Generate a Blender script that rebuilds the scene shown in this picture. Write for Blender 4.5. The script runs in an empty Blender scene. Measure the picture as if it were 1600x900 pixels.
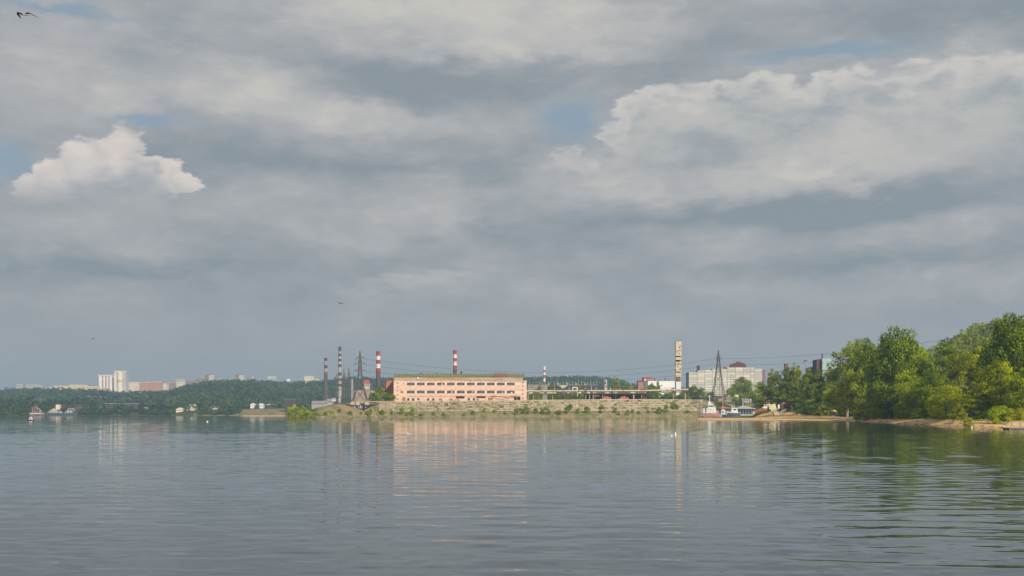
import bpy, bmesh, math, random
import numpy as np
from mathutils import Vector, Matrix

R = math.radians
sc = bpy.context.scene
col = sc.collection

# ------------------------------------------------------------------ camera
EYE = 2.8            # metres above the river
FP = 1715.0          # focal length in pixels of a 1600 px wide frame
HZ = 645.5           # row of the horizon
cam_d = bpy.data.cameras.new('camera')
cam = bpy.data.objects.new('camera', cam_d)
col.objects.link(cam)
cam.location = (0, 0, EYE)
cam.rotation_euler = (R(90), 0, 0)
cam_d.sensor_width = 36
cam_d.lens = 36 * FP / 1600
cam_d.shift_y = (HZ - 450) / 1600
cam_d.clip_start = 0.5
cam_d.clip_end = 20000
sc.camera = cam

SUN_EL, SUN_AZ = 30.0, 152.0        # azimuth clockwise from the view direction (+Y)
EXPOSURE = 0.0
sc.view_settings.view_transform = 'Standard'
sc.view_settings.look = 'None'
sc.view_settings.exposure = EXPOSURE
sc.view_settings.gamma = 1
sc.view_settings.use_curve_mapping = False
sc.render.engine = 'CYCLES'
sc.cycles.max_bounces = 6
sc.cycles.diffuse_bounces = 2
sc.cycles.glossy_bounces = 3
sc.cycles.transmission_bounces = 4
sc.cycles.volume_bounces = 0
sc.cycles.transparent_max_bounces = 4
sc.cycles.caustics_reflective = False
sc.cycles.caustics_refractive = False
sc.cycles.sample_clamp_indirect = 6


def lin(c):
    c = c / 255.0
    return c / 12.92 if c <= 0.04045 else ((c + 0.055) / 1.055) ** 2.4


def c8(r, g, b, k=1.0):
    return (lin(r) * k, lin(g) * k, lin(b) * k, 1.0)


# ------------------------------------------------------------------ node shorthand
class NT:
    def __init__(s, tree):
        s.t = tree
        s.n = tree.nodes
        s.l = tree.links

    def new(s, kind, **kw):
        n = s.n.new(kind)
        for k, v in kw.items():
            setattr(n, k, v)
        return n

    def put(s, sock, v):
        if v is None:
            return
        if isinstance(v, bpy.types.NodeSocket):
            s.l.new(v, sock)
        else:
            sock.default_value = v

    def m(s, op, a=None, b=None, c=None, clamp=False):
        n = s.new('ShaderNodeMath', operation=op, use_clamp=clamp)
        for i, v in enumerate((a, b, c)):
            s.put(n.inputs[i], v)
        return n.outputs[0]

    def vm(s, op, a=None, b=None, c=None):
        n = s.new('ShaderNodeVectorMath', operation=op)
        for i, v in enumerate((a, b, c)):
            s.put(n.inputs[i], v)
        return n.outputs['Value'] if op in ('LENGTH', 'DOT_PRODUCT', 'DISTANCE') else n.outputs[0]

    def comb(s, x, y, z):
        n = s.new('ShaderNodeCombineXYZ')
        for i, v in enumerate((x, y, z)):
            s.put(n.inputs[i], v)
        return n.outputs[0]

    def sep(s, v):
        n = s.new('ShaderNodeSeparateXYZ')
        s.put(n.inputs[0], v)
        return n.outputs

    def noise(s, vec, scale, detail=3, rough=0.5, dist=0.0, colour=False, dims='3D'):
        n = s.new('ShaderNodeTexNoise', noise_dimensions=dims)
        s.put(n.inputs['Vector'], vec)
        n.inputs['Scale'].default_value = scale
        n.inputs['Detail'].default_value = detail
        n.inputs['Roughness'].default_value = rough
        n.inputs['Distortion'].default_value = dist
        return n.outputs['Color' if colour else 'Fac']

    def mix(s, f, a, b, mode='MIX'):
        n = s.new('ShaderNodeMix', data_type='RGBA', blend_type=mode)
        s.put(n.inputs[0], f)
        s.put(n.inputs[6], a)
        s.put(n.inputs[7], b)
        return n.outputs[2]

    def sstep(s, v, a, b, o0=0.0, o1=1.0):
        n = s.new('ShaderNodeMapRange', interpolation_type='SMOOTHSTEP')
        s.put(n.inputs[0], v)
        for i, q in enumerate((a, b, o0, o1)):
            s.put(n.inputs[1 + i], q)
        return n.outputs[0]

    def ramp(s, f, stops):
        n = s.new('ShaderNodeValToRGB')
        e = n.color_ramp.elements
        while len(e) < len(stops):
            e.new(0.5)
        for el, (p, c) in zip(e, stops):
            el.position = p
            el.color = c
        s.put(n.inputs[0], f)
        return n.outputs[0]


# ------------------------------------------------------------------ sky
world = bpy.data.worlds.new('World')
sc.world = world
world.use_nodes = True
W = NT(world.node_tree)
W.n.clear()
K = 10.0                                    # clouds are written as radiance / 0.1
dirn = W.new('ShaderNodeTexCoord').outputs['Generated']
dx, dy, dz = W.sep(dirn)
hor = W.m('SQRT', W.m('ADD', W.m('MULTIPLY', dx, dx), W.m('MULTIPLY', dy, dy)))
az = W.m('ARCTAN2', dx, dy)
qq = W.m('MINIMUM', W.m('DIVIDE', W.m('ABSOLUTE', dz), W.m('MAXIMUM', hor, 0.05)), 4.0)
P0 = W.comb(W.m('MULTIPLY', az, 17.15), W.m('MULTIPLY', qq, 17.15), 0.0)
d3 = W.vm('MULTIPLY', dirn, (1.0, 1.0, 2.4))


def sp(px, py):
    a = math.atan2(px - 800, FP)
    return 17.15 * a, 17.15 * (HZ - py) / FP * math.cos(a)


warp1 = W.vm('SUBTRACT', W.noise(d3, 7.0, 3, 0.55, colour=True), (0.5, 0.5, 0.5))
P1 = W.vm('MULTIPLY_ADD', warp1, (2.6, 1.3, 0.0), P0)
warp2 = W.vm('SUBTRACT', W.noise(d3, 34.0, 5, 0.6, colour=True), (0.5, 0.5, 0.5))
vor = W.new('ShaderNodeTexVoronoi', feature='SMOOTH_F1')
vor.inputs['Scale'].default_value = 52.0
vor.inputs['Smoothness'].default_value = 0.35
W.put(vor.inputs['Vector'], W.vm('MULTIPLY_ADD', warp2, (0.03, 0.03, 0.03), W.vm('MULTIPLY', dirn, (1.0, 1.0, 1.25))))
P2 = W.vm('MULTIPLY_ADD', warp2, (0.75, 0.6, 0.0), W.vm('MULTIPLY_ADD', warp1, (0.5, 0.3, 0.0), P0))

TONES = [  # px, py, rx, ry, amount
    (760, 40, 300, 46, .62), (560, 10, 200, 30, .2), (300, 120, 220, 46, .30), (470, 150, 170, 38, .28),
    (620, 190, 120, 34, .42), (690, 122, 200, 30, -.42), (1430, 25, 330, 40, -.34), (180, 25, 150, 26, .10),
    (1500, 160, 200, 90, .42), (1040, 185, 120, 45, .30), (1160, 205, 110, 22, -.26), (1120, 272, 260, 26, .42),
    (1330, 235, 130, 36, .30), (1130, 322, 270, 17, -.46), (1430, 292, 220, 22, -.30), (1410, 345, 150, 28, .24),
    (1130, 385, 140, 26, .16), (1400, 418, 260, 19, -.30), (560, 280, 240, 22, -.26), (700, 325, 170, 40, .30),
    (530, 372, 110, 30, .26), (130, 350, 170, 40, .16), (180, 415, 280, 22, -.34), (650, 448, 110, 12, .30),
    (1560, 440, 120, 16, .20), (330, 235, 130, 26, -.14), (60, 130, 120, 60, .08), (890, 375, 120, 40, -.14),
]
T = W.m('MULTIPLY_ADD', W.m('SUBTRACT', W.noise(d3, 9.0, 7, 0.56, 0.35), 0.5), 0.90, 0.37)
T = W.m('MULTIPLY_ADD', W.m('SUBTRACT', W.noise(d3, 30.0, 6, 0.62, 0.2), 0.5), 0.46, T)
vor2 = W.new('ShaderNodeTexVoronoi', feature='SMOOTH_F1')
vor2.inputs['Scale'].default_value = 15.0
vor2.inputs['Smoothness'].default_value = 0.5
W.put(vor2.inputs['Vector'], W.vm('MULTIPLY_ADD', warp2, (0.10, 0.10, 0.10), W.vm('MULTIPLY', dirn, (1.0, 1.0, 1.9))))
T = W.m('MULTIPLY_ADD', W.m('SUBTRACT', 0.42, vor2.outputs['Distance']), 0.34, T)
P1b = W.vm('MULTIPLY_ADD', warp2, (0.95, 0.75, 0.0), P1)
for px, py, rx, ry, am in TONES:
    cx, cy = sp(px, py)
    sx, sy = 100.0 / rx, 100.0 / ry
    v = W.vm('MULTIPLY_ADD', P1, (sx, sy, 0.0), (-cx * sx, -cy * sy, 0.0))
    if am > 0.15:        # lit banks have firmer, frayed edges
        v = W.vm('MULTIPLY_ADD', P1b, (sx, sy, 0.0), (-cx * sx, -cy * sy, 0.0))
        r2 = W.vm('DOT_PRODUCT', v, v)
        T = W.m('MULTIPLY_ADD', W.m('POWER', 0.5, W.m('MULTIPLY', r2, r2)), am * 0.78, T)
    else:
        T = W.m('MULTIPLY_ADD', W.m('POWER', 0.42, W.vm('DOT_PRODUCT', v, v)), am * 0.95, T)
lowfade = W.sstep(qq, 0.035, 0.13)
T = W.m('ADD', W.m('MULTIPLY', W.m('SUBTRACT', T, 0.30), W.m('MULTIPLY_ADD', lowfade, 0.85, 0.15)), 0.30, clamp=True)
cloud = W.ramp(T, [(0.0, c8(140, 150, 158, K)), (0.30, c8(158, 163, 168, K)), (0.62, c8(177, 178, 180, K)),
                   (1.0, c8(199, 197, 191, K))])
sky = W.new('ShaderNodeTexSky', sky_type='NISHITA')
sky.sun_disc = False
sky.sun_elevation = R(SUN_EL)
sky.sun_rotation = R(SUN_AZ)
sky.air_density = 1.0
sky.dust_density = 1.5
blue = W.mix(0.86, sky.outputs[0], c8(140, 160, 175, K))
GAPS = [(893, 190, 75, 60), (1290, 82, 200, 22), (15, 250, 60, 42), (90, 14, 120, 16), (240, 190, 90, 14)]
G = None
for px, py, rx, ry in GAPS:
    cx, cy = sp(px, py)
    sx, sy = 100.0 / rx, 100.0 / ry
    v = W.vm('MULTIPLY_ADD', P2, (sx, sy, 0.0), (-cx * sx, -cy * sy, 0.0))
    g = W.m('POWER', 0.3, W.vm('DOT_PRODUCT', v, v))
    G = g if G is None else W.m('MAXIMUM', G, g)
skycol = W.mix(W.sstep(G, 0.25, 1.15), cloud, blue)


def puffs(P, spots, shift, billow):
    best = None
    for px, py, rx, ry in spots:
        cx, cy = sp(px + shift[0], py + shift[1])
        sx, sy = 100.0 / rx, 100.0 / ry
        l = W.vm('LENGTH', W.vm('MULTIPLY_ADD', P, (sx, sy, 0.0), (-cx * sx, -cy * sy, 0.0)))
        best = l if best is None else W.m('MINIMUM', best, l)
    return W.m('SUBTRACT', 1.0, W.m('MULTIPLY_ADD', vor.outputs['Distance'], billow, best))


def cumulus(base, spots, shift, body, rim, billow, bottom, soft=0.10, inner=0.55, amount=1.0):
    D = puffs(P2, spots, (0, 0), billow)
    Ds = puffs(P2, spots, shift, billow * 1.6)
    q0 = sp(800, bottom[0])[1] / 17.15
    q1 = sp(800, bottom[1])[1] / 17.15
    mask = W.m('MULTIPLY', W.sstep(D, 0.0, soft), W.sstep(qq, q0, q1, 0.0, amount))
    c = W.mix(mask, base, body)
    lit = W.m('MULTIPLY', mask, W.m('SUBTRACT', 1.0, W.sstep(Ds, -0.05, inner)))
    rimc = W.mix(W.m('MULTIPLY', W.sstep(vor.outputs['Distance'], 0.15, 0.9), 0.45), rim, body)
    return W.mix(lit, c, rimc)


mid = W.mix(W.sstep(W.noise(d3, 16.0, 5, 0.6), 0.34, 0.62), c8(160, 167, 173, K), c8(192, 191, 187, K))
skycol = cumulus(skycol, [(1030, 200, 105, 80), (1170, 190, 140, 88), (1320, 190, 160, 92), (1500, 190, 240, 118), (1760, 200, 260, 140)],
                 (8, 16), mid, c8(208, 204, 199, K), 0.26, (330, 190), 0.16, 0.20, 0.85)
skycol = cumulus(skycol, [(895, 262, 60, 32)], (-10, 24), c8(158, 165, 173, K), c8(212, 204, 198, K), 0.35, (300, 255), 0.4, 0.5, 0.6)
skycol = cumulus(skycol, [(62, 305, 50, 44), (105, 280, 56, 56), (150, 262, 58, 60), (195, 252, 52, 66), (235, 278, 62, 44), (272, 286, 46, 15)],
                 (26, 40), c8(170, 173, 180, K), c8(221, 212, 204, K), 0.24, (360, 285), 0.20, 0.62)
skycol = cumulus(skycol, [(15, 47, 42, 11)], (10, 12), c8(165, 170, 178, K), c8(206, 202, 200, K), 0.3, (80, 50), 0.3, 0.5, 0.8)
skycol = cumulus(skycol, [(195, 48, 50, 22), (160, 68, 30, 18)], (30, 20), c8(165, 170, 178, K), c8(185, 186, 188, K), 0.4, (110, 70), 0.5, 0.8, 0.5)
bg = W.new('ShaderNodeBackground')
bg.inputs['Strength'].default_value = 0.1
W.put(bg.inputs['Color'], skycol)
wo = W.new('ShaderNodeOutputWorld')
W.l.new(bg.outputs[0], wo.inputs['Surface'])

sd = bpy.data.lights.new('sun', 'SUN')
sd.energy = 4.8
sd.angle = R(0.6)
sd.color = (1.0, 0.90, 0.76)
sun = bpy.data.objects.new('sun', sd)
col.objects.link(sun)
sdir = Vector((math.sin(R(SUN_AZ)) * math.cos(R(SUN_EL)), math.cos(R(SUN_AZ)) * math.cos(R(SUN_EL)), math.sin(R(SUN_EL))))
sun.rotation_euler = sdir.to_track_quat('Z', 'Y').to_euler()
sun.location = sdir * 300

# ------------------------------------------------------------------ helpers
def P(px, py, Y):
    """world point seen at pixel (px, py) of the photograph at distance Y"""
    return Vector(((px - 800) / FP * Y, Y, EYE + (HZ - py) / FP * Y))


def X(px, Y):
    return (px - 800) / FP * Y


def Z(py, Y):
    return EYE + (HZ - py) / FP * Y


MATS = {}


def mat(name, c, c2=None, scale=1.0, rough=0.8, detail=4, stretch=(1, 1, 1), lo=0.35, hi=0.65, metal=0.0, bump=0.0,
        tint=False, spec=0.3, grime=None, gscale=0.3):
    """procedural paint or stone: two colours mixed by noise in object space, a third as stains"""
    if name in MATS:
        return MATS[name]
    mt = bpy.data.materials.new(name)
    mt.use_nodes = True
    t = NT(mt.node_tree)
    b = t.n['Principled BSDF']
    b.inputs['Roughness'].default_value = rough
    b.inputs['Metallic'].default_value = metal
    b.inputs['Specular IOR Level'].default_value = spec
    tc = t.new('ShaderNodeTexCoord').outputs['Object']
    v = t.vm('MULTIPLY', tc, stretch)
    c = tuple(c[:3]) + (1,)
    if c2 is None:
        c2 = tuple(x * 0.8 for x in c[:3]) + (1,)
    c2 = tuple(c2[:3]) + (1,)
    n = t.noise(v, scale, detail, 0.6)
    cc = t.mix(t.sstep(n, lo, hi), c, c2)
    if grime:
        g = t.noise(t.vm('ADD', v, (31.0, 7.0, 3.0)), gscale, 6, 0.65)
        cc = t.mix(t.sstep(g, 0.5, 0.68), cc, tuple(grime[:3]) + (1,))
    if tint:
        oi = t.new('ShaderNodeObjectInfo')
        cc = t.mix(1.0, cc, oi.outputs['Color'], 'MULTIPLY')
    t.l.new(cc, b.inputs['Base Color'])
    if bump:
        bn = t.new('ShaderNodeBump')
        bn.inputs['Strength'].default_value = 0.6
        bn.inputs['Distance'].default_value = bump
        t.put(bn.inputs['Height'], n)
        t.l.new(bn.outputs[0], b.inputs['Normal'])
    MATS[name] = mt
    return mt


def glass_mat(name, c, rough=0.12):
    mt = bpy.data.materials.new(name)
    mt.use_nodes = True
    t = NT(mt.node_tree)
    b = t.n['Principled BSDF']
    tc = t.new('ShaderNodeTexCoord').outputs['Object']
    n = t.noise(tc, 0.55, 3, 0.6)
    t.l.new(t.mix(t.sstep(n, 0.40, 0.66), tuple(c) + (1,), tuple(min(1, x * 3.2 + 0.02) for x in c) + (1,)), b.inputs['Base Color'])
    b.inputs['Roughness'].default_value = rough
    MATS[name] = mt
    return mt


class MB:
    """collects boxes, bars, tubes and polygons and links them as one mesh object"""
    def __init__(s):
        s.v = []
        s.f = []
        s.mi = []

    def add(s, vs, fs, mi=0):
        n = len(s.v)
        s.v.extend([tuple(x) for x in vs])
        s.f.extend([tuple(i + n for i in f) for f in fs])
        s.mi.extend([mi] * len(fs))
        return s

    def box(s, x0, x1, y0, y1, z0, z1, mi=0, M=None):
        vs = [Vector(p) for p in ((x0, y0, z0), (x1, y0, z0), (x1, y1, z0), (x0, y1, z0),
                                  (x0, y0, z1), (x1, y0, z1), (x1, y1, z1), (x0, y1, z1))]
        if M is not None:
            vs = [M @ p for p in vs]
        return s.add(vs, [(0, 3, 2, 1), (4, 5, 6, 7), (0, 1, 5, 4), (1, 2, 6, 5), (2, 3, 7, 6), (3, 0, 4, 7)], mi)

    def bar(s, a, b, w, h=None, mi=0):
        a, b = Vector(a), Vector(b)
        d = b - a
        L = d.length
        if L < 1e-6:
            return s
        h = h or w
        q = d.to_track_quat('Z', 'Y').to_matrix().to_4x4()
        return s.box(-w / 2, w / 2, -h / 2, h / 2, 0, L, mi, Matrix.Translation(a) @ q)

    def cyl(s, a, b, r0, r1=None, n=12, mi=0, caps=True):
        a, b = Vector(a), Vector(b)
        r1 = r0 if r1 is None else r1
        q = (b - a).to_track_quat('Z', 'Y')
        vs = []
        for c, r in ((a, r0), (b, r1)):
            for i in range(n):
                t = 2 * math.pi * i / n
                vs.append(c + q @ Vector((r * math.cos(t), r * math.sin(t), 0)))
        fs = [(i, (i + 1) % n, n + (i + 1) % n, n + i) for i in range(n)]
        if caps:
            fs += [tuple(range(n))[::-1], tuple(range(n, 2 * n))]
        return s.add(vs, fs, mi)

    def prism(s, pts, y0, y1, mi=0, axis='y'):
        """outline in x,z extruded from y0 to y1 (or outline in y,z extruded along x)"""
        n = len(pts)
        if axis == 'y':
            vs = [(a, y0, b) for a, b in pts] + [(a, y1, b) for a, b in pts]
        elif axis == 'x':
            vs = [(y0, a, b) for a, b in pts] + [(y1, a, b) for a, b in pts]
        else:
            vs = [(a, b, y0) for a, b in pts] + [(a, b, y1) for a, b in pts]
        fs = [tuple(range(n))[::-1], tuple(range(n, 2 * n))] + [(i, (i + 1) % n, n + (i + 1) % n, n + i) for i in range(n)]
        return s.add(vs, fs, mi)

    def build(s, name, mats, parent=None, smooth=False, loc=None):
        me = bpy.data.meshes.new(name)
        vs = s.v
        if loc is not None:
            vs = [(x - loc[0], y - loc[1], z - loc[2]) for x, y, z in vs]
        me.from_pydata(vs, [], s.f)
        if not isinstance(mats, (list, tuple)):
            mats = [mats]
        for m_ in mats:
            me.materials.append(m_)
        if len(mats) > 1:
            me.polygons.foreach_set('material_index', s.mi)
        if smooth:
            me.polygons.foreach_set('use_smooth', [True] * len(me.polygons))
        bm = bmesh.new()
        bm.from_mesh(me)
        bmesh.ops.recalc_face_normals(bm, faces=bm.faces)
        bm.to_mesh(me)
        bm.free()
        o = bpy.data.objects.new(name, me)
        col.objects.link(o)
        if loc is not None:
            o.location = loc
        if parent is not None:
            o.parent = parent
        return o


def tag(o, label=None, cat=None, group=None, kind=None):
    if label:
        o['label'] = label
    if cat:
        o['category'] = cat
    if group:
        o['group'] = group
    if kind:
        o['kind'] = kind
    return o


def thing(name, loc, label, cat, group=None, rz=0.0):
    o = bpy.data.objects.new(name, None)
    o.empty_display_size = 0.5
    col.objects.link(o)
    o.location = loc
    o.rotation_euler = (0, 0, rz)
    return tag(o, label, cat, group)


def share(mesh, name, parent, loc=(0, 0, 0), rot=None, scale=None):
    o = bpy.data.objects.new(name, mesh)
    col.objects.link(o)
    o.parent = parent
    o.location = loc
    if rot:
        o.rotation_euler = rot
    if scale:
        o.scale = scale
    return o


# ------------------------------------------------------------------ the lie of the land
def ip(x, pts):
    return np.interp(x, [p[0] for p in pts], [p[1] for p in pts])


def ss(x, a, b):
    t = np.clip((x - a) / (b - a), 0, 1)
    return t * t * (3 - 2 * t)


BANK_Y = [(440, 625), (450, 620), (520, 640), (600, 700), (615, 730), (720, 735), (832, 738), (900, 752), (1000, 775), (1100, 802), (1200, 830)]
BANK_TOP = [(450, 646), (470, 643), (482, 641), (500, 636.5), (520, 632), (545, 630), (600, 629), (720, 628.2), (830, 627.2), (1000, 626), (1110, 626.8), (1140, 634), (1200, 640)]
COAST_Y = [(1080, 400), (1300, 385), (1340, 352), (1380, 318), (1400, 300), (1440, 270), (1480, 234), (1520, 208), (1560, 206), (1610, 214), (1800, 205), (2600, 190)]
FAR_Y = [(-800, 1150), (0, 1150), (60, 1130), (72, 1265), (270, 1265), (360, 1200), (420, 1160), (480, 1150), (3000, 1150)]
HILL = [(-900, 612), (0, 612), (80, 610), (150, 613), (185, 617), (262, 617), (290, 608), (320, 600), (350, 598), (400, 598), (450, 601), (500, 599), (540, 594),
        (575, 594), (620, 594), (830, 594), (850, 593), (880, 592), (905, 592), (940, 593), (965, 596), (985, 603), (1010, 608), (1100, 612), (1300, 612), (3000, 612)]
RHILL = [(1180, 640), (1300, 612), (1380, 590), (1430, 556), (1450, 550), (1480, 541), (1495, 532), (1510, 520), (1530, 510), (1560, 502), (1600, 503), (1700, 498), (2600, 505)]
HILL_Y = 2200.0


def ground(px, Y):
    px = np.asarray(px, float)
    Y = np.asarray(Y, float)
    # industrial peninsula
    s = Y - ip(px, BANK_Y)
    top = EYE + (HZ - ip(px, BANK_TOP)) / FP * (ip(px, BANK_Y) + 26)
    wall = ss(px, 555, 600) * (1 - ss(px, 1085, 1125))
    prof_w = np.where(s < 0, s * 0.15, np.where(s < 12, 3.6 / 10.4 * ss(s, -6, 12) * 0.92 + 0.03 * np.clip(s, 0, 12) / 12,
                      0.35 + 0.65 * np.clip((s - 12) / 14, 0, 1)))
    prof_n = np.where(s < 0, s * 0.12, ss(s, -4, 32) ** 0.85)
    H1 = np.where(s < 0, s * 0.15, (prof_w * wall + prof_n * (1 - wall)) * top)
    lx = (px - 447) / FP * Y
    H1 = np.where(s > 0, H1 * ss(lx, 0, 14) + (-1.5) * (1 - ss(lx, -4, 6)), H1)
    # far shore and hills
    s = Y - ip(px, FAR_Y)
    base = np.interp(s, [-60, 0, 8, 45, 120, 300], [-3, 0, 1.6, 6.0, 8.3, 9.0])
    ridge = EYE + (HZ - ip(px, HILL)) / FP * HILL_Y - 9
    H2 = base + (ridge - 9) * ss(Y, 1480, HILL_Y) + 6 * np.sin(X(px, Y) * 0.011 + Y * 0.004) * ss(Y, 1500, 1700) * (1 - ss(Y, 1900, 2150))
    # sand spit and right-hand coast
    s = Y - ip(px, COAST_Y)
    up = ss(px, 1168, 1200)
    sandw = ip(px, [(1080, 160), (1300, 120), (1340, 55), (1400, 36), (1480, 34), (1520, 22), (2600, 20)])
    sandh = ip(px, [(1080, .45), (1180, 1.0), (1240, 1.7), (1300, 1.5), (1340, .9), (1400, 1.1), (1480, 1.3), (1520, 1.2), (2600, 1.3)])
    e = np.clip(s / sandw, 0, 1)
    Hs = np.where(s < 0, s * 0.06, sandh * (1 - (1 - e) ** 2))
    rise = np.clip((s - sandw) / 60, 0, 3.5)
    Hu = np.where(s > sandw, sandh + 2.2 * ss(rise, 0, 1) + 1.6 * rise, Hs)
    spit = np.where(s < 0, s * 0.06, 0.5 * ss(s, 0, 40) * (1 - ss(Y, 600, 720))) - 1.2 * ss(Y, 620, 760)
    spit = spit * ss(px, 1084, 1092) - 1.5 * (1 - ss(px, 1080, 1090))
    H3 = np.where(px > 1080, Hu * up + spit * (1 - up), -3.0)
    # wooded hill above the right bank
    Rr = EYE + (HZ - ip(px, RHILL)) / FP * 760 - 9
    H4 = np.where((px > 1180) & (Y > 480), Rr * ss(Y, 470, 760), -3.0)
    H = np.maximum(np.maximum(H1, H2), np.maximum(H3, H4))
    H = np.maximum(H, -2.0)
    x = X(px, Y)
    n = 0.25 * np.sin(x * 0.31 + Y * 0.17) * np.sin(x * 0.13 - Y * 0.23) + 0.12 * np.sin(x * 0.9 + 1.3 * np.sin(Y * .4))
    sb = Y - ip(px, BANK_Y)
    n = n * (1 - wall * ss(sb, 8, 12) * (1 - ss(sb, 30, 36)))
    return H + n * ss(H, 0.3, 3.0) * 0.8, s, sandw


def gz(px, Y):
    return float(ground(np.array([px]), np.array([Y]))[0][0])


def gzx(x, Y):
    return gz(800 + x / Y * FP, Y)


def sheet(name, us, Ys, zfun, material, attrs=None):
    U, V = np.meshgrid(us, Ys)
    zz = zfun(U, V)
    extra = None
    if isinstance(zz, tuple):
        zz, extra = zz
    Wd = np.maximum(V, 18.0)
    co = np.stack([(U * Wd).ravel(), V.ravel(), zz.ravel()], 1)
    nu, nv = len(us), len(Ys)
    i = np.arange(nu * nv).reshape(nv, nu)
    q = np.stack([i[:-1, :-1].ravel(), i[:-1, 1:].ravel(), i[1:, 1:].ravel(), i[1:, :-1].ravel()], 1)
    me = bpy.data.meshes.new(name)
    me.vertices.add(len(co))
    me.vertices.foreach_set('co', co.ravel())
    me.loops.add(q.size)
    me.loops.foreach_set('vertex_index', q.ravel())
    me.polygons.add(len(q))
    me.polygons.foreach_set('loop_start', np.arange(0, q.size, 4))
    me.polygons.foreach_set('loop_total', np.full(len(q), 4))
    me.polygons.foreach_set('use_smooth', np.ones(len(q), bool))
    me.update(calc_edges=True)
    if extra is not None:
        for k, a in extra.items():
            at = me.attributes.new(k, 'FLOAT', 'POINT')
            at.data.foreach_set('value', a.ravel())
    me.materials.append(material)
    o = bpy.data.objects.new(name, me)
    col.objects.link(o)
    return tag(o, kind='structure')


# ground material: sand, dry earth, grass by what the land is made of
gm = bpy.data.materials.new('ground')
gm.use_nodes = True
t = NT(gm.node_tree)
b = t.n['Principled BSDF']
b.inputs['Roughness'].default_value = 0.95
b.inputs['Specular IOR Level'].default_value = 0.1
pos = t.new('ShaderNodeNewGeometry').outputs['Position']
asand = t.new('ShaderNodeAttribute', attribute_name='sand').outputs['Fac']
aearth = t.new('ShaderNodeAttribute', attribute_name='earth').outputs['Fac']
n1 = t.noise(pos, 0.12, 6, 0.65)
n2 = t.noise(pos, 0.9, 5, 0.65)
n3 = t.noise(t.vm('MULTIPLY', pos, (0.25, 1.0, 3.0)), 0.7, 4, 0.6)
grass = t.mix(t.sstep(n1, 0.35, 0.65), (0.04, 0.065, 0.018, 1), (0.085, 0.095, 0.035, 1))
earth = t.mix(t.sstep(n2, 0.35, 0.65), (0.36, 0.26, 0.15, 1), (0.24, 0.18, 0.10, 1))
earth = t.mix(t.sstep(n1, 0.44, 0.60), earth, (0.15, 0.16, 0.06, 1))
sand = t.mix(t.sstep(n3, 0.35, 0.7), (0.66, 0.43, 0.20, 1), (0.56, 0.36, 0.165, 1))
sand = t.mix(t.m('MULTIPLY', t.sstep(n2, 0.60, 0.72), 0.5), sand, (0.30, 0.20, 0.11, 1))
c = t.mix(t.sstep(t.m('ADD', aearth, t.m('MULTIPLY', t.m('SUBTRACT', n2, 0.5), 0.8)), 0.4, 0.6), grass, earth)
c = t.mix(t.sstep(t.m('ADD', asand, t.m('MULTIPLY', t.m('SUBTRACT', n2, 0.5), 0.5)), 0.4, 0.6), c, sand)
pz = t.sep(pos)[2]
c = t.mix(t.sstep(pz, 0.0, 0.22, 0.55, 0.0), c, (0.16, 0.11, 0.06, 1))      # wet edge
t.l.new(c, b.inputs['Base Color'])
bn = t.new('ShaderNodeBump')
bn.inputs['Strength'].default_value = 0.5
bn.inputs['Distance'].default_value = 0.3
t.put(bn.inputs['Height'], n2)
t.l.new(bn.outputs[0], b.inputs['Normal'])


def ground_z(U, V):
    px = 800 + U * FP
    H, s, sw = ground(px, V)
    right = (px > 1080) & (V < 640)
    sandm = np.where(right, 1 - ss(s - sw, -6, 4), 0.0)
    sandm = np.where((px > 1180) & (px < 1262) & (V < 600), 1 - ss(s - sw, 10, 40), sandm)
    bank = (1 - ss(V - ip(px, BANK_Y), 28, 60)) * ss(px, 470, 520) * (V > 500) * (V < 1040) * (1 - ss(px, 1100, 1130))
    quarry = ss(px, 352, 385) * (1 - ss(px, 470, 480)) * (1 - ss(V, 1195, 1330)) * (V > 1100)
    shore = (1 - ss(V - ip(px, FAR_Y), 8, 25)) * (V > 1050)
    return H, {'sand': sandm + 0.0 * H, 'earth': np.maximum(np.maximum(bank, quarry), shore * np.where(px < 300, 0.0, 0.9))}


us = np.concatenate([np.linspace(-2.5, -0.6, 40), np.arange(-0.595, 0.7, 0.0042), np.linspace(0.71, 2.5, 40)])
Ys = np.concatenate([np.arange(170, 560, 2.2), np.arange(560, 1000, 1.8), np.arange(1000, 1500, 6), np.arange(1500, 2400, 22), np.linspace(2420, 7000, 30)])
sheet('ground', us, Ys, ground_z, gm)

# sand bar lying off the far bank
v = MB()
xa, xb = X(382, 1020), X(462, 1000)
for k in range(12):
    f0, f1 = k / 12, (k + 1) / 12
    w = lambda f: 3 + 9 * math.sin(math.pi * min(1, f * 1.0 + 0.15)) ** 0.6
    a0, a1 = xa + (xb - xa) * f0, xa + (xb - xa) * f1
    h0, h1 = (0.0 if k == 0 else 0.7), 0.7
    v.add([(a0, 1000, -.3), (a1, 1000, -.3), (a1, 1006, h1), (a0, 1006, h0), (a1, 1006 + 2 * w(f1), h1), (a0, 1006 + 2 * w(f0), h0),
           (a1, 1050, -.3), (a0, 1050, -.3)], [(0, 1, 2, 3), (3, 2, 4, 5), (5, 4, 6, 7)])
tag(v.build('sand_bar', mat('bar_sand', (0.60, 0.40, 0.21), (0.5, 0.33, 0.18), 0.3)), kind='structure')

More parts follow.
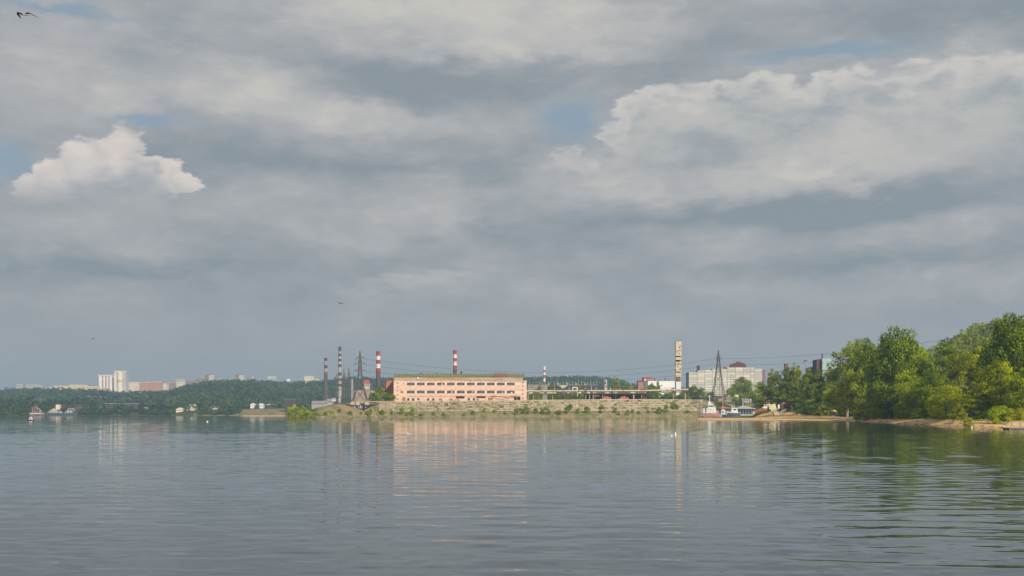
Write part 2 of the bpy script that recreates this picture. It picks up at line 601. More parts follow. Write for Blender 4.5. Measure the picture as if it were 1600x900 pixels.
# ------------------------------------------------------------------ water
rng = np.random.default_rng(7)
WV = []
for i in range(105):
    lam = 0.34 * (2.3 / 0.34) ** rng.random()
    th = rng.normal(math.pi / 2, 0.52)
    amp = 0.0105 * lam ** 0.9 * rng.uniform(0.6, 1.2) * 0.074
    WV.append((lam, th, amp, rng.random() * 6.28))
for i in range(10):
    lam = rng.uniform(5, 12)
    WV.append((lam, rng.normal(math.pi / 2, 0.3), 0.0016 * rng.uniform(.6, 1.2), rng.random() * 6.28))


def water_z(U, V):
    x = U * np.maximum(V, 18.0)
    h = np.zeros_like(x)
    patch = 0.92 + 0.15 * np.sin(x * 0.021 + 1.1 * np.sin(V * 0.013)) * np.sin(V * 0.017 + x * 0.006)
    for lam, th, amp, ph in WV:
        k = 2 * math.pi / lam
        fade = 1 - ss(V, 90 * lam, 330 * lam)
        h += amp * fade * np.sin(k * (x * math.cos(th) + V * math.sin(th)) + ph)
    return h * patch * (1 - ss(np.abs(U), 0.72, 0.95)) * ss(V, 0, 12)


wm = bpy.data.materials.new('river_water')
wm.use_nodes = True
t = NT(wm.node_tree)
b = t.n['Principled BSDF']
b.inputs['Base Color'].default_value = (0.046, 0.064, 0.074, 1)
b.inputs['Roughness'].default_value = 0.035
b.inputs['IOR'].default_value = 1.333
pos = t.new('ShaderNodeNewGeometry').outputs['Position']
nrm = t.new('ShaderNodeNewGeometry').outputs['Normal']
sA = t.noise(t.vm('MULTIPLY', pos, (0.9, 2.6, 1.0)), 1.0, 3, 0.55, colour=True)
sB = t.noise(t.vm('MULTIPLY', pos, (0.010, 0.022, 1.0)), 1.0, 4, 0.55)
far = t.sstep(t.sep(pos)[1], 120.0, 500.0, 0.036, 0.078)
amp_ = t.m('MULTIPLY', far, t.sstep(sB, 0.35, 0.65, 0.55, 1.25))
ss_ = t.vm('SUBTRACT', sA, (0.5, 0.5, 0.5))
sC = t.vm('SUBTRACT', t.noise(t.vm('MULTIPLY', pos, (3.2, 9.0, 1.0)), 1.0, 2, 0.5, colour=True), (0.5, 0.5, 0.5))
ss_ = t.vm('MULTIPLY_ADD', sC, (0.6, 0.6, 0.6), ss_)
sx_, sy_, _z = t.sep(ss_)
slope = t.comb(t.m('MULTIPLY', t.m('MULTIPLY', sx_, 0.35), amp_), t.m('MULTIPLY', sy_, amp_), 0.0)
t.l.new(t.vm('NORMALIZE', t.vm('ADD', nrm, slope)), b.inputs['Normal'])
us = np.concatenate([[-20, -10, -6, -4, -3, -2, -1.4], np.linspace(-1.1, -0.72, 12), np.arange(-0.71, 0.71, 0.0044), np.linspace(0.72, 1.1, 12), [1.4, 2, 3, 4, 6, 10, 20]])
Ys = np.concatenate([[-150, -60, -20, 0, 8], np.arange(13, 60, 0.14), np.arange(60, 150, 0.34), np.arange(150, 420, 0.75), np.arange(420, 920, 2.0), np.arange(920, 1500, 12.0), [2000]])
sheet('river_water', us, Ys, water_z, wm)

# ------------------------------------------------------------------ foliage
def leaf_mat(name, c, c2, tint=True, trans=0.42):
    mt = bpy.data.materials.new(name)
    mt.use_nodes = True
    t = NT(mt.node_tree)
    t.n.clear()
    at = t.new('ShaderNodeAttribute', attribute_name='leaf').outputs['Fac']
    cc = t.mix(at, tuple(c) + (1,), tuple(c2) + (1,))
    if tint:
        oi = t.new('ShaderNodeObjectInfo')
        cc = t.mix(1.0, cc, oi.outputs['Color'], 'MULTIPLY')
    d = t.new('ShaderNodeBsdfDiffuse')
    tr = t.new('ShaderNodeBsdfTranslucent')
    mx = t.new('ShaderNodeMixShader')
    mx.inputs[0].default_value = trans
    t.l.new(cc, d.inputs['Color'])
    t.l.new(t.mix(1.0, cc, (1.2, 1.15, 0.5, 1), 'MULTIPLY'), tr.inputs['Color'])
    t.l.new(d.outputs[0], mx.inputs[1])
    t.l.new(tr.outputs[0], mx.inputs[2])
    o = t.new('ShaderNodeOutputMaterial')
    t.l.new(mx.outputs[0], o.inputs['Surface'])
    return mt


LEAF = leaf_mat('leaves', (0.105, 0.155, 0.012), (0.42, 0.47, 0.026))
FARLEAF = leaf_mat('far_leaves', (0.030, 0.056, 0.032), (0.095, 0.140, 0.055), tint=False, trans=0.2)  # kept bluish, so some of the distance haze is in the leaf colour
BARK = mat('bark', (0.13, 0.10, 0.07), (0.07, 0.055, 0.04), 2.0, stretch=(3, 3, 0.5))
PALEBARK = mat('pale_bark', (0.42, 0.36, 0.28), (0.2, 0.17, 0.13), 2.0, stretch=(1, 1, 0.6))


def mesh_quads(name, co, shade, material):
    """co: (n,4,3) quads, shade: n values for the attribute leaf"""
    n = len(co)
    me = bpy.data.meshes.new(name)
    me.vertices.add(n * 4)
    me.vertices.foreach_set('co', co.reshape(-1).astype(np.float32))
    me.loops.add(n * 4)
    me.loops.foreach_set('vertex_index', np.arange(n * 4))
    me.polygons.add(n)
    me.polygons.foreach_set('loop_start', np.arange(0, n * 4, 4))
    me.polygons.foreach_set('loop_total', np.full(n, 4))
    me.update(calc_edges=True)
    at = me.attributes.new('leaf', 'FLOAT', 'POINT')
    at.data.foreach_set('value', np.repeat(shade, 4).astype(np.float32))
    me.materials.append(material)
    return me


def leaf_quads(g, pts, nrm, size, droop=0.0):
    n = len(pts)
    d = nrm + g.normal(0, 0.75, (n, 3))
    d /= np.linalg.norm(d, axis=1)[:, None] + 1e-9
    a = np.cross(d, g.normal(0, 1, (n, 3)))
    a /= np.linalg.norm(a, axis=1)[:, None] + 1e-9
    b_ = np.cross(d, a)
    s = size * g.uniform(0.6, 1.35, n)[:, None]
    a, b_ = a * s, b_ * s * 0.62
    return np.stack([pts - a, pts + b_ * 1.0 - a * 0.1, pts + a, pts - b_ - a * 0.1], 1)


def crown_mesh(name, seed, height, radius, base, clumps, per, leaf, cr, kind='broad'):
    g = np.random.default_rng(seed)
    allp, alln, sh = [], [], []
    hc = height - base
    for i in range(clumps):
        if kind == 'spruce':
            f = g.random() ** 1.3
            rr = radius * (1 - f) * g.uniform(0.55, 1.0)
            th = g.random() * 6.283
            c = np.array([rr * math.cos(th), rr * math.sin(th), base + hc * f - 0.12 * rr])
            r = cr * (0.35 + 0.9 * (1 - f))
            sq = (1.25, 1.25, 0.5)
        else:
            u = g.normal(0, 1, 3)
            u /= np.linalg.norm(u)
            if u[2] < -0.85:
                u[2] *= -0.5
            k = g.uniform(0.45, 1.0) ** 0.6
            if kind == 'tall':
                prof = 1.0 - 0.35 * abs(u[2])
                c = np.array([u[0] * radius * k * prof, u[1] * radius * k * prof, base + hc * (0.5 + 0.52 * u[2] * k)])
            else:
                c = np.array([u[0] * radius * k, u[1] * radius * k, base + hc * (0.46 + 0.5 * u[2] * k)])
            r = cr * g.uniform(0.55, 1.25)
            sq = (1.15, 1.15, 0.72)
        m = int(per * (r / cr) ** 1.5) + 6
        q = g.normal(0, 1, (m, 3))
        q /= np.linalg.norm(q, axis=1)[:, None]
        rad = r * g.uniform(0.55, 1.08, m)[:, None]
        p = c + q * rad * np.array(sq)
        if kind == 'weep':
            p[:, 2] -= g.random(m) ** 2 * r * 1.1
        allp.append(p)
        nn = q.copy()
        nn[:, 2] += 0.35
        alln.append(nn)
        sh.append(np.clip(g.normal(0.45, 0.24) + g.normal(0, 0.18, m), 0, 1))
    p, nn, s = np.concatenate(allp), np.concatenate(alln), np.concatenate(sh)
    return mesh_quads(name, leaf_quads(g, p, nn, leaf), s, LEAF)


def limb_mesh(name, seed, height, base, radius, r0, material, stems=1, nl=7, lean=0.6):
    g = random.Random(seed)
    b_ = MB()
    for s in range(stems):
        a = Vector((g.uniform(-.3, .3) * (stems - 1), g.uniform(-.3, .3) * (stems - 1), -0.6))
        d = Vector((g.uniform(-lean, lean) * (0.3 + 0.5 * (stems - 1)), g.uniform(-lean, lean) * (0.3 + .5 * (stems - 1)), 1))
        pts = [a]
        N = 5
        for i in range(N):
            q = pts[-1] + Vector((d.x * height * 0.06 + g.uniform(-.02, .02) * height, d.y * height * .06 + g.uniform(-.02, .02) * height, (height * 0.86 + .6) / N))
            pts.append(q)
        for i in range(N):
            b_.cyl(pts[i], pts[i + 1], r0 * (1 - i / (N + .5)), r0 * (1 - (i + 1) / (N + .5)), 7, caps=False)
        for k in range(nl):
            f = g.uniform(0.25, 0.85)
            i = min(N - 1, int(f * N))
            o = pts[i].lerp(pts[i + 1], f * N - i)
            th = g.random() * 6.28
            L = radius * g.uniform(0.5, 0.95)
            mid_ = o + Vector((math.cos(th) * L * .5, math.sin(th) * L * .5, L * .35))
            e = mid_ + Vector((math.cos(th) * L * .45, math.sin(th) * L * .45, L * .15))
            rr = r0 * (1 - f) * 0.6
            b_.cyl(o, mid_, rr, rr * .6, 5, caps=False)
            b_.cyl(mid_, e, rr * .6, rr * .2, 5, caps=False)
    o = b_.build(name, material, smooth=True)
    me = o.data
    bpy.data.objects.remove(o)
    return me


# height-20 prototypes: (crown meshes, trunk mesh)
PROTO = {
    'broad0': (crown_mesh('crown', 11, 20, 8.4, 0.3, 110, 150, 0.32, 2.1), limb_mesh('trunk', 1, 20, 3, 7.5, 0.45, BARK)),
    'broad1': (crown_mesh('crown', 12, 20, 7.6, 0.2, 112, 140, 0.30, 1.8), limb_mesh('trunk', 2, 20, 3, 7, 0.40, BARK)),
    'broad2': (crown_mesh('crown', 13, 20, 9.2, 0.3, 100, 170, 0.33, 2.3), limb_mesh('trunk', 3, 20, 3, 8, 0.5, BARK)),
    'tall0': (crown_mesh('crown', 14, 20, 4.6, 0.5, 80, 110, 0.32, 1.5, 'tall'), limb_mesh('trunk', 4, 20, 3, 4, 0.32, BARK)),
    'tall1': (crown_mesh('crown', 15, 20, 5.6, 0.4, 76, 115, 0.32, 1.7, 'tall'), limb_mesh('trunk', 5, 20, 3, 5, 0.3, PALEBARK, 2, 5)),
    'weep0': (crown_mesh('crown', 16, 20, 7.8, 0.2, 105, 130, 0.30, 1.9, 'weep'), limb_mesh('trunk', 6, 20, 3, 7, 0.4, BARK, 2)),
    'airy0': (crown_mesh('crown', 17, 20, 6.8, 3.0, 80, 90, 0.30, 1.5), limb_mesh('trunk', 7, 20, 3, 6, 0.26, PALEBARK, 2, 8)),
    'spruce0': (crown_mesh('crown', 18, 20, 4.4, 1.0, 90, 60, 0.42, 1.5, 'spruce'), limb_mesh('trunk', 8, 20, 3, 2, 0.3, BARK, 1, 2, .1)),
}
# height-4 bushes
BUSH = {
    'bush0': (crown_mesh('foliage', 21, 4, 2.3, 0.1, 26, 60, 0.22, 0.95), limb_mesh('stems', 9, 3.2, .3, 1.5, 0.07, BARK, 4, 3, 1.4)),
    'bush1': (crown_mesh('foliage', 22, 4, 1.9, 0.0, 22, 60, 0.20, 0.85, 'tall'), limb_mesh('stems', 10, 3.2, .3, 1.3, 0.07, BARK, 3, 3, 1.2)),
    'bush2': (crown_mesh('foliage', 23, 4, 3.0, 0.0, 34, 55, 0.20, 0.85), limb_mesh('stems', 19, 3.0, .3, 2, 0.08, BARK, 5, 3, 1.8)),
    'big_bush': (crown_mesh('foliage', 24, 4, 2.6, 0.0, 70, 80, 0.12, 0.60), limb_mesh('stems', 29, 3.4, .3, 2, 0.05, BARK, 6, 4, 1.8)),
    'sparse': (crown_mesh('foliage', 25, 4, 1.9, 0.8, 24, 30, 0.11, 0.55), limb_mesh('stems', 39, 3.6, .3, 1.6, 0.05, BARK, 4, 5, 1.4)),
}
rt = random.Random(5)


def plant(name, kind, px, top, width, Y, label, cat, group, tint=(1, 1, 1), base=None):
    table = PROTO if kind in PROTO else BUSH
    H0 = 20.0 if kind in PROTO else 4.0
    z = gz(px, Y) if base is None else base
    h = (Z(top, Y) - z) / 1.0
    h = max(h, 0.6)
    crown, trunk = table[kind]
    w0 = {'broad0': 19.5, 'broad1': 17.5, 'broad2': 21.5, 'tall0': 11, 'tall1': 13, 'weep0': 18, 'airy0': 15.5, 'spruce0': 9.5,
          'bush0': 5.8, 'bush1': 4.4, 'bush2': 7, 'big_bush': 6, 'sparse': 4.6}[kind]
    sxy = (width / FP * Y) / w0
    t_ = thing(name, (X(px, Y), Y, z), label, cat, group, rt.uniform(0, 6.28))
    k = h / H0 / 1.02
    a = share(trunk, 'trunk' if kind in PROTO else 'stems', t_, scale=(min(sxy, k * 1.3), min(sxy, k * 1.3), k))
    if kind not in PROTO:
        a['kind'] = 'stuff'
    c_ = share(crown, 'crown' if kind in PROTO else 'foliage', t_, scale=(sxy, sxy, k))
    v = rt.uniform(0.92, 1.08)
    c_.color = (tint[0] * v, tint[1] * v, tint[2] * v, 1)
    return t_


DARK, MID_, LIGHT, YEL, OLIVE, SILV, BLUE = (.84, .94, 1.0), (.95, 1.0, .95), (1.25, 1.3, 1.1), (1.6, 1.5, .75), (1.16, 1.08, .8), (.95, 1.05, 2.0), (.62, .78, 1.5)
gT = 'trees on the wooded right bank'
TREES = [
    # kind, px, top, width, Y, tint, label
    ('broad0', 1405, 500, 92, 335, DARK, 'tall round-headed dark green tree standing highest in the middle of the right grove'),
    ('airy0', 1325, 532, 72, 345, MID_, 'leafy green tree at the left edge of the right grove beside the pale building'),
    ('broad1', 1349, 520, 66, 352, MID_, 'tall green tree just left of the round-headed dark tree'),
    ('weep0', 1387, 526, 76, 312, OLIVE, 'olive yellow drooping tree in front of the tall round-headed dark tree'),
    ('broad1', 1438, 537, 50, 352, YEL, 'bright yellow-green tree just right of the tall round-headed dark tree'),
    ('broad2', 1343, 562, 84, 322, LIGHT, 'broad light green tree above the small yellow-roofed tent'),
    ('weep0', 1380, 574, 64, 298, OLIVE, 'pale olive tree over the middle of the sandy beach'),
    ('broad0', 1322, 594, 66, 330, DARK, 'dark bushy tree right behind the yellow-roofed tent'),
    ('broad1', 1420, 570, 60, 300, LIGHT, 'light green tree below the bright yellow-green one'),
    ('tall1', 1478, 531, 62, 325, SILV, 'silvery leaved tree at the foot of the wooded hill'),
    ('airy0', 1506, 545, 62, 300, OLIVE, 'airy tree with a leaning pale trunk showing under its crown'),
    ('broad2', 1543, 532, 70, 330, YEL, 'wide yellow-green tree left of the tallest dark tree by the right edge'),
    ('broad0', 1586, 478, 100, 262, DARK, 'tallest dark green tree rising at the right edge of the photo'),
    ('broad2', 1618, 492, 90, 300, MID_, 'large green tree cut by the right edge of the photo'),
    ('broad1', 1562, 558, 68, 250, YEL, 'bright green tree directly above the large shoreline bush'),
    ('broad2', 1602, 572, 66, 240, LIGHT, 'light green tree behind the small jetty'),
    ('tall1', 1436, 590, 56, 290, LIGHT, 'slim fresh green tree behind the widest part of the sand'),
    ('broad0', 1396, 610, 62, 305, DARK, 'low dark green tree at the back of the sand below the pale olive tree'),
    ('weep0', 1482, 598, 70, 268, YEL, 'low yellow-green drooping tree over the right end of the beach'),
    ('broad1', 1528, 606, 60, 252, OLIVE, 'low olive tree with dark shade beneath it left of the large shoreline bush'),
    ('broad1', 1365, 606, 56, 332, MID_, 'green tree at the water end of the dark thicket'),
    ('broad0', 1460, 575, 56, 300, DARK, 'dark green tree between the silvery tree and the fresh green one'),
    ('tall0', 1300, 566, 34, 400, DARK, 'narrow dark tree beside the pale building at the left of the grove'),
    ('broad1', 1282, 604, 46, 400, YEL, 'yellow-green tree left of the yellow-roofed tent'),
    ('broad1', 1302, 602, 44, 385, LIGHT, 'light green tree between the yellow-green tree and the tent'),
    ('broad2', 1160, 588, 44, 915, MID_, 'round green tree before the white panel building'),
    ('broad1', 1142, 604, 24, 905, LIGHT, 'smaller pale tree at the left foot of the round green one'),
    ('tall1', 1188, 597, 34, 640, LIGHT, 'light green tree between the round tree and the mixed grove'),
    ('tall0', 1210, 574, 34, 490, OLIVE, 'olive tree at the left of the mixed grove behind the beach'),
    ('tall1', 1230, 575, 32, 500, MID_, 'green tree under the brick chimney top in the mixed grove'),
    ('tall0', 1244, 564, 26, 505, OLIVE, 'slender olive poplar standing tallest in the mixed grove'),
    ('tall0', 1263, 573, 34, 480, DARK, 'dark green tree beside the floodlight mast'),
    ('tall1', 1280, 579, 38, 470, DARK, 'dark green tree at the right end of the mixed grove'),
    ('broad1', 1200, 606, 38, 480, OLIVE, 'brownish olive tree above the boat scrap heap'),
    ('broad0', 1222, 600, 44, 470, DARK, 'dark tree right behind the brown hut on the beach slope'),
    ('broad1', 1250, 602, 44, 455, MID_, 'green tree above the dark bush at the top of the beach'),
    ('broad1', 1272, 606, 40, 445, MID_, 'green tree right of the dark bush at the top of the beach'),
]
for k, px, top, w_, Y, tint, lab in TREES:
    sw_ = float(ip(px, [(1080, 160), (1300, 120), (1340, 55), (1400, 36), (1480, 34), (1520, 22), (2600, 20)]))
    Y = max(Y, float(ip(px, COAST_Y)) + sw_ * .95 + 0.38 * w_ * Y / FP)
    if 1172 < px < 1262 and Y < 620:
        Y += 50
    plant('broadleaf_tree', k, px, top, w_, Y, lab, 'tree', gT, tint)

gP = 'trees on the factory bank'
for k, px, top, w_, Y, tint, lab in [
    ('broad1', 594, 603, 22, 768, LIGHT, 'yellowish tree left of the orange brick annexe'),
    ('broad0', 610, 613, 18, 766, DARK, 'dark small tree in the corner between annexe and pink factory'),
    ('broad1', 583, 612, 18, 775, DARK, 'low dark tree standing before the grey shed'),
    ('spruce0', 1028, 594, 18, 905, DARK, 'dark pointed tree before the white warehouse, right of its pair'),
    ('tall0', 1018, 597, 22, 900, MID_, 'green tree before the white warehouse, left of the dark pointed one'),
    ('broad1', 1006, 606, 20, 905, DARK, 'low dark tree at the left end of the warehouse'),
    ('broad0', 1046, 612, 26, 900, DARK, 'low dark tree beneath the ruined tower'),
    ('tall0', 1084, 599, 16, 905, DARK, 'dark upright tree at the left foot of the white panel building'),
    ('tall1', 1096, 606, 22, 900, MID_, 'fuller green tree beside the dark upright one at the panel building'),
    ('tall0', 1076, 602, 14, 915, LIGHT, 'thin light tree between the tower and the panel building'),
    ('broad1', 1068, 612, 22, 900, DARK, 'squat dark tree under the right end of the pipe bridge'),
    ('tall0', 962, 586, 20, 1120, OLIVE, 'tall hazy olive tree right of the pale silo'),
    ('broad1', 985, 600, 26, 1120, OLIVE, 'rounded olive tree right of the tall hazy one'),
    ('tall0', 975, 592, 16, 1150, DARK, 'dark hazy tree between the tall and the rounded olive trees'),
]:
    plant('broadleaf_tree' if k != 'spruce0' else 'pointed_tree', k, px, top, w_, Y, lab, 'tree', gP, tint)
SCRUB = ['between the factory end wall and the concrete block house', 'directly behind the concrete block house', 'under the pale hopper', 'tallest one right of the hopper',
         'beneath the right half of the gantry', 'left of the warehouse trees', 'in the gap beside the factory end wall', 'seen under the pipes below the block house',
         'seen under the pipes below the white arch', 'at the foot of the pale silo', 'behind the foot of the ruined tower', 'at the left foot of the tapering pylon']
# scrub behind the pipe bridge (each a small tree)
for i, (px, top, w_, Y) in enumerate([(842, 604, 14, 930), (862, 600, 20, 960), (882, 608, 22, 940), (905, 602, 24, 970), (925, 610, 20, 930), (1000, 612, 18, 950),
                                      (832, 611, 14, 860), (868, 613, 18, 850), (895, 614, 20, 860), (950, 612, 18, 930), (1052, 606, 14, 960), (1110, 610, 16, 930)]):
    plant('broadleaf_tree', ['broad1', 'tall1', 'broad0'][i % 3], px, top, w_, Y, 'dark yard tree ' + SCRUB[i], 'tree',
          'scrub trees behind the pipe bridge', DARK if i % 3 else MID_)

gB = 'bushes growing on the factory bank'
BU = [  # px, top, bottom, width, tint, label
    (460, 632, 648, 24, YEL, 'large yellow-green bush at the left tip of the bank'),
    (473, 634, 649, 18, MID_, 'darker bush right of the large yellow-green one at the tip'),
    (451, 637, 647, 10, LIGHT, 'small light bush at the very tip of the bank'),
    (482, 641, 651, 20, YEL, 'spreading bright bush on the shore right of the tip'),
    (495, 642, 650, 12, LIGHT, 'small bright bush above the waterline left of the graffiti'),
    (530, 639, 645, 6, DARK, 'tiny dark bush on the slope left of the graffiti'),
    (508, 644, 650, 8, DARK, 'dark bush on the low slope between tip and graffiti'),
    (547, 642, 649, 8, MID_, 'round bush directly below the left half of the graffiti'),
    (564, 644, 648, 5, MID_, 'tiny bush below the point of the graffiti'),
    (574, 642, 651, 8, MID_, 'bush below the right half of the graffiti'),
    (579, 638, 649, 7, LIGHT, 'taller light bush right of the graffiti point'),
    (596, 640, 648, 13, BLUE, 'wide bluish bush below the orange annexe'),
    (612, 642, 649, 6, DARK, 'small bush below the left corner of the pink factory'),
    (628, 635, 648, 9, LIGHT, 'tall bush below the first window bay of the pink factory'),
    (635, 645, 652, 6, MID_, 'small bush at the waterline below the first window bay'),
    (645, 636, 650, 8, LIGHT, 'tall bush below the second window bay of the pink factory'),
    (659, 645, 651, 10, YEL, 'low yellowish bush below the third window bay'),
    (677, 643, 649, 6, MID_, 'small bush below the fourth window bay'),
    (693, 645, 651, 7, MID_, 'bush near the waterline below the fifth window bay'),
    (725, 645, 651, 7, LIGHT, 'light bush near the waterline below the brick doors'),
    (739, 641, 648, 9, DARK, 'dark bush below the eighth window bay'),
    (757, 637, 645, 7, LIGHT, 'upright bush below the ninth window bay'),
    (772, 640, 645, 7, MID_, 'low bush below the tenth window bay'),
    (789, 643, 648, 5, MID_, 'tiny bush below the eleventh window bay'),
    (806, 638, 649, 8, MID_, 'bush below the right end of the pink factory'),
    (813, 637, 643, 10, LIGHT, 'light patchy bush between two denser ones at the factory corner'),
    (822, 634, 647, 14, DARK, 'largest dark bush just right of the pink factory'),
    (837, 637, 647, 9, MID_, 'bush below the first pillar of the pipe bridge'),
    (852, 635, 648, 17, MID_, 'broad bush below the second pillar of the pipe bridge'),
    (873, 640, 648, 13, DARK, 'dark low bush below the middle of the conveyor'),
    (885, 636, 646, 9, MID_, 'bush left of the tallest pointed bush'),
    (891, 630, 642, 10, DARK, 'tallest pointed bush below the hopper'),
    (903, 637, 647, 10, LIGHT, 'light bush right of the tallest pointed bush'),
    (917, 635, 646, 11, DARK, 'dark bush below the double pillars'),
    (940, 633, 641, 10, MID_, 'upper bush under the pale silo'),
    (938, 641, 646, 8, DARK, 'lower dark bush under the pale silo'),
    (961, 637, 646, 8, MID_, 'bush below the white trailers'),
    (966, 644, 649, 5, MID_, 'tiny bush near the water below the white trailers'),
    (981, 640, 649, 8, LIGHT, 'light bush below the right white trailer'),
    (988, 640, 646, 6, DARK, 'small dark bush right of the light one'),
    (998, 642, 648, 6, MID_, 'small bush below the left end of the warehouse'),
    (1010, 634, 641, 9, LIGHT, 'light bush high on the bank below the warehouse'),
    (1013, 641, 646, 6, MID_, 'small low bush under the light high one'),
    (1030, 635, 648, 9, MID_, 'tall bush below the dark pointed tree'),
    (1020, 637, 640, 14, YEL, 'flat yellow-green patch bush on the bank'),
    (1041, 632, 645, 8, MID_, 'tall bush left of the rightmost dark bush'),
    (1054, 628, 641, 13, DARK, 'dense rounded bush below the ruined tower'),
    (1075, 641, 645, 8, OLIVE, 'low olive bush left of the tugboat'),
]
for i, (px, top, bot, w_, tint, lab) in enumerate(BU):
    Y0 = float(ip(px, BANK_Y))
    Yb = Y0 + 4
    for s_ in np.arange(1, 30, 0.5):          # where the slope is seen at the row of the bush's foot
        if HZ - (gz(px, Y0 + s_) - EYE) / (Y0 + s_) * FP <= bot:
            Yb = Y0 + s_
            break
    plant('bush', ['bush0', 'bush1', 'bush2'][0 if w_ < 9 else (2 if w_ > 12 else i % 3)], px, top, w_ * 1.1, Yb, lab, 'bush', gB, tint)

gS = 'bushes along the right shore'
for k, px, top, w_, Y, tint, lab in [
    ('big_bush', 1562, 632, 42, 214, (1.25, 1.3, .9), 'large bright green bush on the shore beside the small jetty'),
    ('big_bush', 1588, 636, 34, 222, YEL, 'yellow-green bush behind the small jetty'),
    ('big_bush', 1513, 651, 18, 213, YEL, 'small bright bush at the water between two stretches of sand'),
    ('sparse', 1488, 644, 20, 240, MID_, 'thin see-through sapling bush over the end of the beach'),
    ('big_bush', 1347, 638, 30, 356, OLIVE, 'olive bush leaning over the water right of the white post'),
    ('big_bush', 1366, 640, 26, 345, MID_, 'green bush at the back of the beach right of the olive one'),
    ('big_bush', 1316, 634, 28, 360, DARK, 'dark bush just right of the yellow-roofed tent'),
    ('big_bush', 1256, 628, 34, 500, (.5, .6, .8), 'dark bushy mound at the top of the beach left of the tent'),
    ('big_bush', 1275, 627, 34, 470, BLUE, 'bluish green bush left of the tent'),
    ('big_bush', 1292, 626, 26, 440, LIGHT, 'light green bush touching the tent'),
    ('big_bush', 1413, 638, 34, 318, YEL, 'yellow-green bush behind the middle of the sand'),
    ('big_bush', 1440, 636, 30, 305, LIGHT, 'fresh green bush behind the widest sand'),
    ('big_bush', 1388, 640, 32, 325, DARK, 'dark bush behind the narrow part of the sand'),
    ('big_bush', 1466, 640, 30, 285, YEL, 'yellow-green bush left of the thin sapling'),
    ('big_bush', 1503, 642, 22, 240, OLIVE, 'olive bush above the small bright one at the water'),
    ('big_bush', 1536, 640, 30, 232, (.45, .55, .8), 'very dark bush in the shade left of the large bright one'),  # extra dark tint puts the shade into the leaf colour
    ('bush2', 1130, 627, 40, 838, MID_, 'wide low green bush behind the red roofed boathouse'),
    ('bush0', 1150, 620, 18, 850, LIGHT, 'round bush behind the white cabin cruiser'),
    ('bush1', 1110, 628, 14, 880, YEL, 'yellowish bush on the bank end behind the tug'),
    ('bush2', 1166, 631, 24, 826, YEL, 'yellow-green bush behind the grey roofed boathouse'),
    ('bush0', 1188, 640, 16, 560, OLIVE, 'low olive bush below the rusty scrap on the beach slope'),
]:
    if px not in (1562, 1513, 1347, 1488) and px > 1240:
        sw_ = float(ip(px, [(1080, 160), (1300, 120), (1340, 55), (1400, 36), (1480, 34), (1520, 22), (2600, 20)]))
        Y = max(Y, float(ip(px, COAST_Y)) + sw_ * .92)
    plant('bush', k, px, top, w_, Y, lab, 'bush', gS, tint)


# ------------------------------------------------------------------ woods that read as one mass
def forest(name, n, pxr, Yr, h, rad, leaf, per, seed, label, cat, dens=None, trees_only=None, mat_=None):
    g = np.random.default_rng(seed)
    px = g.uniform(*pxr, n)
    Y = g.uniform(Yr[0] ** 0.5, Yr[1] ** 0.5, n) ** 2
    H, _, _ = ground(px, Y)
    keep = H > (0.05 if leaf == 1.2 else 0.8)
    if dens is not None:
        keep &= dens(px, Y, g)
    px, Y, H = px[keep], Y[keep], H[keep]
    m = len(px)
    hh = h * g.uniform(0.6, 1.25, m)
    rr = rad * g.uniform(0.7, 1.3, m)
    q = g.normal(0, 1, (m, per, 3))
    q /= np.linalg.norm(q, axis=2)[:, :, None]
    c = np.stack([X(px, Y), Y, H + hh * 0.58], 1)
    p = c[:, None, :] + q * np.stack([rr, rr, hh * 0.45], 1)[:, None, :] * g.uniform(0.6, 1.05, (m, per, 1))
    nn = q.copy()
    nn[:, :, 2] += 0.3
    big = 0.22 * np.sin(c[:, 0] * .012 + 1.7 * np.sin(c[:, 1] * .013)) + 0.16 * np.sin(c[:, 0] * .031 - c[:, 1] * .02)
    sh = np.clip(big[:, None] + g.normal(0.45, 0.2, (m, 1)) + g.normal(0, 0.15, (m, per)), 0, 1)
    co = leaf_quads(g, p.reshape(-1, 3), nn.reshape(-1, 3), leaf)
    me = mesh_quads(name, co, sh.ravel(), mat_ or FARLEAF)
    o = bpy.data.objects.new(name, me)
    col.objects.link(o)
    return tag(o, label, cat, kind='stuff')


def patchy(px, Y, g):
    x = X(px, Y)
    f = np.sin(x * 0.009 + 2 * np.sin(Y * 0.006)) + np.sin(x * 0.023 + Y * 0.011) * 0.7
    return (f > -1.0) | (Y > 2080)


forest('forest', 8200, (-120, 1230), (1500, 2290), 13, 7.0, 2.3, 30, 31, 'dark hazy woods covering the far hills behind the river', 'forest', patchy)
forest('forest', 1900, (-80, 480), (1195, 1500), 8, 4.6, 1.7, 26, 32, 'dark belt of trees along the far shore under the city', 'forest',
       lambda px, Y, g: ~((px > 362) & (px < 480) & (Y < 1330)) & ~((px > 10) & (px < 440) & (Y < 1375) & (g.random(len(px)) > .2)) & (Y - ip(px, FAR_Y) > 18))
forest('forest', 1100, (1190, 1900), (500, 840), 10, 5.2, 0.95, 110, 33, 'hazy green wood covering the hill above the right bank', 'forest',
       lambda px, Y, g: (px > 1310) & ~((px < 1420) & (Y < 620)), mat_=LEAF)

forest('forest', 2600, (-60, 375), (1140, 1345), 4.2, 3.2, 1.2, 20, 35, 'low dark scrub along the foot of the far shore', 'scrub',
       lambda px, Y, g: ~((px > 64) & (px < 124)) & (Y - ip(px, FAR_Y) > 0.5) & (Y - ip(px, FAR_Y) < 34) & ~((px > 273) & (px < 310)))

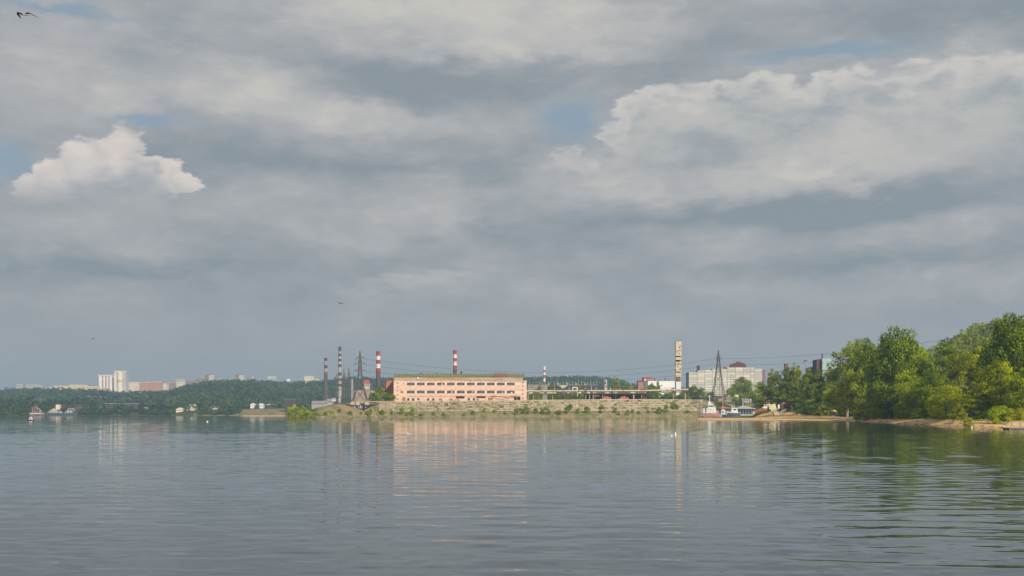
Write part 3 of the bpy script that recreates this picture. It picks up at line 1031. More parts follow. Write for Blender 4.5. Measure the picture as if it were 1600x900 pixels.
# ------------------------------------------------------------------ paints
PINK = mat('peach_render', (0.80, 0.53, 0.40), (0.76, 0.58, 0.47), 0.16, stretch=(1, 1, 2), grime=(0.62, 0.33, 0.19), gscale=0.3, bump=0.02)
PINKP = mat('peach_panel', (0.82, 0.54, 0.41), (0.72, 0.50, 0.38), 0.35, stretch=(1, 1, 1.6), grime=(0.50, 0.29, 0.18), gscale=0.4, bump=0.02)
PIER = mat('cream_pier', (0.86, 0.70, 0.56), (0.80, 0.62, 0.49), 0.8)
BEIGE = mat('beige_parapet', (0.50, 0.40, 0.28), (0.43, 0.33, 0.22), 0.25, stretch=(1, 1, 3), grime=(0.30, 0.18, 0.13), gscale=0.15)
GREENM = mat('green_sheet', (0.20, 0.22, 0.10), (0.15, 0.17, 0.08), 0.5, stretch=(2, 1, 1))
RUSTM = mat('rust_sheet', (0.25, 0.13, 0.085), (0.20, 0.11, 0.07), 0.8)
GLASS = glass_mat('dark_glass', (0.022, 0.035, 0.055))
FRAME = mat('window_frame', (0.30, 0.27, 0.23), (0.18, 0.14, 0.11), 2.0)
WHITE = mat('white_paint', (0.80, 0.79, 0.76), (0.70, 0.69, 0.66), 0.6)
CONC = mat('concrete', (0.46, 0.38, 0.29), (0.36, 0.29, 0.21), 0.3, grime=(0.24, 0.18, 0.12), gscale=0.5)
GREYC = mat('grey_concrete', (0.30, 0.275, 0.24), (0.23, 0.21, 0.19), 0.2, grime=(0.17, 0.15, 0.13), gscale=0.2)
DARKM = mat('dark_metal', (0.050, 0.050, 0.052), (0.09, 0.07, 0.06), 1.0)
STEEL = mat('lattice_steel', (0.13, 0.115, 0.10), (0.085, 0.07, 0.06), 1.0)
CABLE = mat('cable', (0.10, 0.10, 0.11), (0.08, 0.08, 0.09), 1.0)
ORANGE = mat('orange_letters', (0.72, 0.30, 0.04), (0.62, 0.30, 0.09), 1.5)
DOORB = mat('brown_door', (0.42, 0.17, 0.06), (0.34, 0.14, 0.06), 1.0)
BRICK = mat('orange_brick', (0.52, 0.17, 0.065), (0.43, 0.14, 0.06), 1.2)
BLACK = mat('black_and_shade', (0.012, 0.012, 0.014), (0.02, 0.018, 0.018), 1.0)  # for black gear, and as painted shade in openings and recesses
RED = mat('signal_red', (0.42, 0.055, 0.045), (0.33, 0.05, 0.04), 0.4)
DRED = mat('dull_maroon', (0.115, 0.042, 0.050), (0.09, 0.036, 0.045), 0.4)
SMOKEB = mat('sooty_brick', (0.13, 0.085, 0.075), (0.10, 0.075, 0.07), 0.3)
PALEC = mat('pale_ring', (0.40, 0.38, 0.35), (0.33, 0.31, 0.29), 0.3)
PIPE = mat('cream_pipe', (0.62, 0.54, 0.40), (0.52, 0.45, 0.33), 0.5, grime=(0.35, 0.24, 0.15), gscale=0.4)
TRUSS = mat('rusty_truss', (0.22, 0.13, 0.085), (0.13, 0.09, 0.07), 0.8)
PANEL = mat('white_panel', (0.72, 0.70, 0.63), (0.62, 0.60, 0.53), 0.25, stretch=(1, 1, 5), tint=True, grime=(0.52, 0.50, 0.44), gscale=0.5)
MAROON = mat('maroon_sheet', (0.14, 0.045, 0.048), (0.11, 0.04, 0.042), 0.5)
OCHRE = mat('ochre_concrete', (0.68, 0.57, 0.40), (0.58, 0.48, 0.34), 0.5, grime=(0.34, 0.22, 0.12), gscale=0.5)
BLUEG = mat('blue_roof', (0.10, 0.15, 0.21), (0.13, 0.17, 0.22), 0.2)


# ------------------------------------------------------------------ pink factory
Yp = 770.0
k = Yp / FP
zb = Z(628.8, Yp)
F = thing('factory', (X(615, Yp), Yp, zb), 'long peach pink factory with two rows of dark strip windows on the bank', 'factory')
lx = lambda p: (p - 615) * k
lz = lambda p: (628.8 - p) * k
FL = lx(823)
m_ = MB()
m_.box(0, FL, 0.9, 26, -3, lz(594.4))
m_.build('wall', PINK, F)
m_ = MB()
m_.box(0.25, lx(817), 1.4, 24, lz(594.4), lz(588.6))
m_.build('parapet', BEIGE, F)
m_ = MB()
for a, b_ in ((615, 771), (793, 819.5)):
    n = int((b_ - a) / 1.5)
    for i in range(n):
        p0 = a + (b_ - a) * i / n
        p1 = a + (b_ - a) * (i + 1) / n - 0.05
        h = (rt.random() - .5) * 0.18
        m_.box(lx(p0), lx(p1), 0.9 + rt.random() * .08, 1.1, lz(588.9), lz(584.1) + h + (0.5 if p0 > 816 else 0))
tag(m_.build('roof_edge', GREENM, F), 'faded green sheet edging along the roof', kind='stuff')
m_ = MB()
for i in range(13):
    p0 = 771 + 22 * i / 13
    m_.box(lx(p0), lx(p0 + 1.62), 0.85, 1.1, lz(588.8), lz(583.2) + rt.random() * .15)
tag(m_.build('roof_edge_repair', RUSTM, F), 'rust red patch in the green roof edging', kind='stuff')
MB().box(0.1, lx(817.2), 1.1, 25, lz(588.4), lz(585.2)).build('roof', mat('roof_felt', (.12, .12, .10), (.09, .09, .08)), F)
# storeys: panel bands, piers, windows
wx = [635.8 + 15.63 * i for i in range(11)]
WW = 12.1
bands = [(594.4, 598.0), (601.9, 610.4), (614.6, 619.6)]
panes = {}
pm = MB().box(0, 15.5 * k, 0, 0.5, 0, 8.4 * k).build('wall_panel', PINKP)
pm1 = MB().box(0, 15.5 * k, 0, 0.5, 0, 3.5 * k).build('wall_panel', PINKP)
pm2 = MB().box(0, 15.5 * k, 0, 0.5, 0, 4.9 * k).build('wall_panel', PINKP)
meshes = [pm1.data, pm.data, pm2.data]
for o in (pm, pm1, pm2):
    bpy.data.objects.remove(o)
for bi, (t0, t1) in enumerate(bands):
    for i in range(12):
        x = lx(wx[0] - 1.75 + 15.63 * i) - (15.63 * k if i == 11 else 0) * 0
        if i == 11:
            x = lx(wx[10] - 1.75 + 15.63)
        share(meshes[bi], 'wall_panel', F, (x + 0.03, 0.45 - 0.02 * rt.random(), lz(t1)), rot=(0, 0, rt.uniform(-.002, .002)), scale=(0.62 if i == 11 else 1, 1, 1))
# end walls
m_ = MB()
m_.box(0, lx(wx[0] - 1.8), 0.4, 0.95, -1, lz(594.5))
m_.build('end_wall', PINK, F)
m_ = MB()
m_.box(lx(wx[10] + 23.6), FL, 0.4, 0.95, -1, lz(594.5))
m_.build('end_wall', PINK, F)
m_ = MB()
m_.box(0, 3.3 * k, 0, .55, 0, 4.3 * k)
pier = m_.build('pier', PIER)
glassm = MB().box(0, WW * k, 0, 0.1, 0, 4.0 * k).build('glass', GLASS)
curt = MB().box(0, 1, 0, 0.05, 0, 1).build('blind', WHITE)
fr = MB()
for i in range(5):
    fr.box(WW * k * i / 4 - .07, WW * k * i / 4 + .07, 0, .16, 0, 4.0 * k)
fr.box(0, WW * k, 0, .15, -.06, .08)
fr.box(0, WW * k, 0, .15, 4 * k - .1, 4 * k + .05)
fr.box(0, WW * k, -.003, .14, 2.7 * k, 2.7 * k + .09)
frm = fr.build('frame', FRAME)
for row, (t0, t1) in enumerate(((598.0, 601.9), (610.4, 614.6))):
    for i in range(12):
        x = wx[i] - 3.5 if i < 11 else wx[10] + WW
        share(pier.data, 'pier', F, (lx(x), 0.42, lz(t1) + 0.02), scale=(1 if i < 11 else 3.3, 1, 0.93))
    for i in range(11):
        w = share(frm.data, 'window', F, (lx(wx[i]), 0.62, lz(t1) + 0.04))
        g_ = share(glassm.data, 'glass', w, (0, 0.1, 0))
        for q in range(rt.choice((0, 0, 0, 1))):
            a = rt.uniform(0.2, WW * k - 1.6)
            share(curt.data, 'blind', w, (a, 0.06, rt.choice((0.1, .6))), scale=(rt.uniform(.5, 1.2), 1, rt.uniform(.7, 1.5)))
for o in (pier, glassm, curt, frm):
    bpy.data.objects.remove(o)
# ground floor
MB().box(lx(wx[0] - 1.75), lx(803), 0.42, 0.9, -1, lz(619.7)).build('ground_floor_wall', PINKP, F)
MB().box(lx(813), lx(wx[10] + 23.5), 0.42, 0.9, -1, lz(619.7)).build('ground_floor_wall', PINKP, F)
MB().box(lx(803.1), lx(812.9), 0.75, 0.98, -1, lz(616.2)).build('gateway', BLACK, F)  # black panel stands in for the unlit inside of the opening
MB().bar((lx(807.6), .2, -1), (lx(807.2), .2, lz(617)), .5).build('downpipe', GREYC, F)
for p, t0, t1, w, mm, nm in [(638, 622, 626, 3.8, GLASS, 'window'), (645.6, 622, 626.2, 3.8, GLASS, 'window'), (653.6, 622, 625.4, 3.6, GLASS, 'window'),
                             (669, 622, 626, 3.4, GLASS, 'window'), (677, 622, 626, 3.6, GLASS, 'window'), (732.6, 621.6, 625.6, 3.4, GLASS, 'window'),
                             (740.5, 621.6, 625.6, 3.4, GLASS, 'window'), (688.3, 623, 628.2, 4.2, DOORB, 'door'), (705, 623, 628, 4.6, DOORB, 'door'),
                             (711.5, 624.5, 628, 2.2, DOORB, 'door'), (715.2, 624, 628, 2.4, DOORB, 'door'), (746.6, 624, 628, 2.8, RUSTM, 'door'),
                             (766.5, 621.5, 627.5, 7, DOORB, 'gate'), (631, 621, 627, 4, DOORB, 'door'), (628, 611.4, 614, 3.8, DOORB, 'shutter'),
                             (719, 619, 622.6, 13, BLACK, 'recess_shade'), (751.5, 619, 622, 14, BLACK, 'recess_shade')]:  # the two long black panels paint the shade of recesses
    o = MB().box(-w / 2 * k, w / 2 * k, 0, .12, 0, (t1 - t0) * k).build(nm, mm, F)
    o.location = (lx(p), 0.34, lz(t1))
    f_ = MB()
    for a, b_, c0, c1 in ((-w / 2 - .4, -w / 2, -.2, t1 - t0 + .4), (w / 2, w / 2 + .4, -.2, t1 - t0 + .4), (-w / 2, w / 2, t1 - t0, t1 - t0 + .4)):
        f_.box(a * k, b_ * k, -.05, .1, c0 * k, c1 * k)
    f_.build('frame', PIER if nm in ('window',) else DOORB, o)
for p, rows in ((621, (598.6, 604.2, 610.6, 616.8, 623.5)), (817.3, (597.4, 603.2, 609.4, 615.6, 622.8))):
    for r_ in rows:
        o = MB().box(-1.3 * k, 1.3 * k, 0, .1, -.55 * k, .55 * k).build('vent', BLACK, F)
        o.location = (lx(p), 0.34, lz(r_))
# pipes run along the wall on the right of the ground floor
o = MB()
pts = [(768, 618.5), (780, 619.4), (790, 620.6), (799, 619.2), (804, 618.6)]
for a, b_ in zip(pts, pts[1:]):
    o.bar((lx(a[0]), .2, lz(a[1])), (lx(b_[0]), .2, lz(b_[1])), .3)
o.build('wall_pipe', RUSTM, F)
o = MB()
pts = [(771, 620.4), (775, 622.9), (786, 623.6), (803, 621)]
for a, b_ in zip(pts, pts[1:]):
    o.bar((lx(a[0]), .22, lz(a[1])), (lx(b_[0]), .22, lz(b_[1])), .22)
o.build('wall_pipe', RUSTM, F)
o = MB().box(lx(638), lx(803), 0.28, 0.40, lz(619.9), lz(619.55)).build('ledge', RUSTM, F)
o = MB().box(0.1, FL - .1, 0.30, 0.39, lz(594.75), lz(594.2)).build('cornice', BEIGE, F)
# worn orange letters along the parapet, too worn to read from the river
o = MB()
p = 659.0
while p < 727.5:
    w = rt.uniform(2.0, 2.8)
    if 711.4 < p < 713.2:
        p += 1.8
        continue
    a, b_, t0, t1 = lx(p), lx(p + w), lz(593.3), lz(590.3)
    if p < 668:
        t0, t1 = lz(593.9), lz(591.4)
    st = rt.sample(['l', 'r', 't', 'm', 'b'], 3) + ['l']
    for s_ in set(st):
        if s_ == 'l':
            o.box(a, a + .32, 1.22, 1.38, t0, t1)
        if s_ == 'r':
            o.box(b_ - .32, b_, 1.22, 1.38, t0, t1)
        if s_ == 't':
            o.box(a + .33, b_ - .33, 1.22, 1.38, t1 - .28, t1)
        if s_ == 'm':
            o.box(a + .33, b_ - .33, 1.22, 1.38, (t0 + t1) / 2 - .14, (t0 + t1) / 2 + .14)
        if s_ == 'b':
            o.box(a + .33, b_ - .33, 1.22, 1.38, t0, t0 + .28)
    p += w + 0.7
tag(o.build('roof_letters', ORANGE, F), 'row of worn orange letters along the parapet', kind='stuff')
o = MB().cyl((lx(653), .95, lz(590.9)), (lx(653), 1.35, lz(590.9)), 2.3 * k, n=20).build('clock_rim', DARKM, F)
MB().cyl((lx(653), .80, lz(590.9)), (lx(653), .94, lz(590.9)), 1.8 * k, n=20).build('clock_face', WHITE, o)
o = MB()
o.cyl((lx(720), 9, lz(585)), (lx(720), 9, lz(583)), .5 * k)
o.cyl((lx(720), 9, lz(583)), (lx(720), 9, lz(579.6)), 1.4 * k, 1.7 * k)
o.build('roof_tank', DRED, F)
o = MB().prism([(lx(649), lz(584.6)), (lx(652), lz(583.0)), (lx(655.5), lz(581.8)), (lx(659.5), lz(583.0)), (lx(662), lz(584.6))], 12, 18)
o.build('skylight', DARKM, F)
MB().box(lx(679), lx(682.6), 12, 15, lz(585), lz(582.4)).build('skylight', DARKM, F)
for p in (616, 752, 758, 767, 781, 790, 818):
    MB().bar((lx(p), 5, lz(587)), (lx(p), 5, lz(rt.uniform(578.6, 581.5))), .16).build('aerial', DARKM, F)

# orange brick annexe
A = thing('brick_annexe', (X(600, 792), 792, Z(629, 792)), 'orange brick annexe rising behind trees at the left end of the pink factory', 'building')
ka = 792 / FP
MB().prism([(3.2 * ka, -2), (16 * ka, -2), (16 * ka, 34.6 * ka), (4.2 * ka, 34.2 * ka), (4.2 * ka, 30 * ka), (3.2 * ka, 29.5 * ka)], 0, 16).build('wall', BRICK, A)
MB().box(0, 3.1 * ka, .5, 12, 0, 27 * ka).build('stair_tower', mat('shade_brick', (.16, .06, .05), (.12, .05, .045)), A)  # darker brick colour paints the shade on the annexe's left side
MB().box(3.0 * ka, 16.2 * ka, -.2, 16.2, 34.62 * ka, 35.2 * ka).build('roof', DARKM, A)
for q in range(3):
    MB().box(1.0 * ka, 2.2 * ka, .35, .49, (10 + 6 * q) * ka, (12.5 + 6 * q) * ka).build('window', GLASS, A)

# ------------------------------------------------------------------ concrete bank facing
E = thing('bank_facing', (0, 0, 0), 'long weathered facing of concrete slabs below the factory', 'embankment')
rb = random.Random(3)


def bank_pt(px, f, lift=0.0):
    Y = float(ip(px, BANK_Y)) + 12 + 14 * f
    top = EYE + (HZ - float(ip(px, BANK_TOP))) / FP * (float(ip(px, BANK_Y)) + 26)
    return Vector((X(px, Y), Y - 0.5, top * (0.35 + 0.65 * f) + 0.35 + lift))


SL = [mat('slab%d' % i, c, tuple(v * .8 for v in c), 0.25, grime=(0.30, 0.25, 0.15), gscale=0.12) for i, c in enumerate(
    [(0.50, 0.40, 0.26), (0.46, 0.37, 0.24), (0.53, 0.43, 0.29), (0.42, 0.35, 0.21), (0.46, 0.35, 0.23)])]
o = MB()
rows = [0.0, 0.17, 0.34, 0.51, 0.68, 0.85]
px = 592.0
while px < 1096:
    w = 5.4 if px < 830 else 4.6
    for ri, f0 in enumerate(rows):
        f1 = f0 + 0.152
        if rb.random() < 0.05:
            continue
        a, b_ = bank_pt(px + .1, f0, rb.uniform(-.03, .03)), bank_pt(px + w - .1, f0, rb.uniform(-.03, .03))
        c_, d_ = bank_pt(px + w - .1, f1, rb.uniform(-.03, .03)), bank_pt(px + .1, f1, rb.uniform(-.03, .03))
        dn = Vector((0, .28, -.25))
        o.add([a, b_, c_, d_, a + dn, b_ + dn, c_ + dn, d_ + dn],
              [(0, 1, 2, 3), (4, 7, 6, 5), (0, 4, 5, 1), (1, 5, 6, 2), (2, 6, 7, 3), (3, 7, 4, 0)], rb.choice((0, 0, 1, 1, 2, 3, 4)))
    px += w
tag(o.build('concrete_slabs', SL, E), kind='stuff')
o = MB()
px = 572.0
while px < 1098:
    a, b_ = bank_pt(px, 1.0, .1), bank_pt(px + 7.8, 1.0, .1)
    o.add([a + Vector((0, -.3, 0)), b_ + Vector((0, -.3, 0)), b_ + Vector((0, -.3, .62)), a + Vector((0, -.3, .62)),
           a + Vector((0, 2, 0)), b_ + Vector((0, 2, 0)), b_ + Vector((0, 2, .62)), a + Vector((0, 2, .62))],
          [(0, 1, 2, 3), (3, 2, 6, 7), (4, 7, 6, 5), (0, 3, 7, 4), (1, 5, 6, 2)])
    px += 8
tag(o.build('coping', mat('pale_coping', (0.56, 0.46, 0.32), (0.46, 0.38, 0.27), 0.5), E), kind='stuff')
# tufts of weeds rooted in the joints
g = np.random.default_rng(4)
n = 520
pxs = g.uniform(585, 1095, n)
pts = np.array([tuple(bank_pt(a, min(1, b_), .25)) for a, b_ in zip(pxs, g.uniform(0.02, 1.0, n))])
per = 16
pp = (pts[:, None, :] + g.normal(0, 1, (n, per, 3)) * np.array([.5, .2, .26]) * g.uniform(.4, 1.5, (n, 1, 1))).reshape(-1, 3)
me = mesh_quads('weeds', leaf_quads(g, pp, np.tile([0, -.5, .6], (len(pp), 1)), .26), g.uniform(0, .7, len(pp)), LEAF)
o = bpy.data.objects.new('weeds', me)
col.objects.link(o)
tag(o, 'green weeds growing in the joints of the concrete bank facing', 'weeds', kind='stuff')
# rubble and grass tufts on the lower bank
n = 900
pxs = g.uniform(455, 1100, n)
Yb = ip(pxs, BANK_Y) + g.uniform(0.5, 13, n)
pts = np.stack([X(pxs, Yb), Yb, ground(pxs, Yb)[0] + .15], 1)
pp = (pts[:, None, :] + g.normal(0, 1, (n, 10, 3)) * np.array([.8, .4, .2]) * g.uniform(.4, 1.4, (n, 1, 1))).reshape(-1, 3)
me = mesh_quads('shore_grass', leaf_quads(g, pp, np.tile([0, -.5, .6], (len(pp), 1)), .28), g.uniform(0.3, 1, len(pp)), LEAF)
o = bpy.data.objects.new('shore_grass', me)
col.objects.link(o)
tag(o, 'low green growth scattered over the foot of the bank', 'grass', kind='stuff')
g2 = random.Random(9)
o = MB()
for i in range(700):
    px = g2.uniform(480, 1098)
    Yq = float(ip(px, BANK_Y)) + g2.uniform(-.5, 9)
    p = Vector((X(px, Yq), Yq, gz(px, Yq)))
    s_ = g2.uniform(.2, .75)
    o.box(-s_, s_, -s_ * .7, s_ * .7, -s_ * .4, s_ * .4, g2.choice((0, 1)),
          Matrix.Translation(p) @ Matrix.Rotation(g2.uniform(0, 3), 4, (g2.random(), g2.random(), 1)))
tag(o.build('rubble', [CONC, GREYC]), 'broken concrete rubble lying along the waterline of the factory bank', 'rubble', kind='stuff')

# graffiti wall: a black painted wedge of slabs with pale letters
YG = next(y_ for y_ in np.arange(655, 720, .5) if HZ - (gz(566, y_) - EYE) / y_ * FP <= 640.6) - .5
gx = lambda p: X(p, YG) - X(565, YG)
gzz = lambda p: Z(p, YG)
GR = thing('graffiti_wall', (X(565, YG), YG + 3, 0), 'black painted wedge wall with pale graffiti letters below the large pylon', 'graffiti wall')


def seen(px, py):
    for y_ in np.arange(600, 760, .5):
        if HZ - (gz(px, y_) - EYE) / y_ * FP <= py:
            return float(y_)
    return 740.0


def gpt(px, py, lift=1.2):
    ya, yb = seen(px, 640.0), seen(px, 634.0)
    Yk = ya + (640.0 - py) * (yb - ya) / 6.0 - lift
    return P(px, py, Yk) - Vector((X(565, YG), YG + 3, 0))


wt = [(540, 631.6), (546, 631.5), (553, 631.4), (560, 631.3), (567, 631.3), (574, 631.4), (581, 631.6), (590, 631.8)]
wb = [(540.2, 632.0), (546, 633.4), (553, 635.6), (560, 639.0), (567, 640.1), (574, 638.0), (581, 634.8), (590, 632.2)]
vs, fs = [], []
for a, b_ in zip(wt, wb):
    vs += [gpt(*a), gpt(*b_), gpt(*b_) + Vector((0, 3, -.6)), gpt(*a) + Vector((0, 3, -.2))]
for i in range(7):
    for j in range(4):
        fs.append((i * 4 + j, i * 4 + (j + 1) % 4, (i + 1) * 4 + (j + 1) % 4, (i + 1) * 4 + j))
fs += [(3, 2, 1, 0), (28, 29, 30, 31)]
MB().add(vs, fs).build('slab', mat('black_paint', (0.018, 0.018, 0.03), (0.035, 0.03, 0.04), 0.6), GR)
o = MB()
LT = mat('pale_graffiti', (0.62, 0.60, 0.58), (0.40, 0.38, 0.38), 1.5)


def stroke(pts, w=.32):
    for a, b_ in zip(pts, pts[1:]):
        o.bar(gpt(a[0], a[1], 1.35), gpt(b_[0], b_[1], 1.35), w, .12)


stroke([(551.3, 632.5), (551.5, 634.8)])
stroke([(554.4, 632.3), (553.6, 637.6)])
stroke([(553.3, 632.4), (555.2, 632.6), (555.9, 634), (554.6, 635)])
stroke([(557.5, 632.6), (557.4, 635.6)], .42)
stroke([(555.6, 635.2), (555.9, 637.9)])
stroke([(559.1, 638.6), (560.2, 633.2), (561.5, 638.5)], .3)
stroke([(559.6, 636.4), (561, 636.4)], .25)
stroke([(563.2, 637.8), (563.5, 633.4)], .42)
stroke([(564.2, 633.6), (564.8, 638.8)])
stroke([(566.2, 634.5), (566.2, 638.6)], .22)
stroke([(570.5, 636.2), (572.0, 636.9)], .5)
stroke([(571.2, 635.2), (571.3, 637.6)], .3)
stroke([(574, 634), (575.1, 633.3)], .25)
tag(o.build('graffiti_letters', LT, GR), kind='stuff')


# ------------------------------------------------------------------ chimneys
def chimney(px, top, bot, Y, w0, w1, rings, label, cap=True):
    zt, z0 = Z(top, Y), min(Z(bot, Y), gz(px, Y))
    T_ = thing('chimney', (X(px, Y), Y, z0), label, 'chimney', 'banded factory chimneys')
    kk = Y / FP
    H = zt - z0
    rad = lambda z: (w0 + (w1 - w0) * (H - z) / H) * kk / 2
    for (t0, t1, mm) in rings:
        a, b_ = max(0, Z(t1, Y) - z0), Z(t0, Y) - z0
        MB().cyl((0, 0, a), (0, 0, b_), rad(a), rad(b_), 20, caps=False).build('band', mm, T_, smooth=True)
    if cap:
        MB().cyl((0, 0, H - .9), (0, 0, H + .1), rad(H) * 1.12, rad(H) * 1.12, 20).build('cap', rings[0][2], T_)
    for py in np.arange(top + 7, bot - 6, 12):
        z = Z(py, Y) - z0
        r = rad(z)
        o_ = MB()
        for i in range(16):
            a0, a1 = 6.283 * i / 16, 6.283 * (i + 1) / 16
            o_.bar((math.cos(a0) * r * 1.12, math.sin(a0) * r * 1.12, z), (math.cos(a1) * r * 1.12, math.sin(a1) * r * 1.12, z), .18)
        o_.build('gallery', DARKM, T_)
    return T_


chimney(509, 559.5, 624, 1300, 4.8, 7.2, [(559.5, 564.3, DRED), (564.3, 570.3, PALEC), (570.3, 575.8, DRED), (575.8, 581, PALEC), (581, 586.4, mat('deep_maroon', (.24, .05, .07), (.19, .045, .06))), (586.4, 626, SMOKEB)],
        'leftmost dark chimney with three maroon bands above a long sooty shaft')
chimney(531, 542, 630, 1080, 4.4, 6.4, [(542, 548.4, DRED), (548.4, 552.6, PALEC), (552.6, 556.8, DRED), (556.8, 561, PALEC), (561, 564.8, DRED), (564.8, 569.2, PALEC), (569.2, 573.2, DRED),
                                        (573.2, 582, PALEC), (582, 587, DRED), (587, 591.5, PALEC), (591.5, 595, DRED), (595, 600, PALEC), (600, 604, DRED), (604, 630, PALEC)],
        'tallest thin chimney ringed with many dull maroon and grey bands')
chimney(591, 549, 612, 1000, 6.2, 8.2, [(549, 555.6, RED), (555.6, 562.2, WHITE), (562.2, 568.6, RED), (568.6, 575.2, WHITE), (575.2, 582, RED), (582, 614, SMOKEB)],
        'red and white banded chimney between the left pylon and the pink factory')
chimney(711, 547.6, 612, 860, 5.4, 6.8, [(547.6, 553.4, RED), (553.4, 559.4, WHITE), (559.4, 565, RED), (565, 571, WHITE), (571, 578, RED), (578, 612, SMOKEB)],
        'bright red and white chimney rising behind the roof of the pink factory')
chimney(850.5, 572.5, 604, 1500, 3.6, 4.4, [(572.5, 578, WHITE), (578, 581.3, RED), (581.3, 586, WHITE), (586, 590.6, RED), (590.6, 596.5, WHITE), (596.5, 612, SMOKEB)],
        'small white chimney with red bands behind the conveyor gantry')
chimney(395, 587, 600, 2300, 2.4, 2.8, [(587, 588.4, RED), (588.4, 590.4, WHITE), (590.4, 591.9, RED), (591.9, 594.6, WHITE), (594.6, 602, RED)],
        'tiny white and red chimney among the trees on the far hilltop', cap=False)


# ------------------------------------------------------------------ pylons and cables
def lattice(o_, levels, th, cross=True):
    """levels: (z, half width); four legs with X bracing between levels"""
    for (z0, w0), (z1, w1) in zip(levels, levels[1:]):
        c0 = [(-w0, -w0, z0), (w0, -w0, z0), (w0, w0, z0), (-w0, w0, z0)]
        c1 = [(-w1, -w1, z1), (w1, -w1, z1), (w1, w1, z1), (-w1, w1, z1)]
        for i in range(4):
            j = (i + 1) % 4
            o_['legs'].bar(c0[i], c1[i], th)
            if cross:
                o_['bracing'].bar(c0[i], c1[j], th * .55)
                o_['bracing'].bar(c0[j], c1[i], th * .55)
            o_['bracing'].bar(c1[i], c1[j], th * .55)


def pylon(px, top, bot, Y, levels, arms, th, label, rz=0.0):
    z0 = Z(bot, Y)
    T_ = thing('electricity_pylon', (X(px, Y), Y, z0), label, 'pylon', None, rz)
    kk = Y / FP
    o_ = {'legs': MB(), 'bracing': MB()}
    lv = [((bot - py) * kk, hw * kk) for py, hw in levels]
    lattice(o_, lv, th)
    tag(o_['legs'].build('legs', STEEL, T_), kind='stuff')
    tag(o_['bracing'].build('bracing', STEEL, T_), kind='stuff')
    for py, a, dr in arms:
        z = (bot - py) * kk
        L = a * kk
        m = MB()
        for s_ in (-1, 1):
            m.bar((0, -.4, z), (s_ * L, 0, z - .1), th * .8)
            m.bar((0, .4, z), (s_ * L, 0, z - .1), th * .8)
            m.bar((0, 0, z + dr), (s_ * L, 0, z), th * .7)
        c_ = m.build('crossarm', STEEL, T_)
        for s_ in (-1, 1):
            MB().cyl((s_ * L, 0, z - .1), (s_ * L, 0, z - 1.7), .16, .16, 6).build('insulator', GREYC, c_)
    return T_


pylon(562.5, 548, 632, 695, [(632, 12.5), (609.5, 6.6), (609, 6.5), (592, 3.7), (580, 2.3), (569, 1.8), (559.5, 1.4), (555, 0.7), (548, .12)],
      [(559.6, 6.6, 1.4), (568.6, 9.6, 1.6), (579, 9.3, 1.4)], .34, 'large lattice electricity pylon with three pairs of arms above the graffiti on the bank')
pylon(1122.5, 547, 626, 800, [(626, 10.4), (616, 8.4), (600, 5.8), (586, 4.2), (577, 3.3), (568, 2.2), (559, 1.5), (553, .8), (547, .1)],
      [(559.3, 4.4, .8)], .32, 'tapering lattice pylon standing in front of the white panel building')
pylon(545, 574, 628, 1030, [(628, 4), (605, 2.2), (592, 1.4), (580, .8), (574, .1)], [(584.4, 5.2, 1), (591, 4.6, 1)], .22,
      'distant thin pylon right of the tallest chimney')
pylon(537.5, 576, 628, 1080, [(628, 4), (605, 2.2), (592, 1.4), (582, .8), (576, .1)], [(588, 4.2, 1)], .2,
      'distant thin pylon immediately beside the tallest chimney')
pylon(526.3, 583, 626, 1180, [(626, 3.5), (605, 1.8), (592, 1.1), (583, .1)], [(588, 3, 1)], .2,
      'faint pylon left of the tallest chimney')
# footings of the big pylon
for q, px in enumerate((551, 559.5, 573.5)):
    o = MB().prism([(-1.3, -.6), (1.3, -.6), (1.0, .9), (.4, 1.5), (-.5, 1.4), (-1.1, .7)], -1, 1).build('pylon_footing', mat('footing', (.55, .42, .3), (.48, .36, .26)))
    o.location = (X(px, 684), 684, Z(631, 684))
    tag(o, ['pale concrete footing under the left leg of the large pylon', 'pale concrete footing under the middle of the large pylon', 'pale concrete footing under the right leg of the large pylon'][q], 'footing', 'footings of the large pylon')


def cable(pts, r, label):
    cu = bpy.data.curves.new('power_cable', 'CURVE')
    cu.dimensions = '3D'
    cu.bevel_depth = r
    cu.bevel_resolution = 0
    s_ = cu.splines.new('POLY')
    s_.points.add(len(pts) - 1)
    for i, p in enumerate(pts):
        s_.points[i].co = (*p, 1)
    cu.materials.append(CABLE)
    o_ = bpy.data.objects.new('power_cable', cu)
    col.objects.link(o_)
    dg = bpy.context.evaluated_depsgraph_get()
    me_ = bpy.data.meshes.new_from_object(o_.evaluated_get(dg))
    bpy.data.objects.remove(o_)
    m2 = bpy.data.objects.new('power_cable', me_)
    col.objects.link(m2)
    return tag(m2, label, 'power cable', 'cables strung between the two large pylons')


def span(a, b_, sag, n=24):
    return [a.lerp(b_, i / n) - Vector((0, 0, sag * 4 * (i / n) * (1 - i / n))) for i in range(n + 1)]


SP = [((569, 560.6), (1118.2, 560.2), (1640, 505, 430), 9.5, 'highest'), ((572, 570), (1119, 569), (1640, 524, 430), 9.0, 'middle'), ((571.8, 580.2), (1119, 579.4), (1640, 540, 430), 7.5, 'lowest')]
for a, b_, c_, sag, wd in SP:
    p0, p1, p2 = P(*a, 695), P(*b_, 800), P(c_[0], c_[1], c_[2])
    cable(span(p0, p1, sag), .075, '%s thin cable sagging from the large pylon to the tapering one' % wd)
    cable(span(p1, p2, 4.0), .06, '%s thin cable running right from the tapering pylon over the grove' % wd)


def hit(px, py, Y0, Y1, d=1.0):
    """distance at which the land is seen at pixel (px, py)"""
    for Y in np.arange(Y0, Y1, d):
        if HZ - (gz(px, Y) - EYE) / Y * FP <= py:
            return float(Y)
    return float(Y1)


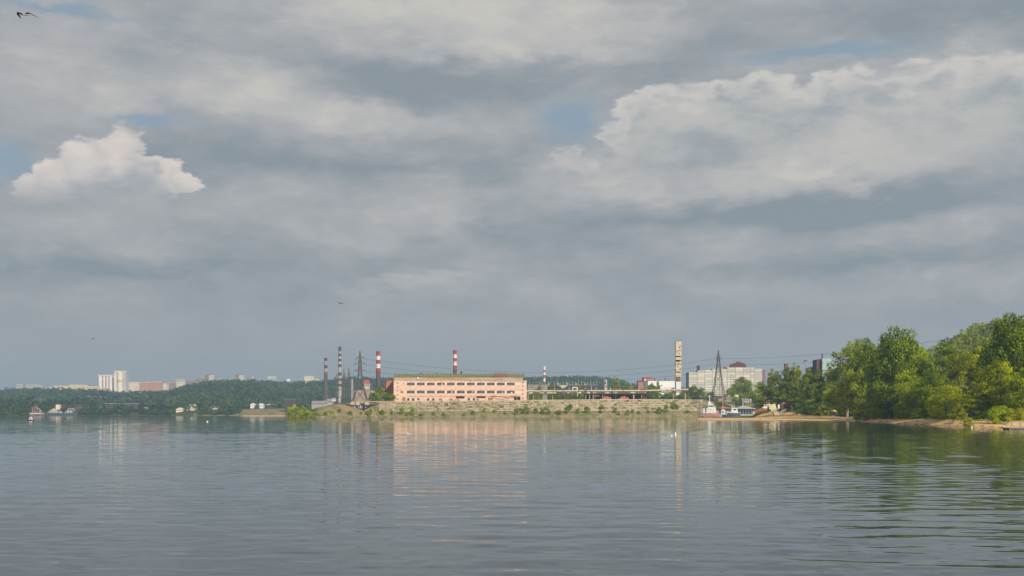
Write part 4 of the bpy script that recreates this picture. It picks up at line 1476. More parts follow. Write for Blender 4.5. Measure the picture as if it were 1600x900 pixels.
def base(name, label, cat, px, bot, Y, group=None, rz=0.0):
    """a thing standing at pixel (px, bot); returns it with metres per pixel and local helpers"""
    T_ = thing(name, (X(px, Y), Y, Z(bot, Y)), label, cat, group, rz)
    kk = Y / FP
    return T_, (lambda p: (p - px) * kk), (lambda q: (bot - q) * kk), kk


def window_rows(T_, x0, x1, z0, z1, cols, rows, y, mm, wf=0.5, hf=0.45):
    o = MB()
    cw, rh = (x1 - x0) / cols, (z1 - z0) / rows
    for i in range(cols):
        for j in range(rows):
            cx_, cz_ = x0 + cw * (i + .5), z0 + rh * (j + .5)
            o.box(cx_ - cw * wf / 2, cx_ + cw * wf / 2, y - .25, y - .02, cz_ - rh * hf / 2, cz_ + rh * hf / 2)
    return tag(o.build('windows', mm, T_), kind='stuff')


# ------------------------------------------------------------------ pipe bridge
Yb_ = 830.0
B, bx_, bz_, kb = base('pipe_bridge', 'long bridge of cream pipes on thin pillars running right from the pink factory', 'pipe bridge', 900, 626, Yb_)
top_l = lambda p: float(np.interp(p, [800, 1008, 1080], [610.4, 609.6, 607.6]))
for dy, dz, r_, mm in ((0, 0.0, .55, PIPE), (1.9, 0.25, .45, PIPE)):
    p = 801.0
    while p < 1078:
        q = min(p + 34.5, 1078)
        MB().cyl((bx_(p), dy, bz_(top_l(p) + .9) + dz), (bx_(q - .12), dy, bz_(top_l(q) + .9) + dz), r_, r_, 10).build('pipe', mm, B, smooth=False)
        MB().cyl((bx_(q) - .35, dy, bz_(top_l(q) + .9) + dz), (bx_(q) + .05, dy, bz_(top_l(q) + .9) + dz), r_ * 1.3, r_ * 1.3, 10).build('flange', TRUSS, B)
        p = q
for p0, p1 in ((806, 846), (846, 886), (886, 926), (926, 966), (966, 1009), (1036, 1078)):
    o = MB()
    n = int((p1 - p0) / 4)
    for i in range(n):
        a = p0 + (p1 - p0) * i / n
        b_ = p0 + (p1 - p0) * (i + 1) / n
        for y_ in (-.9, 2.9):
            o.bar((bx_(a), y_, bz_(top_l(a) + 2.4)), (bx_(b_), y_, bz_(top_l(b_) + 2.4)), .22)
            o.bar((bx_(a), y_, bz_(top_l(a) + 4.7)), (bx_(b_), y_, bz_(top_l(b_) + 4.7)), .3)
            o.bar((bx_(a), y_, bz_(top_l(a) + 2.4)), (bx_(b_), y_, bz_(top_l(b_) + 4.7)), .16)
            o.bar((bx_(a), y_, bz_(top_l(a) + 2.4)), (bx_(a), y_, bz_(top_l(a) + 4.7)), .16)
    o.build('truss', TRUSS, B)
    p = p0
    while p < p1 - 1:
        w = rt.uniform(3, 7)
        if rt.random() < .75:
            MB().box(bx_(p), bx_(min(p + w, p1)), -1.15, -.95, bz_(top_l(p) + 4.8), bz_(top_l(p) + 2.6)).build('side_plate', rt.choice((PIPE, TRUSS, CONC, RUSTM)), B)
        p += w + .3
MB().box(bx_(806), bx_(1009), -.7, 2.7, bz_(615.6), bz_(615.15)).build('deck', DARKM, B)
MB().box(bx_(1036), bx_(1078), -.7, 2.7, bz_(613.1), bz_(612.7)).build('deck', DARKM, B)
for p, w in ((833.5, 1.0), (849.5, 1.0), (863.5, 1.0), (915.3, 1.1), (921.3, 1.3), (927, 1.3), (941.6, .9), (990.3, 2.0), (1003, .9), (1052.4, 1.2), (1071, 1.6), (1076, 1.9)):
    q = top_l(p) + 4.9
    MB().box(bx_(p - w / 2), bx_(p + w / 2), .2, 1.4, -2.5, bz_(q)).build('pillar', CONC, B)
MB().box(bx_(926.4), bx_(937), .5, 1.2, bz_(619), bz_(618.2)).build('crossbeam', CONC, B)
MB().box(bx_(914), bx_(916.4), -1.6, -1.2, bz_(611.5), bz_(609.2)).build('valve', DARKM, B)

# dark open shed below the bridge
D_, dx_, dz_, kd = base('open_shed', 'dark open fronted shed under the middle of the pipe bridge with rusty gear inside', 'shed', 960, 626, 850)
MB().box(dx_(914), dx_(1012), 6, 7, -2, dz_(616)).build('back_wall', mat('shed_shade', (.035, .032, .035), (.05, .04, .04), .5), D_)  # near black colour stands in for the shade under the bridge
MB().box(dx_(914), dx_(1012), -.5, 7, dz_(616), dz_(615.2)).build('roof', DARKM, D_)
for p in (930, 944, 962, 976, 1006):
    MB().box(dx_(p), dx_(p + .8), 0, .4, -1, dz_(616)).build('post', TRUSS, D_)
for p0, p1, lab in ((938.2, 957, 'left'), (966, 983, 'right')):
    T_, tx, tz, tk = base('flatbed_trailer', '%s white flatbed trailer loaded with red machinery on the bank edge' % lab, 'trailer', (p0 + p1) / 2, 626, 826, 'white trailers on the bank')
    MB().box(tx(p0), tx(p1), -1.2, 1.2, .55, tz(623.8)).build('bed', WHITE, T_)
    for q in (.15, .3, .8):
        a = tx(p0 + (p1 - p0) * q)
        MB().cyl((a, -1.3, .5), (a, -.95, .5), .5, .5, 12).build('wheel', DARKM, T_)
    MB().box(tx(p0) - .01, tx(p0) + .25, -1.1, 1.1, tz(623.8), tz(623.0)).build('headboard', WHITE, T_)
    M1, mx_, mz_, mk = base('machine', 'red machine standing on the %s white trailer' % lab, 'machinery', (p0 + p1) / 2 + 1, 623.8, 826)
    MB().prism([(-3.6, 0), (3.2, 0), (3.2, 1.0), (1.2, 1.4), (.9, 2.2), (-1.6, 2.2), (-2.2, 1.2), (-3.6, .9)], -1, 1).build('body', mat('machine_red', (.50, .13, .06), (.38, .12, .07), 1.2), M1)
    for q in (-2.6, -.4, 2.0):
        MB().box(q, q + .35, -1.1, -.98, .1, 1.7).build('strut', PIPE, M1)

# conveyor gantry behind
C_, cx_, cz_, kc = base('conveyor_gantry', 'long dark gantry with a row of upright pale posts behind the pipe bridge', 'gantry', 880, 614, 1000)
MB().box(cx_(824), cx_(938), 0, 3, cz_(603.9), cz_(602.7)).build('beam', mat('gantry_dark', (.07, .045, .05), (.10, .06, .05), .6), C_)
MB().box(cx_(851), cx_(934), 1.2, 1.4, cz_(602.7), cz_(600.0)).build('screen', mat('gantry_grey', (.16, .15, .16), (.21, .19, .18), .3), C_)
MB().box(cx_(826), cx_(936), 0.2, .5, cz_(599.2), cz_(598.8)).build('rail', DARKM, C_)
p = 827.5
while p < 936:
    w = .7
    MB().box(cx_(p), cx_(p + w), -.2, .2, cz_(602.7), cz_(rt.uniform(595.0, 597.0))).build('post', PALEC, C_)
    if rt.random() < .45:
        MB().box(cx_(p + w + .05), cx_(p + 3.1), 0, .2, cz_(602.0), cz_(rt.uniform(598, 600.5))).build('crosspiece', rt.choice((PALEC, TRUSS)), C_)
    p += 4.75
for p in (826, 841.5, 866, 889, 914.4, 931):
    MB().box(cx_(p), cx_(p + .9), .5, 1.4, -6, cz_(603.9)).build('leg', PALEC, C_)
T_, x_, z_, _k = base('winch_house', 'pale open machine house on the left end of the gantry', 'winch house', 843, 603, 998)
MB().box(x_(838.6), x_(848), -1.5, 2, z_(603), z_(602.2)).build('floor', PALEC, T_)
MB().box(x_(839), x_(847.6), -1.5, 2, z_(597.2), z_(596.6)).build('roof', PALEC, T_)
for p in (839, 842.4, 847):
    MB().box(x_(p), x_(p + .7), -1.5, -1, z_(602.2), z_(597.2)).build('post', PALEC, T_)
MB().box(x_(843.4), x_(846.5), 0, 1.5, z_(602.2), z_(598.8)).build('machine', mat('ochre_paint', (.34, .28, .14), (.28, .22, .12)), T_)

T_, x_, z_, _k = base('block_house', 'windowless grey brown concrete block building behind the left end of the pipe bridge', 'building', 840, 616, 940)
MB().box(x_(824.5), x_(855.5), 0, 22, -6, z_(600.3)).build('wall', GREYC, T_)
MB().box(x_(824.2), x_(855.8), -.3, 22.3, z_(600.3) + .01, z_(599.7)).build('roof', DARKM, T_)
for p in (829, 834.5, 846, 851):
    MB().box(x_(p), x_(p + .35), -.12, -.01, 0, z_(600.6)).build('rib', CONC, T_)
MB().box(x_(840), x_(845), -.1, -.01, z_(612), z_(603)).build('doorway', mat('moss_door', (.12, .12, .05), (.09, .09, .05)), T_)

T_, x_, z_, _k = base('hopper', 'pale green steel hopper with sloping underside above the pipes', 'hopper', 880, 607, 930)
MB().prism([(x_(873.2), z_(603)), (x_(874.5), z_(601.2)), (x_(885.2), z_(601.2)), (x_(886.4), z_(602.6)), (x_(884.4), z_(604.6)), (x_(880.8), z_(606.8)), (x_(877.6), z_(606.8)), (x_(876.4), z_(604.3))],
           0, 4).build('body', mat('hopper_green', (.52, .54, .36), (.38, .42, .26), .5), T_)
MB().box(x_(875), x_(886), -.3, 4.3, z_(601.2), z_(600.7)).build('rim', DARKM, T_)
for p in (877.5, 883):
    MB().box(x_(p), x_(p + .6), 1, 1.5, -9, z_(606.0)).build('leg', TRUSS, T_)

T_, x_, z_, _k = base('loading_arch', 'small white arch frame behind the pipes right of the hopper', 'arch', 898.5, 609, 935)
MB().box(x_(894.2), x_(895.6), 0, 3, -6, z_(605.8)).build('post', WHITE, T_)
MB().box(x_(901.2), x_(902.6), 0, 3, -6, z_(605.8)).build('post', WHITE, T_)
MB().prism([(x_(894.2), z_(605.8)), (x_(902.6), z_(605.8)), (x_(901.8), z_(604.6)), (x_(895, ), z_(604.6))], 0, 3).build('lintel', WHITE, T_)

T_, x_, z_, _k = base('lamp_mast', 'thin pale mast standing up between gantry and silo', 'mast', 924, 612, 930)
MB().cyl((0, 0, -8), (0, 0, z_(603.5)), .28, .2, 8).build('pole', WHITE, T_)
T_, x_, z_, _k = base('vent_pipe', 'short pale vent right beside the silo', 'vent', 953.6, 612, 930)
MB().cyl((0, 0, -8), (0, 0, z_(606)), .5, .4, 8).build('pole', mat('mint', (.5, .6, .5), (.4, .5, .42)), T_)
MB().cyl((0, 0, z_(606)), (0, 0, z_(605)), .75, .1, 8).build('cowl', PALEC, T_)

T_, x_, z_, _k = base('silo', 'short pale concrete silo with a rounded top above the pipe bridge', 'silo', 946, 614, 900)
MB().cyl((0, 0, -6), (0, 0, z_(594.5)), 2.9 * _k, 2.8 * _k, 20).build('shell', mat('silo_pale', (.56, .48, .40), (.42, .36, .31), .4, grime=(.3, .24, .2), gscale=.6), T_, smooth=False)
MB().cyl((0, 0, z_(594.5)), (0, 0, z_(593)), 2.9 * _k, 1.6 * _k, 20).build('dome', PALEC, T_)
MB().box(-.5, .5, -2.9 * _k - .1, -2.9 * _k + .2, z_(600), z_(597)).build('hatch', DARKM, T_)
MB().box(.1, 1.1, -2.9 * _k - .1, -2.9 * _k + .3, z_(606), z_(602)).build('hatch', GREYC, T_)

# red works and warehouse
T_, x_, z_, _k = base('red_works', 'red roofed works with a small white tower left of the white warehouse', 'building', 1008, 606, 1150)
REDW = mat('works_red', (.50, .13, .075), (.40, .12, .08), .3)
MB().box(x_(997), x_(1006), 0, 14, -8, z_(596.0)).build('wall', mat('works_brick', (.44, .20, .14), (.34, .15, .11), .3), T_)
MB().prism([(x_(996.6), z_(596)), (x_(1006), z_(596)), (x_(1005.5), z_(594.6)), (x_(998), z_(594.6))], -.5, 14).build('roof', MAROON, T_)
MB().box(x_(1006.2), x_(1019.5), 2, 15, -8, z_(590.4)).build('wall', REDW, T_)
MB().box(x_(1005), x_(1020), 1.5, 15.5, z_(590.4), z_(589.4)).build('roof', RED, T_)
MB().box(x_(1006.6), x_(1009.2), -1, 1.9, -8, z_(592.5)).build('stair_tower', WHITE, T_)
window_rows(T_, x_(1010), x_(1019), z_(600), z_(591.2), 5, 2, 2, PALEC)
T_, x_, z_, _k = base('warehouse', 'long bright white warehouse left of the ruined tower', 'warehouse', 1033, 608, 1060)
MB().box(x_(1012.5), x_(1056), 0, 30, -8, z_(595.0)).build('wall', mat('bright_white', (.84, .83, .80), (.80, .79, .76), .3), T_)
MB().box(x_(1012.2), x_(1056.2), -.3, 30.3, z_(595.0) + .01, z_(594.4)).build('roof', PALEC, T_)
for p, h in ((1015, 1.2), (1023.5, 3.2), (1032, 1.8), (1040.5, 3.8), (1046, 1.9)):
    MB().box(x_(p), x_(p + rt.uniform(1.0, 2.2)), 6, 9, z_(594.4), z_(594.4 - h)).build('roof_vent', DRED if h > 3 else DARKM, T_)
MB().box(x_(1032.5), x_(1034), -.2, -.01, z_(603.5), z_(601.5)).build('window', GLASS, T_)
MB().box(x_(1013), x_(1056), -.15, -.02, z_(606.6), z_(605.9)).build('plinth_band', PIPE, T_)

# ruined tower
T_, x_, z_, _k = base('ruined_tower', 'tall ruined ochre concrete tower with dark gaps between its floors', 'tower', 1060.5, 607, 900)
w0, w1 = x_(1056), x_(1064.8)
segs = [(610, 596.2, .3), (593, 591.6, .0), (589, 582.4, 0), (579.9, 568.7, 0), (568.2, 565.3, 0), (562.4, 558.2, 0), (555.5, 548.3, 0), (547.2, 533.6, 0)]
for i, (t0, t1, ins) in enumerate(segs):
    MB().box(w0 + ins, w1 - ins, 0, w1 - w0, z_(t0) - (4 if i == 0 else 0), z_(t1)).build('storey', [WHITE, OCHRE][min(i, 1)] if i == 0 else OCHRE, T_)
MB().box(w0 + .6, w1 - .9, .5, w1 - w0 - .5, 0, z_(535)).build('core', mat('gap_shade', (.03, .028, .027), (.05, .045, .04)), T_)  # dark solid that paints the shade in the gaps between floors
MB().box(w0, x_(1060), .1, 3, z_(549), z_(546)).build('infill', OCHRE, T_)
for t_, a, b_ in ((595, 1054.8, 1065.4), (591.6, 1055, 1065.2), (580.6, 1055.4, 1065.2), (568.4, 1055.8, 1065), (561.6, 1054.4, 1068), (555.2, 1054.6, 1065)):
    MB().box(x_(a), x_(b_), -.6, w1 - w0 + .6, z_(t_ + .7), z_(t_)).build('floor_slab', OCHRE, T_)
for p, y_ in ((1056.1, .2), (1059, .2), (1061.8, .2), (1064.6, .2)):
    MB().bar((x_(p), y_, z_(533.6)), (x_(p), y_, z_(531)), .14).build('rail_post', DARKM, T_)
MB().bar((x_(1056), .2, z_(531)), (x_(1064.7), .2, z_(531)), .14).build('rail', DARKM, T_)
for t_, a in ((576.5, 1062), (572, 1058.2), (539.5, 1062), (542, 1061), (566.7, 1059), (551.8, 1061)):
    MB().box(x_(a), x_(a + 1.4), -.12, -.01, z_(t_ + 1.8), z_(t_)).build('opening', BLACK, T_)
for t_ in (575, 561, 571, 585):
    MB().bar((x_(1053.4), .2, z_(t_)), (x_(1056), .2, z_(t_)), .2).build('bracket', OCHRE, T_)
MB().cyl((x_(1055.0), .3, -3), (x_(1055.0), .3, z_(556)), .18, .18, 6).build('downpipe', TRUSS, T_)

# white panel building
Yw = 1050.0
T_, x_, z_, _k = base('panel_building', 'huge white building faced with a grid of panels behind the tapering pylon', 'building', 1135, 618, Yw)
edges = [1076.2, 1089.4, 1101.4, 1112.9, 1124.2, 1136.2, 1149.5, 1161.2, 1173.2, 1178.4, 1191.0]
tops = [581.4, 579.1, 578.4, 576.4, 576.4, 574.2, 574.2, 574.2, 574.2, 576.2]
MB().prism([(x_(edges[0]), -10)] + [(x_(edges[-1]), -10), (x_(edges[-1]), z_(576.4)), (x_(1178.4), z_(576.4)), (x_(1178.4), z_(574.4)), (x_(1136.2), z_(574.4)), (x_(1136.2), z_(576.6)), (x_(1112.9), z_(576.6)),
            (x_(1112.9), z_(578.6)), (x_(1101.4), z_(578.6)), (x_(1101.4), z_(579.3)), (x_(1089.4), z_(579.3)), (x_(1089.4), z_(581.6)), (x_(edges[0]), z_(581.6))], 0.45, 10).build(
    'frame', mat('joint_dark', (.12, .115, .11), (.16, .15, .14), .5), T_)
pan = {}
for i in range(10):
    w = (edges[i + 1] - edges[i]) * _k - .30
    t = tops[i]
    q = 0
    while t < 619:
        hgt = 3.9 if q else 3.9 - ((tops[i] - 574.2) % 3.9) + .0
        if hgt < .8:
            hgt += 3.9
        key = (round(w, 2), round(hgt, 2))
        if key not in pan:
            m = MB()
            m.box(0, w, 0, .4, -(hgt * _k - .22), 0)
            for e in (0.33, 0.66):
                m.box(.05, w - .05, -.05, -.003, -(hgt * _k) * e - .12, -(hgt * _k) * e)
            o_ = m.build('wall_panel', PANEL)
            pan[key] = o_.data
            bpy.data.objects.remove(o_)
        c_ = share(pan[key], 'wall_panel', T_, (x_(edges[i]) + .15, rt.uniform(-.06, .06), z_(t)))
        v_ = rt.uniform(.80, 1.08)
        c_.color = (v_, v_ * rt.uniform(.98, 1.0), v_ * rt.uniform(.94, 1.0), 1)
        t += hgt
        q += 1
MB().box(x_(1074.2), x_(1076.1), .6, 9, -10, z_(582.4)).build('side_wall', mat('side_shade', (.06, .062, .065), (.08, .08, .08), .3), T_)  # unlit side of the white building, its shade put into the colour
MB().prism([(x_(1191.2), -10), (x_(1196.2), -10), (x_(1196.2), z_(577.8)), (x_(1191.2), z_(577.8))], 2, 10).build('end_block', mat('end_maroon', (.23, .10, .095), (.28, .17, .15), .5), T_)
MB().prism([(x_(1142.4), z_(574.0)), (x_(1142.8), z_(570.2)), (x_(1145.6), z_(568.4)), (x_(1152), z_(566)), (x_(1155.6), z_(565.0)), (x_(1160), z_(566)), (x_(1166.6), z_(568.6)), (x_(1167.8), z_(574))], 4, 9.5).build('roof_lantern', MAROON, T_)
MB().box(x_(1154), x_(1157.4), 8, 12, z_(565.4), z_(564.4)).build('roof_vent', DRED, T_)
o_ = MB().box(x_(1091.4), x_(1095), 6, 10, z_(579.5), z_(571.2)).build('stack', DRED, T_)
MB().box(x_(1091.1), x_(1095.3), 5.7, 10.3, z_(571.2), z_(570.7)).build('cap', DARKM, o_)
MB().prism([(x_(1133.2), z_(577)), (x_(1136.2), z_(576)), (x_(1136.2), z_(573)), (x_(1134.2), z_(572.2)), (x_(1133), z_(573.4))], 4, 8).build('roof_vent', RED, T_)
MB().box(x_(1108.4), x_(1110), 5, 7, z_(579), z_(574)).build('roof_vent', PALEC, T_)
for p in (1079, 1083, 1086):
    MB().box(x_(p), x_(p + 2), 5, 7, z_(581.6), z_(580.6)).build('roof_vent', DRED, T_)
for p in (1141.5, 1145.3):
    MB().box(x_(p), x_(p + .55), -.32, -.1, z_(603), z_(586)).build('slot_window', GREYC, T_)

# chimney stub, teal block and lamp beyond the grove
T_, x_, z_, _k = base('brick_stack', 'short square brick stack top showing above the mixed grove', 'chimney', 1228.7, 600, 620)
MB().box(-2.3 * _k, 2.3 * _k, 0, 2, -6, z_(568.6)).build('shaft', mat('stack_brick', (.26, .12, .07), (.19, .09, .06)), T_)
MB().box(-2.7 * _k, 2.7 * _k, -.2, 2.2, z_(569.6), z_(568.2)).build('cap', MAROON, T_)
T_, x_, z_, _k = base('floodlight_mast', 'floodlight mast with a round head above the mixed grove', 'mast', 1258.5, 630, 520)
MB().cyl((0, 0, 0), (0, 0, z_(567.5)), .2, .12, 8).build('pole', GREYC, T_)
MB().prism([(-2.0 * _k, z_(565)), (-1.3 * _k, z_(567.6)), (1.3 * _k, z_(567.6)), (2.0 * _k, z_(565))], -.5, .5).build('lamp_head', PALEC, T_)
MB().box(-2.6 * _k, 2.6 * _k, -.55, .55, z_(564.9), z_(563.2)).build('lamp_hood', DARKM, T_)
T_, x_, z_, _k = base('tower_block', 'pale teal glazed block with a brown side tower half hidden by the right grove', 'building', 1290, 620, 620)
MB().box(x_(1277.3), x_(1284.6), 2, 10, -3, z_(561.6)).build('side_tower', mat('brown_tower', (.13, .06, .055), (.10, .05, .05), .6), T_)
MB().box(x_(1285), x_(1306), 0, 14, -3, z_(560.2)).build('wall', mat('teal_wall', (.42, .52, .52), (.36, .46, .47), .3), T_)
for q in range(4):
    MB().box(x_(1285.4), x_(1306), -.15, -.01, z_(579.4 + q * 6), z_(578.4 + q * 6)).build('window_band', GLASS, T_)
for p in (1292, 1299):
    MB().box(x_(p), x_(p + .5), -.18, -.02, 0, z_(560.6)).build('mullion', PALEC, T_)
MB().box(x_(1287.6), x_(1288.8), 4, 5, z_(560.2), z_(552)).build('mast', DARKM, T_)
T_, x_, z_, _k = base('hip_roofed_house', 'cream roof end of a house showing between trees beside the teal block', 'house', 1296, 612, 540)
MB().prism([(x_(1290), z_(600.8)), (x_(1303), z_(600.8)), (x_(1303), z_(598)), (x_(1294), z_(594))], 0, 8).build('roof', mat('cream_roof', (.62, .48, .32), (.5, .4, .28)), T_)
MB().box(x_(1290.5), x_(1303), .4, 7.6, -3, z_(600.9)).build('wall', WHITE, T_)
T_, x_, z_, _k = base('green_shed', 'low grey-green shed roof left of the teal block', 'shed', 1271, 600, 640)
MB().prism([(x_(1265), z_(577)), (x_(1278), z_(577)), (x_(1278), z_(571.4)), (x_(1271), z_(572.4)), (x_(1265), z_(574.6))], 0, 9).build('roof', mat('shed_green', (.16, .22, .22), (.12, .17, .17)), T_)
MB().box(x_(1265.4), x_(1277.6), .3, 8.7, -3, z_(577.1)).build('wall', GREYC, T_)

# buildings left of the factory
T_, x_, z_, _k = base('grey_shed', 'long tan grey windowless shed behind the large pylon', 'shed', 572, 630, 900)
MB().box(x_(552), x_(594), 0, 24, -4, z_(609.4)).build('wall', mat('tan_wall', (.36, .29, .24), (.31, .25, .21), .1, stretch=(1, 1, 3)), T_)
MB().box(x_(551.7), x_(594.3), -.3, 24.3, z_(609.4) + .01, z_(608.8)).build('roof', DARKM, T_)
for p in np.arange(556, 594, 5.5):
    MB().box(x_(p), x_(p + .3), -.12, -.01, -1, z_(609.8)).build('rib', CONC, T_)
MB().box(x_(548.8), x_(551), 1, 3, -4, z_(592)).build('light_post', PALEC, T_)
T_, x_, z_, _k = base('gate_house', 'small white gate house on stilts at the bank top left of the large pylon', 'hut', 521.5, 631, 720)
MB().box(x_(519.2), x_(524), 0, 3, z_(627), z_(622.4)).build('wall', WHITE, T_)
MB().box(x_(518.8), x_(524.4), -.3, 3.3, z_(622.4) + .01, z_(621.7)).build('roof', PALEC, T_)
MB().box(x_(520.4), x_(521.3), -.1, -.01, z_(625.6), z_(623.6)).build('window', GLASS, T_)
MB().box(x_(522.2), x_(523.2), -.1, -.01, z_(625.6), z_(623.6)).build('window', GLASS, T_)
for p in (519.4, 523.4):
    MB().box(x_(p), x_(p + .4), .2, .5, -2, z_(627)).build('leg', TRUSS, T_)
T_, x_, z_, _k = base('stacked_frames', 'jumble of rusty frames and beams right of the small white gate house', 'scrap', 527, 631, 722)
o_ = MB()
for q in range(22):
    a = Vector((rt.uniform(-2.4, 2.6), rt.uniform(0, 2), rt.uniform(0, 2.4)))
    o_.bar(a, a + Vector((rt.uniform(-2, 2), rt.uniform(-.5, .5), rt.uniform(-.6, 1.2))), .14)
tag(o_.build('beam', TRUSS, T_), kind='stuff')
MB().bar((.9, -.2, 2.0), (2.6, -.2, 4.0), .35).build('white_pipe', WHITE, T_)
MB().cyl((2.6, .5, 0), (2.6, .5, 4.3), .25, .25, 8).build('post', PALEC, T_)
for px0, px1, top, bot, Y, lab in ((487, 505, 625.5, 634, 900, 'long grey shed with a pale wall left of the white gate house'),
                                   (444.5, 462, 623.2, 634, 1180, 'dark flat shed above the quarry slope'),
                                   (505.5, 512, 624.6, 633, 880, 'small pale cabin at the right end of the long grey shed'),
                                   (511, 519, 622.0, 631, 860, 'small bluish shed left of the white gate house')):
    T_, x_, z_, _k = base('low_shed', lab, 'shed', (px0 + px1) / 2, bot, Y, 'sheds at the far end of the bank')
    MB().box(x_(px0), x_(px1), 0, 10, -6, z_(top + 1.2)).build('wall', DARKM if px0 < 450 else PALEC, T_)
    MB().prism([(-.3, z_(top + 1.2)), (5, z_(top)), (10.3, z_(top + 1.2))], x_(px0) - .3, x_(px1) + .3, axis='x').build('roof', BLUEG, T_)
    window_rows(T_, x_(px0 + .5), x_(px1 - .5), 0, z_(top + 1.6), max(2, int((px1 - px0) / 2)), 1, 0, GLASS, .45, .3)
T_, x_, z_, _k = base('red_roofed_house', 'cream house with a bright pinkish red roof just right of the large pylon', 'house', 572, 606, 1500)
MB().box(x_(566.8), x_(577.2), 0, 9, -20, z_(599.6)).build('wall', PIPE, T_)
MB().prism([(x_(567), z_(599.6)), (x_(577.6), z_(599.6)), (x_(575.4), z_(594)), (x_(569.4), z_(593.4))], -.5, 9.5).build('roof', mat('pink_roof', (.50, .10, .12), (.42, .09, .10), .4), T_)
window_rows(T_, x_(567.4), x_(576.6), z_(604), z_(600), 4, 1, 0, GLASS)

# moored vessels ---------------------------------------------------
HULLP = mat('faded_pink_hull', (.50, .30, .27), (.42, .22, .21), .5, grime=(.28, .15, .13), gscale=.8)
Yt = 772.0
T_, x_, z_, _k = base('tugboat', 'white tugboat with a faded pink hull and tall mast at the bank end', 'boat', 1107, 651.4, Yt)


def hull(T_, xs, name, mm, zb0, z0, z1, beam):
    """lofted hull along x: stations (x, half beam factor, sheer rise)"""
    o_ = MB()
    vs, fs = [], []
    for x, wf, up in xs:
        vs += [(x, -beam * wf, z1 + up), (x, -beam * wf * .86, z0), (x, -beam * wf * .25, zb0), (x, beam * wf * .25, zb0), (x, beam * wf * .86, z0), (x, beam * wf, z1 + up)]
    n = len(xs)
    for i in range(n - 1):
        for j in range(5):
            fs.append((i * 6 + j, i * 6 + j + 1, (i + 1) * 6 + j + 1, (i + 1) * 6 + j))
        fs.append((i * 6 + 5, i * 6, (i + 1) * 6, (i + 1) * 6 + 5))
    fs.append(tuple(range(6)))
    fs.append(tuple(range((n - 1) * 6, n * 6))[::-1])
    o_.add(vs, fs)
    return o_.build(name, mm, T_)


hull(T_, [(x_(1090.6), .12, .75), (x_(1093), .5, .5), (x_(1097), .82, .2), (x_(1104), 1, 0), (x_(1114), 1, .05), (x_(1121), .9, .2), (x_(1124), .6, .3)], 'hull', HULLP, -.6, .1, z_(646.6), 2.5)
hull(T_, [(x_(1091), .14, .75), (x_(1097), .84, .25), (x_(1104), 1.02, .04), (x_(1114), 1.02, .08), (x_(1124), .64, .34)], 'rubbing_strake', DARKM, z_(646.9), z_(646.7), z_(646.1), 2.52)
MB().prism([(x_(1100), z_(646.1)), (x_(1120), z_(646.1)), (x_(1120), z_(642.2)), (x_(1108), z_(642.4)), (x_(1103), z_(644.4))], -2.45, -2.3).build('bulwark', mat('pink_bulwark', (.80, .66, .62), (.72, .54, .50), .6), T_)
o_ = MB().box(x_(1103.4), x_(1118), -1.9, 1.9, z_(646), z_(637.6)).build('deckhouse', WHITE, T_)
for p in (1105.5, 1109, 1113.4):
    MB().box(x_(p), x_(p + 1.1), -1.98, -1.91, z_(641), z_(639.3)).build('window', GLASS, o_)
o_ = MB().box(x_(1105.8), x_(1114.6), -1.5, 1.5, z_(637.6), z_(632.4)).build('wheelhouse', WHITE, T_)
MB().box(x_(1106.4), x_(1114), -1.58, -1.51, z_(635.8), z_(633.8)).build('window', GLASS, o_)
MB().box(x_(1105.2), x_(1115), -1.8, 1.8, z_(632.4), z_(631.8)).build('wheelhouse_roof', WHITE, T_)
MB().cyl((x_(1108.5), 0, z_(631.8)), (x_(1108.5), 0, z_(617)), .36, .22, 10).build('mast', WHITE, T_)
MB().bar((x_(1105.9), 0, z_(619.6)), (x_(1111.2), 0, z_(619.6)), .2).build('crosstree', WHITE, T_)
MB().box(x_(1106.4), x_(1110.8), -.9, .9, z_(631.8), z_(627.8)).build('radar_stand', WHITE, T_)
MB().cyl((x_(1112), 0, z_(631.8)), (x_(1112.6), 0, z_(629.8)), .5, .4, 10).build('funnel', PIPE, T_)
MB().bar((x_(1108.7), 0, z_(627.5)), (x_(1119.5), 0, z_(636.6)), .12).build('stay', PALEC, T_)
MB().prism([(x_(1114.8), z_(637.6)), (x_(1118.4), z_(637.6)), (x_(1117.8), z_(634.2)), (x_(1115.6), z_(634.2))], -1, 1).build('engine_casing', PIPE, T_)
MB().box(x_(1098.2), x_(1101), -1, 1, z_(645.6), z_(637.9)).build('fore_locker', WHITE, T_)
for p in (1095.5, 1097.5, 1102.4):
    MB().cyl((x_(p), -1.6, z_(646)), (x_(p), -1.6, z_(641.6)), .09, .09, 6).build('rail_post', WHITE, T_)
MB().bar((x_(1093.5), -1.6, z_(643.2)), (x_(1103.4), -1.9, z_(641.6)), .09).build('rail', WHITE, T_)
o_ = MB()
for q in range(16):
    a0, a1 = 6.283 * q / 16, 6.283 * (q + 1) / 16
    o_.bar((x_(1120.4) + .8 * math.cos(a0), -2.6, z_(643.6) + .8 * math.sin(a0)), (x_(1120.4) + .8 * math.cos(a1), -2.6, z_(643.6) + .8 * math.sin(a1)), .4)
o_.build('lifebuoy', mat('salmon', (.80, .48, .38), (.7, .4, .32)), T_)
MB().box(x_(1118.2), x_(1123.6), -1.2, 1.6, z_(645.8), z_(638.2)).build('stern_gear', mat('gear_dark', (.03, .035, .05), (.06, .06, .06), 1.5), T_)

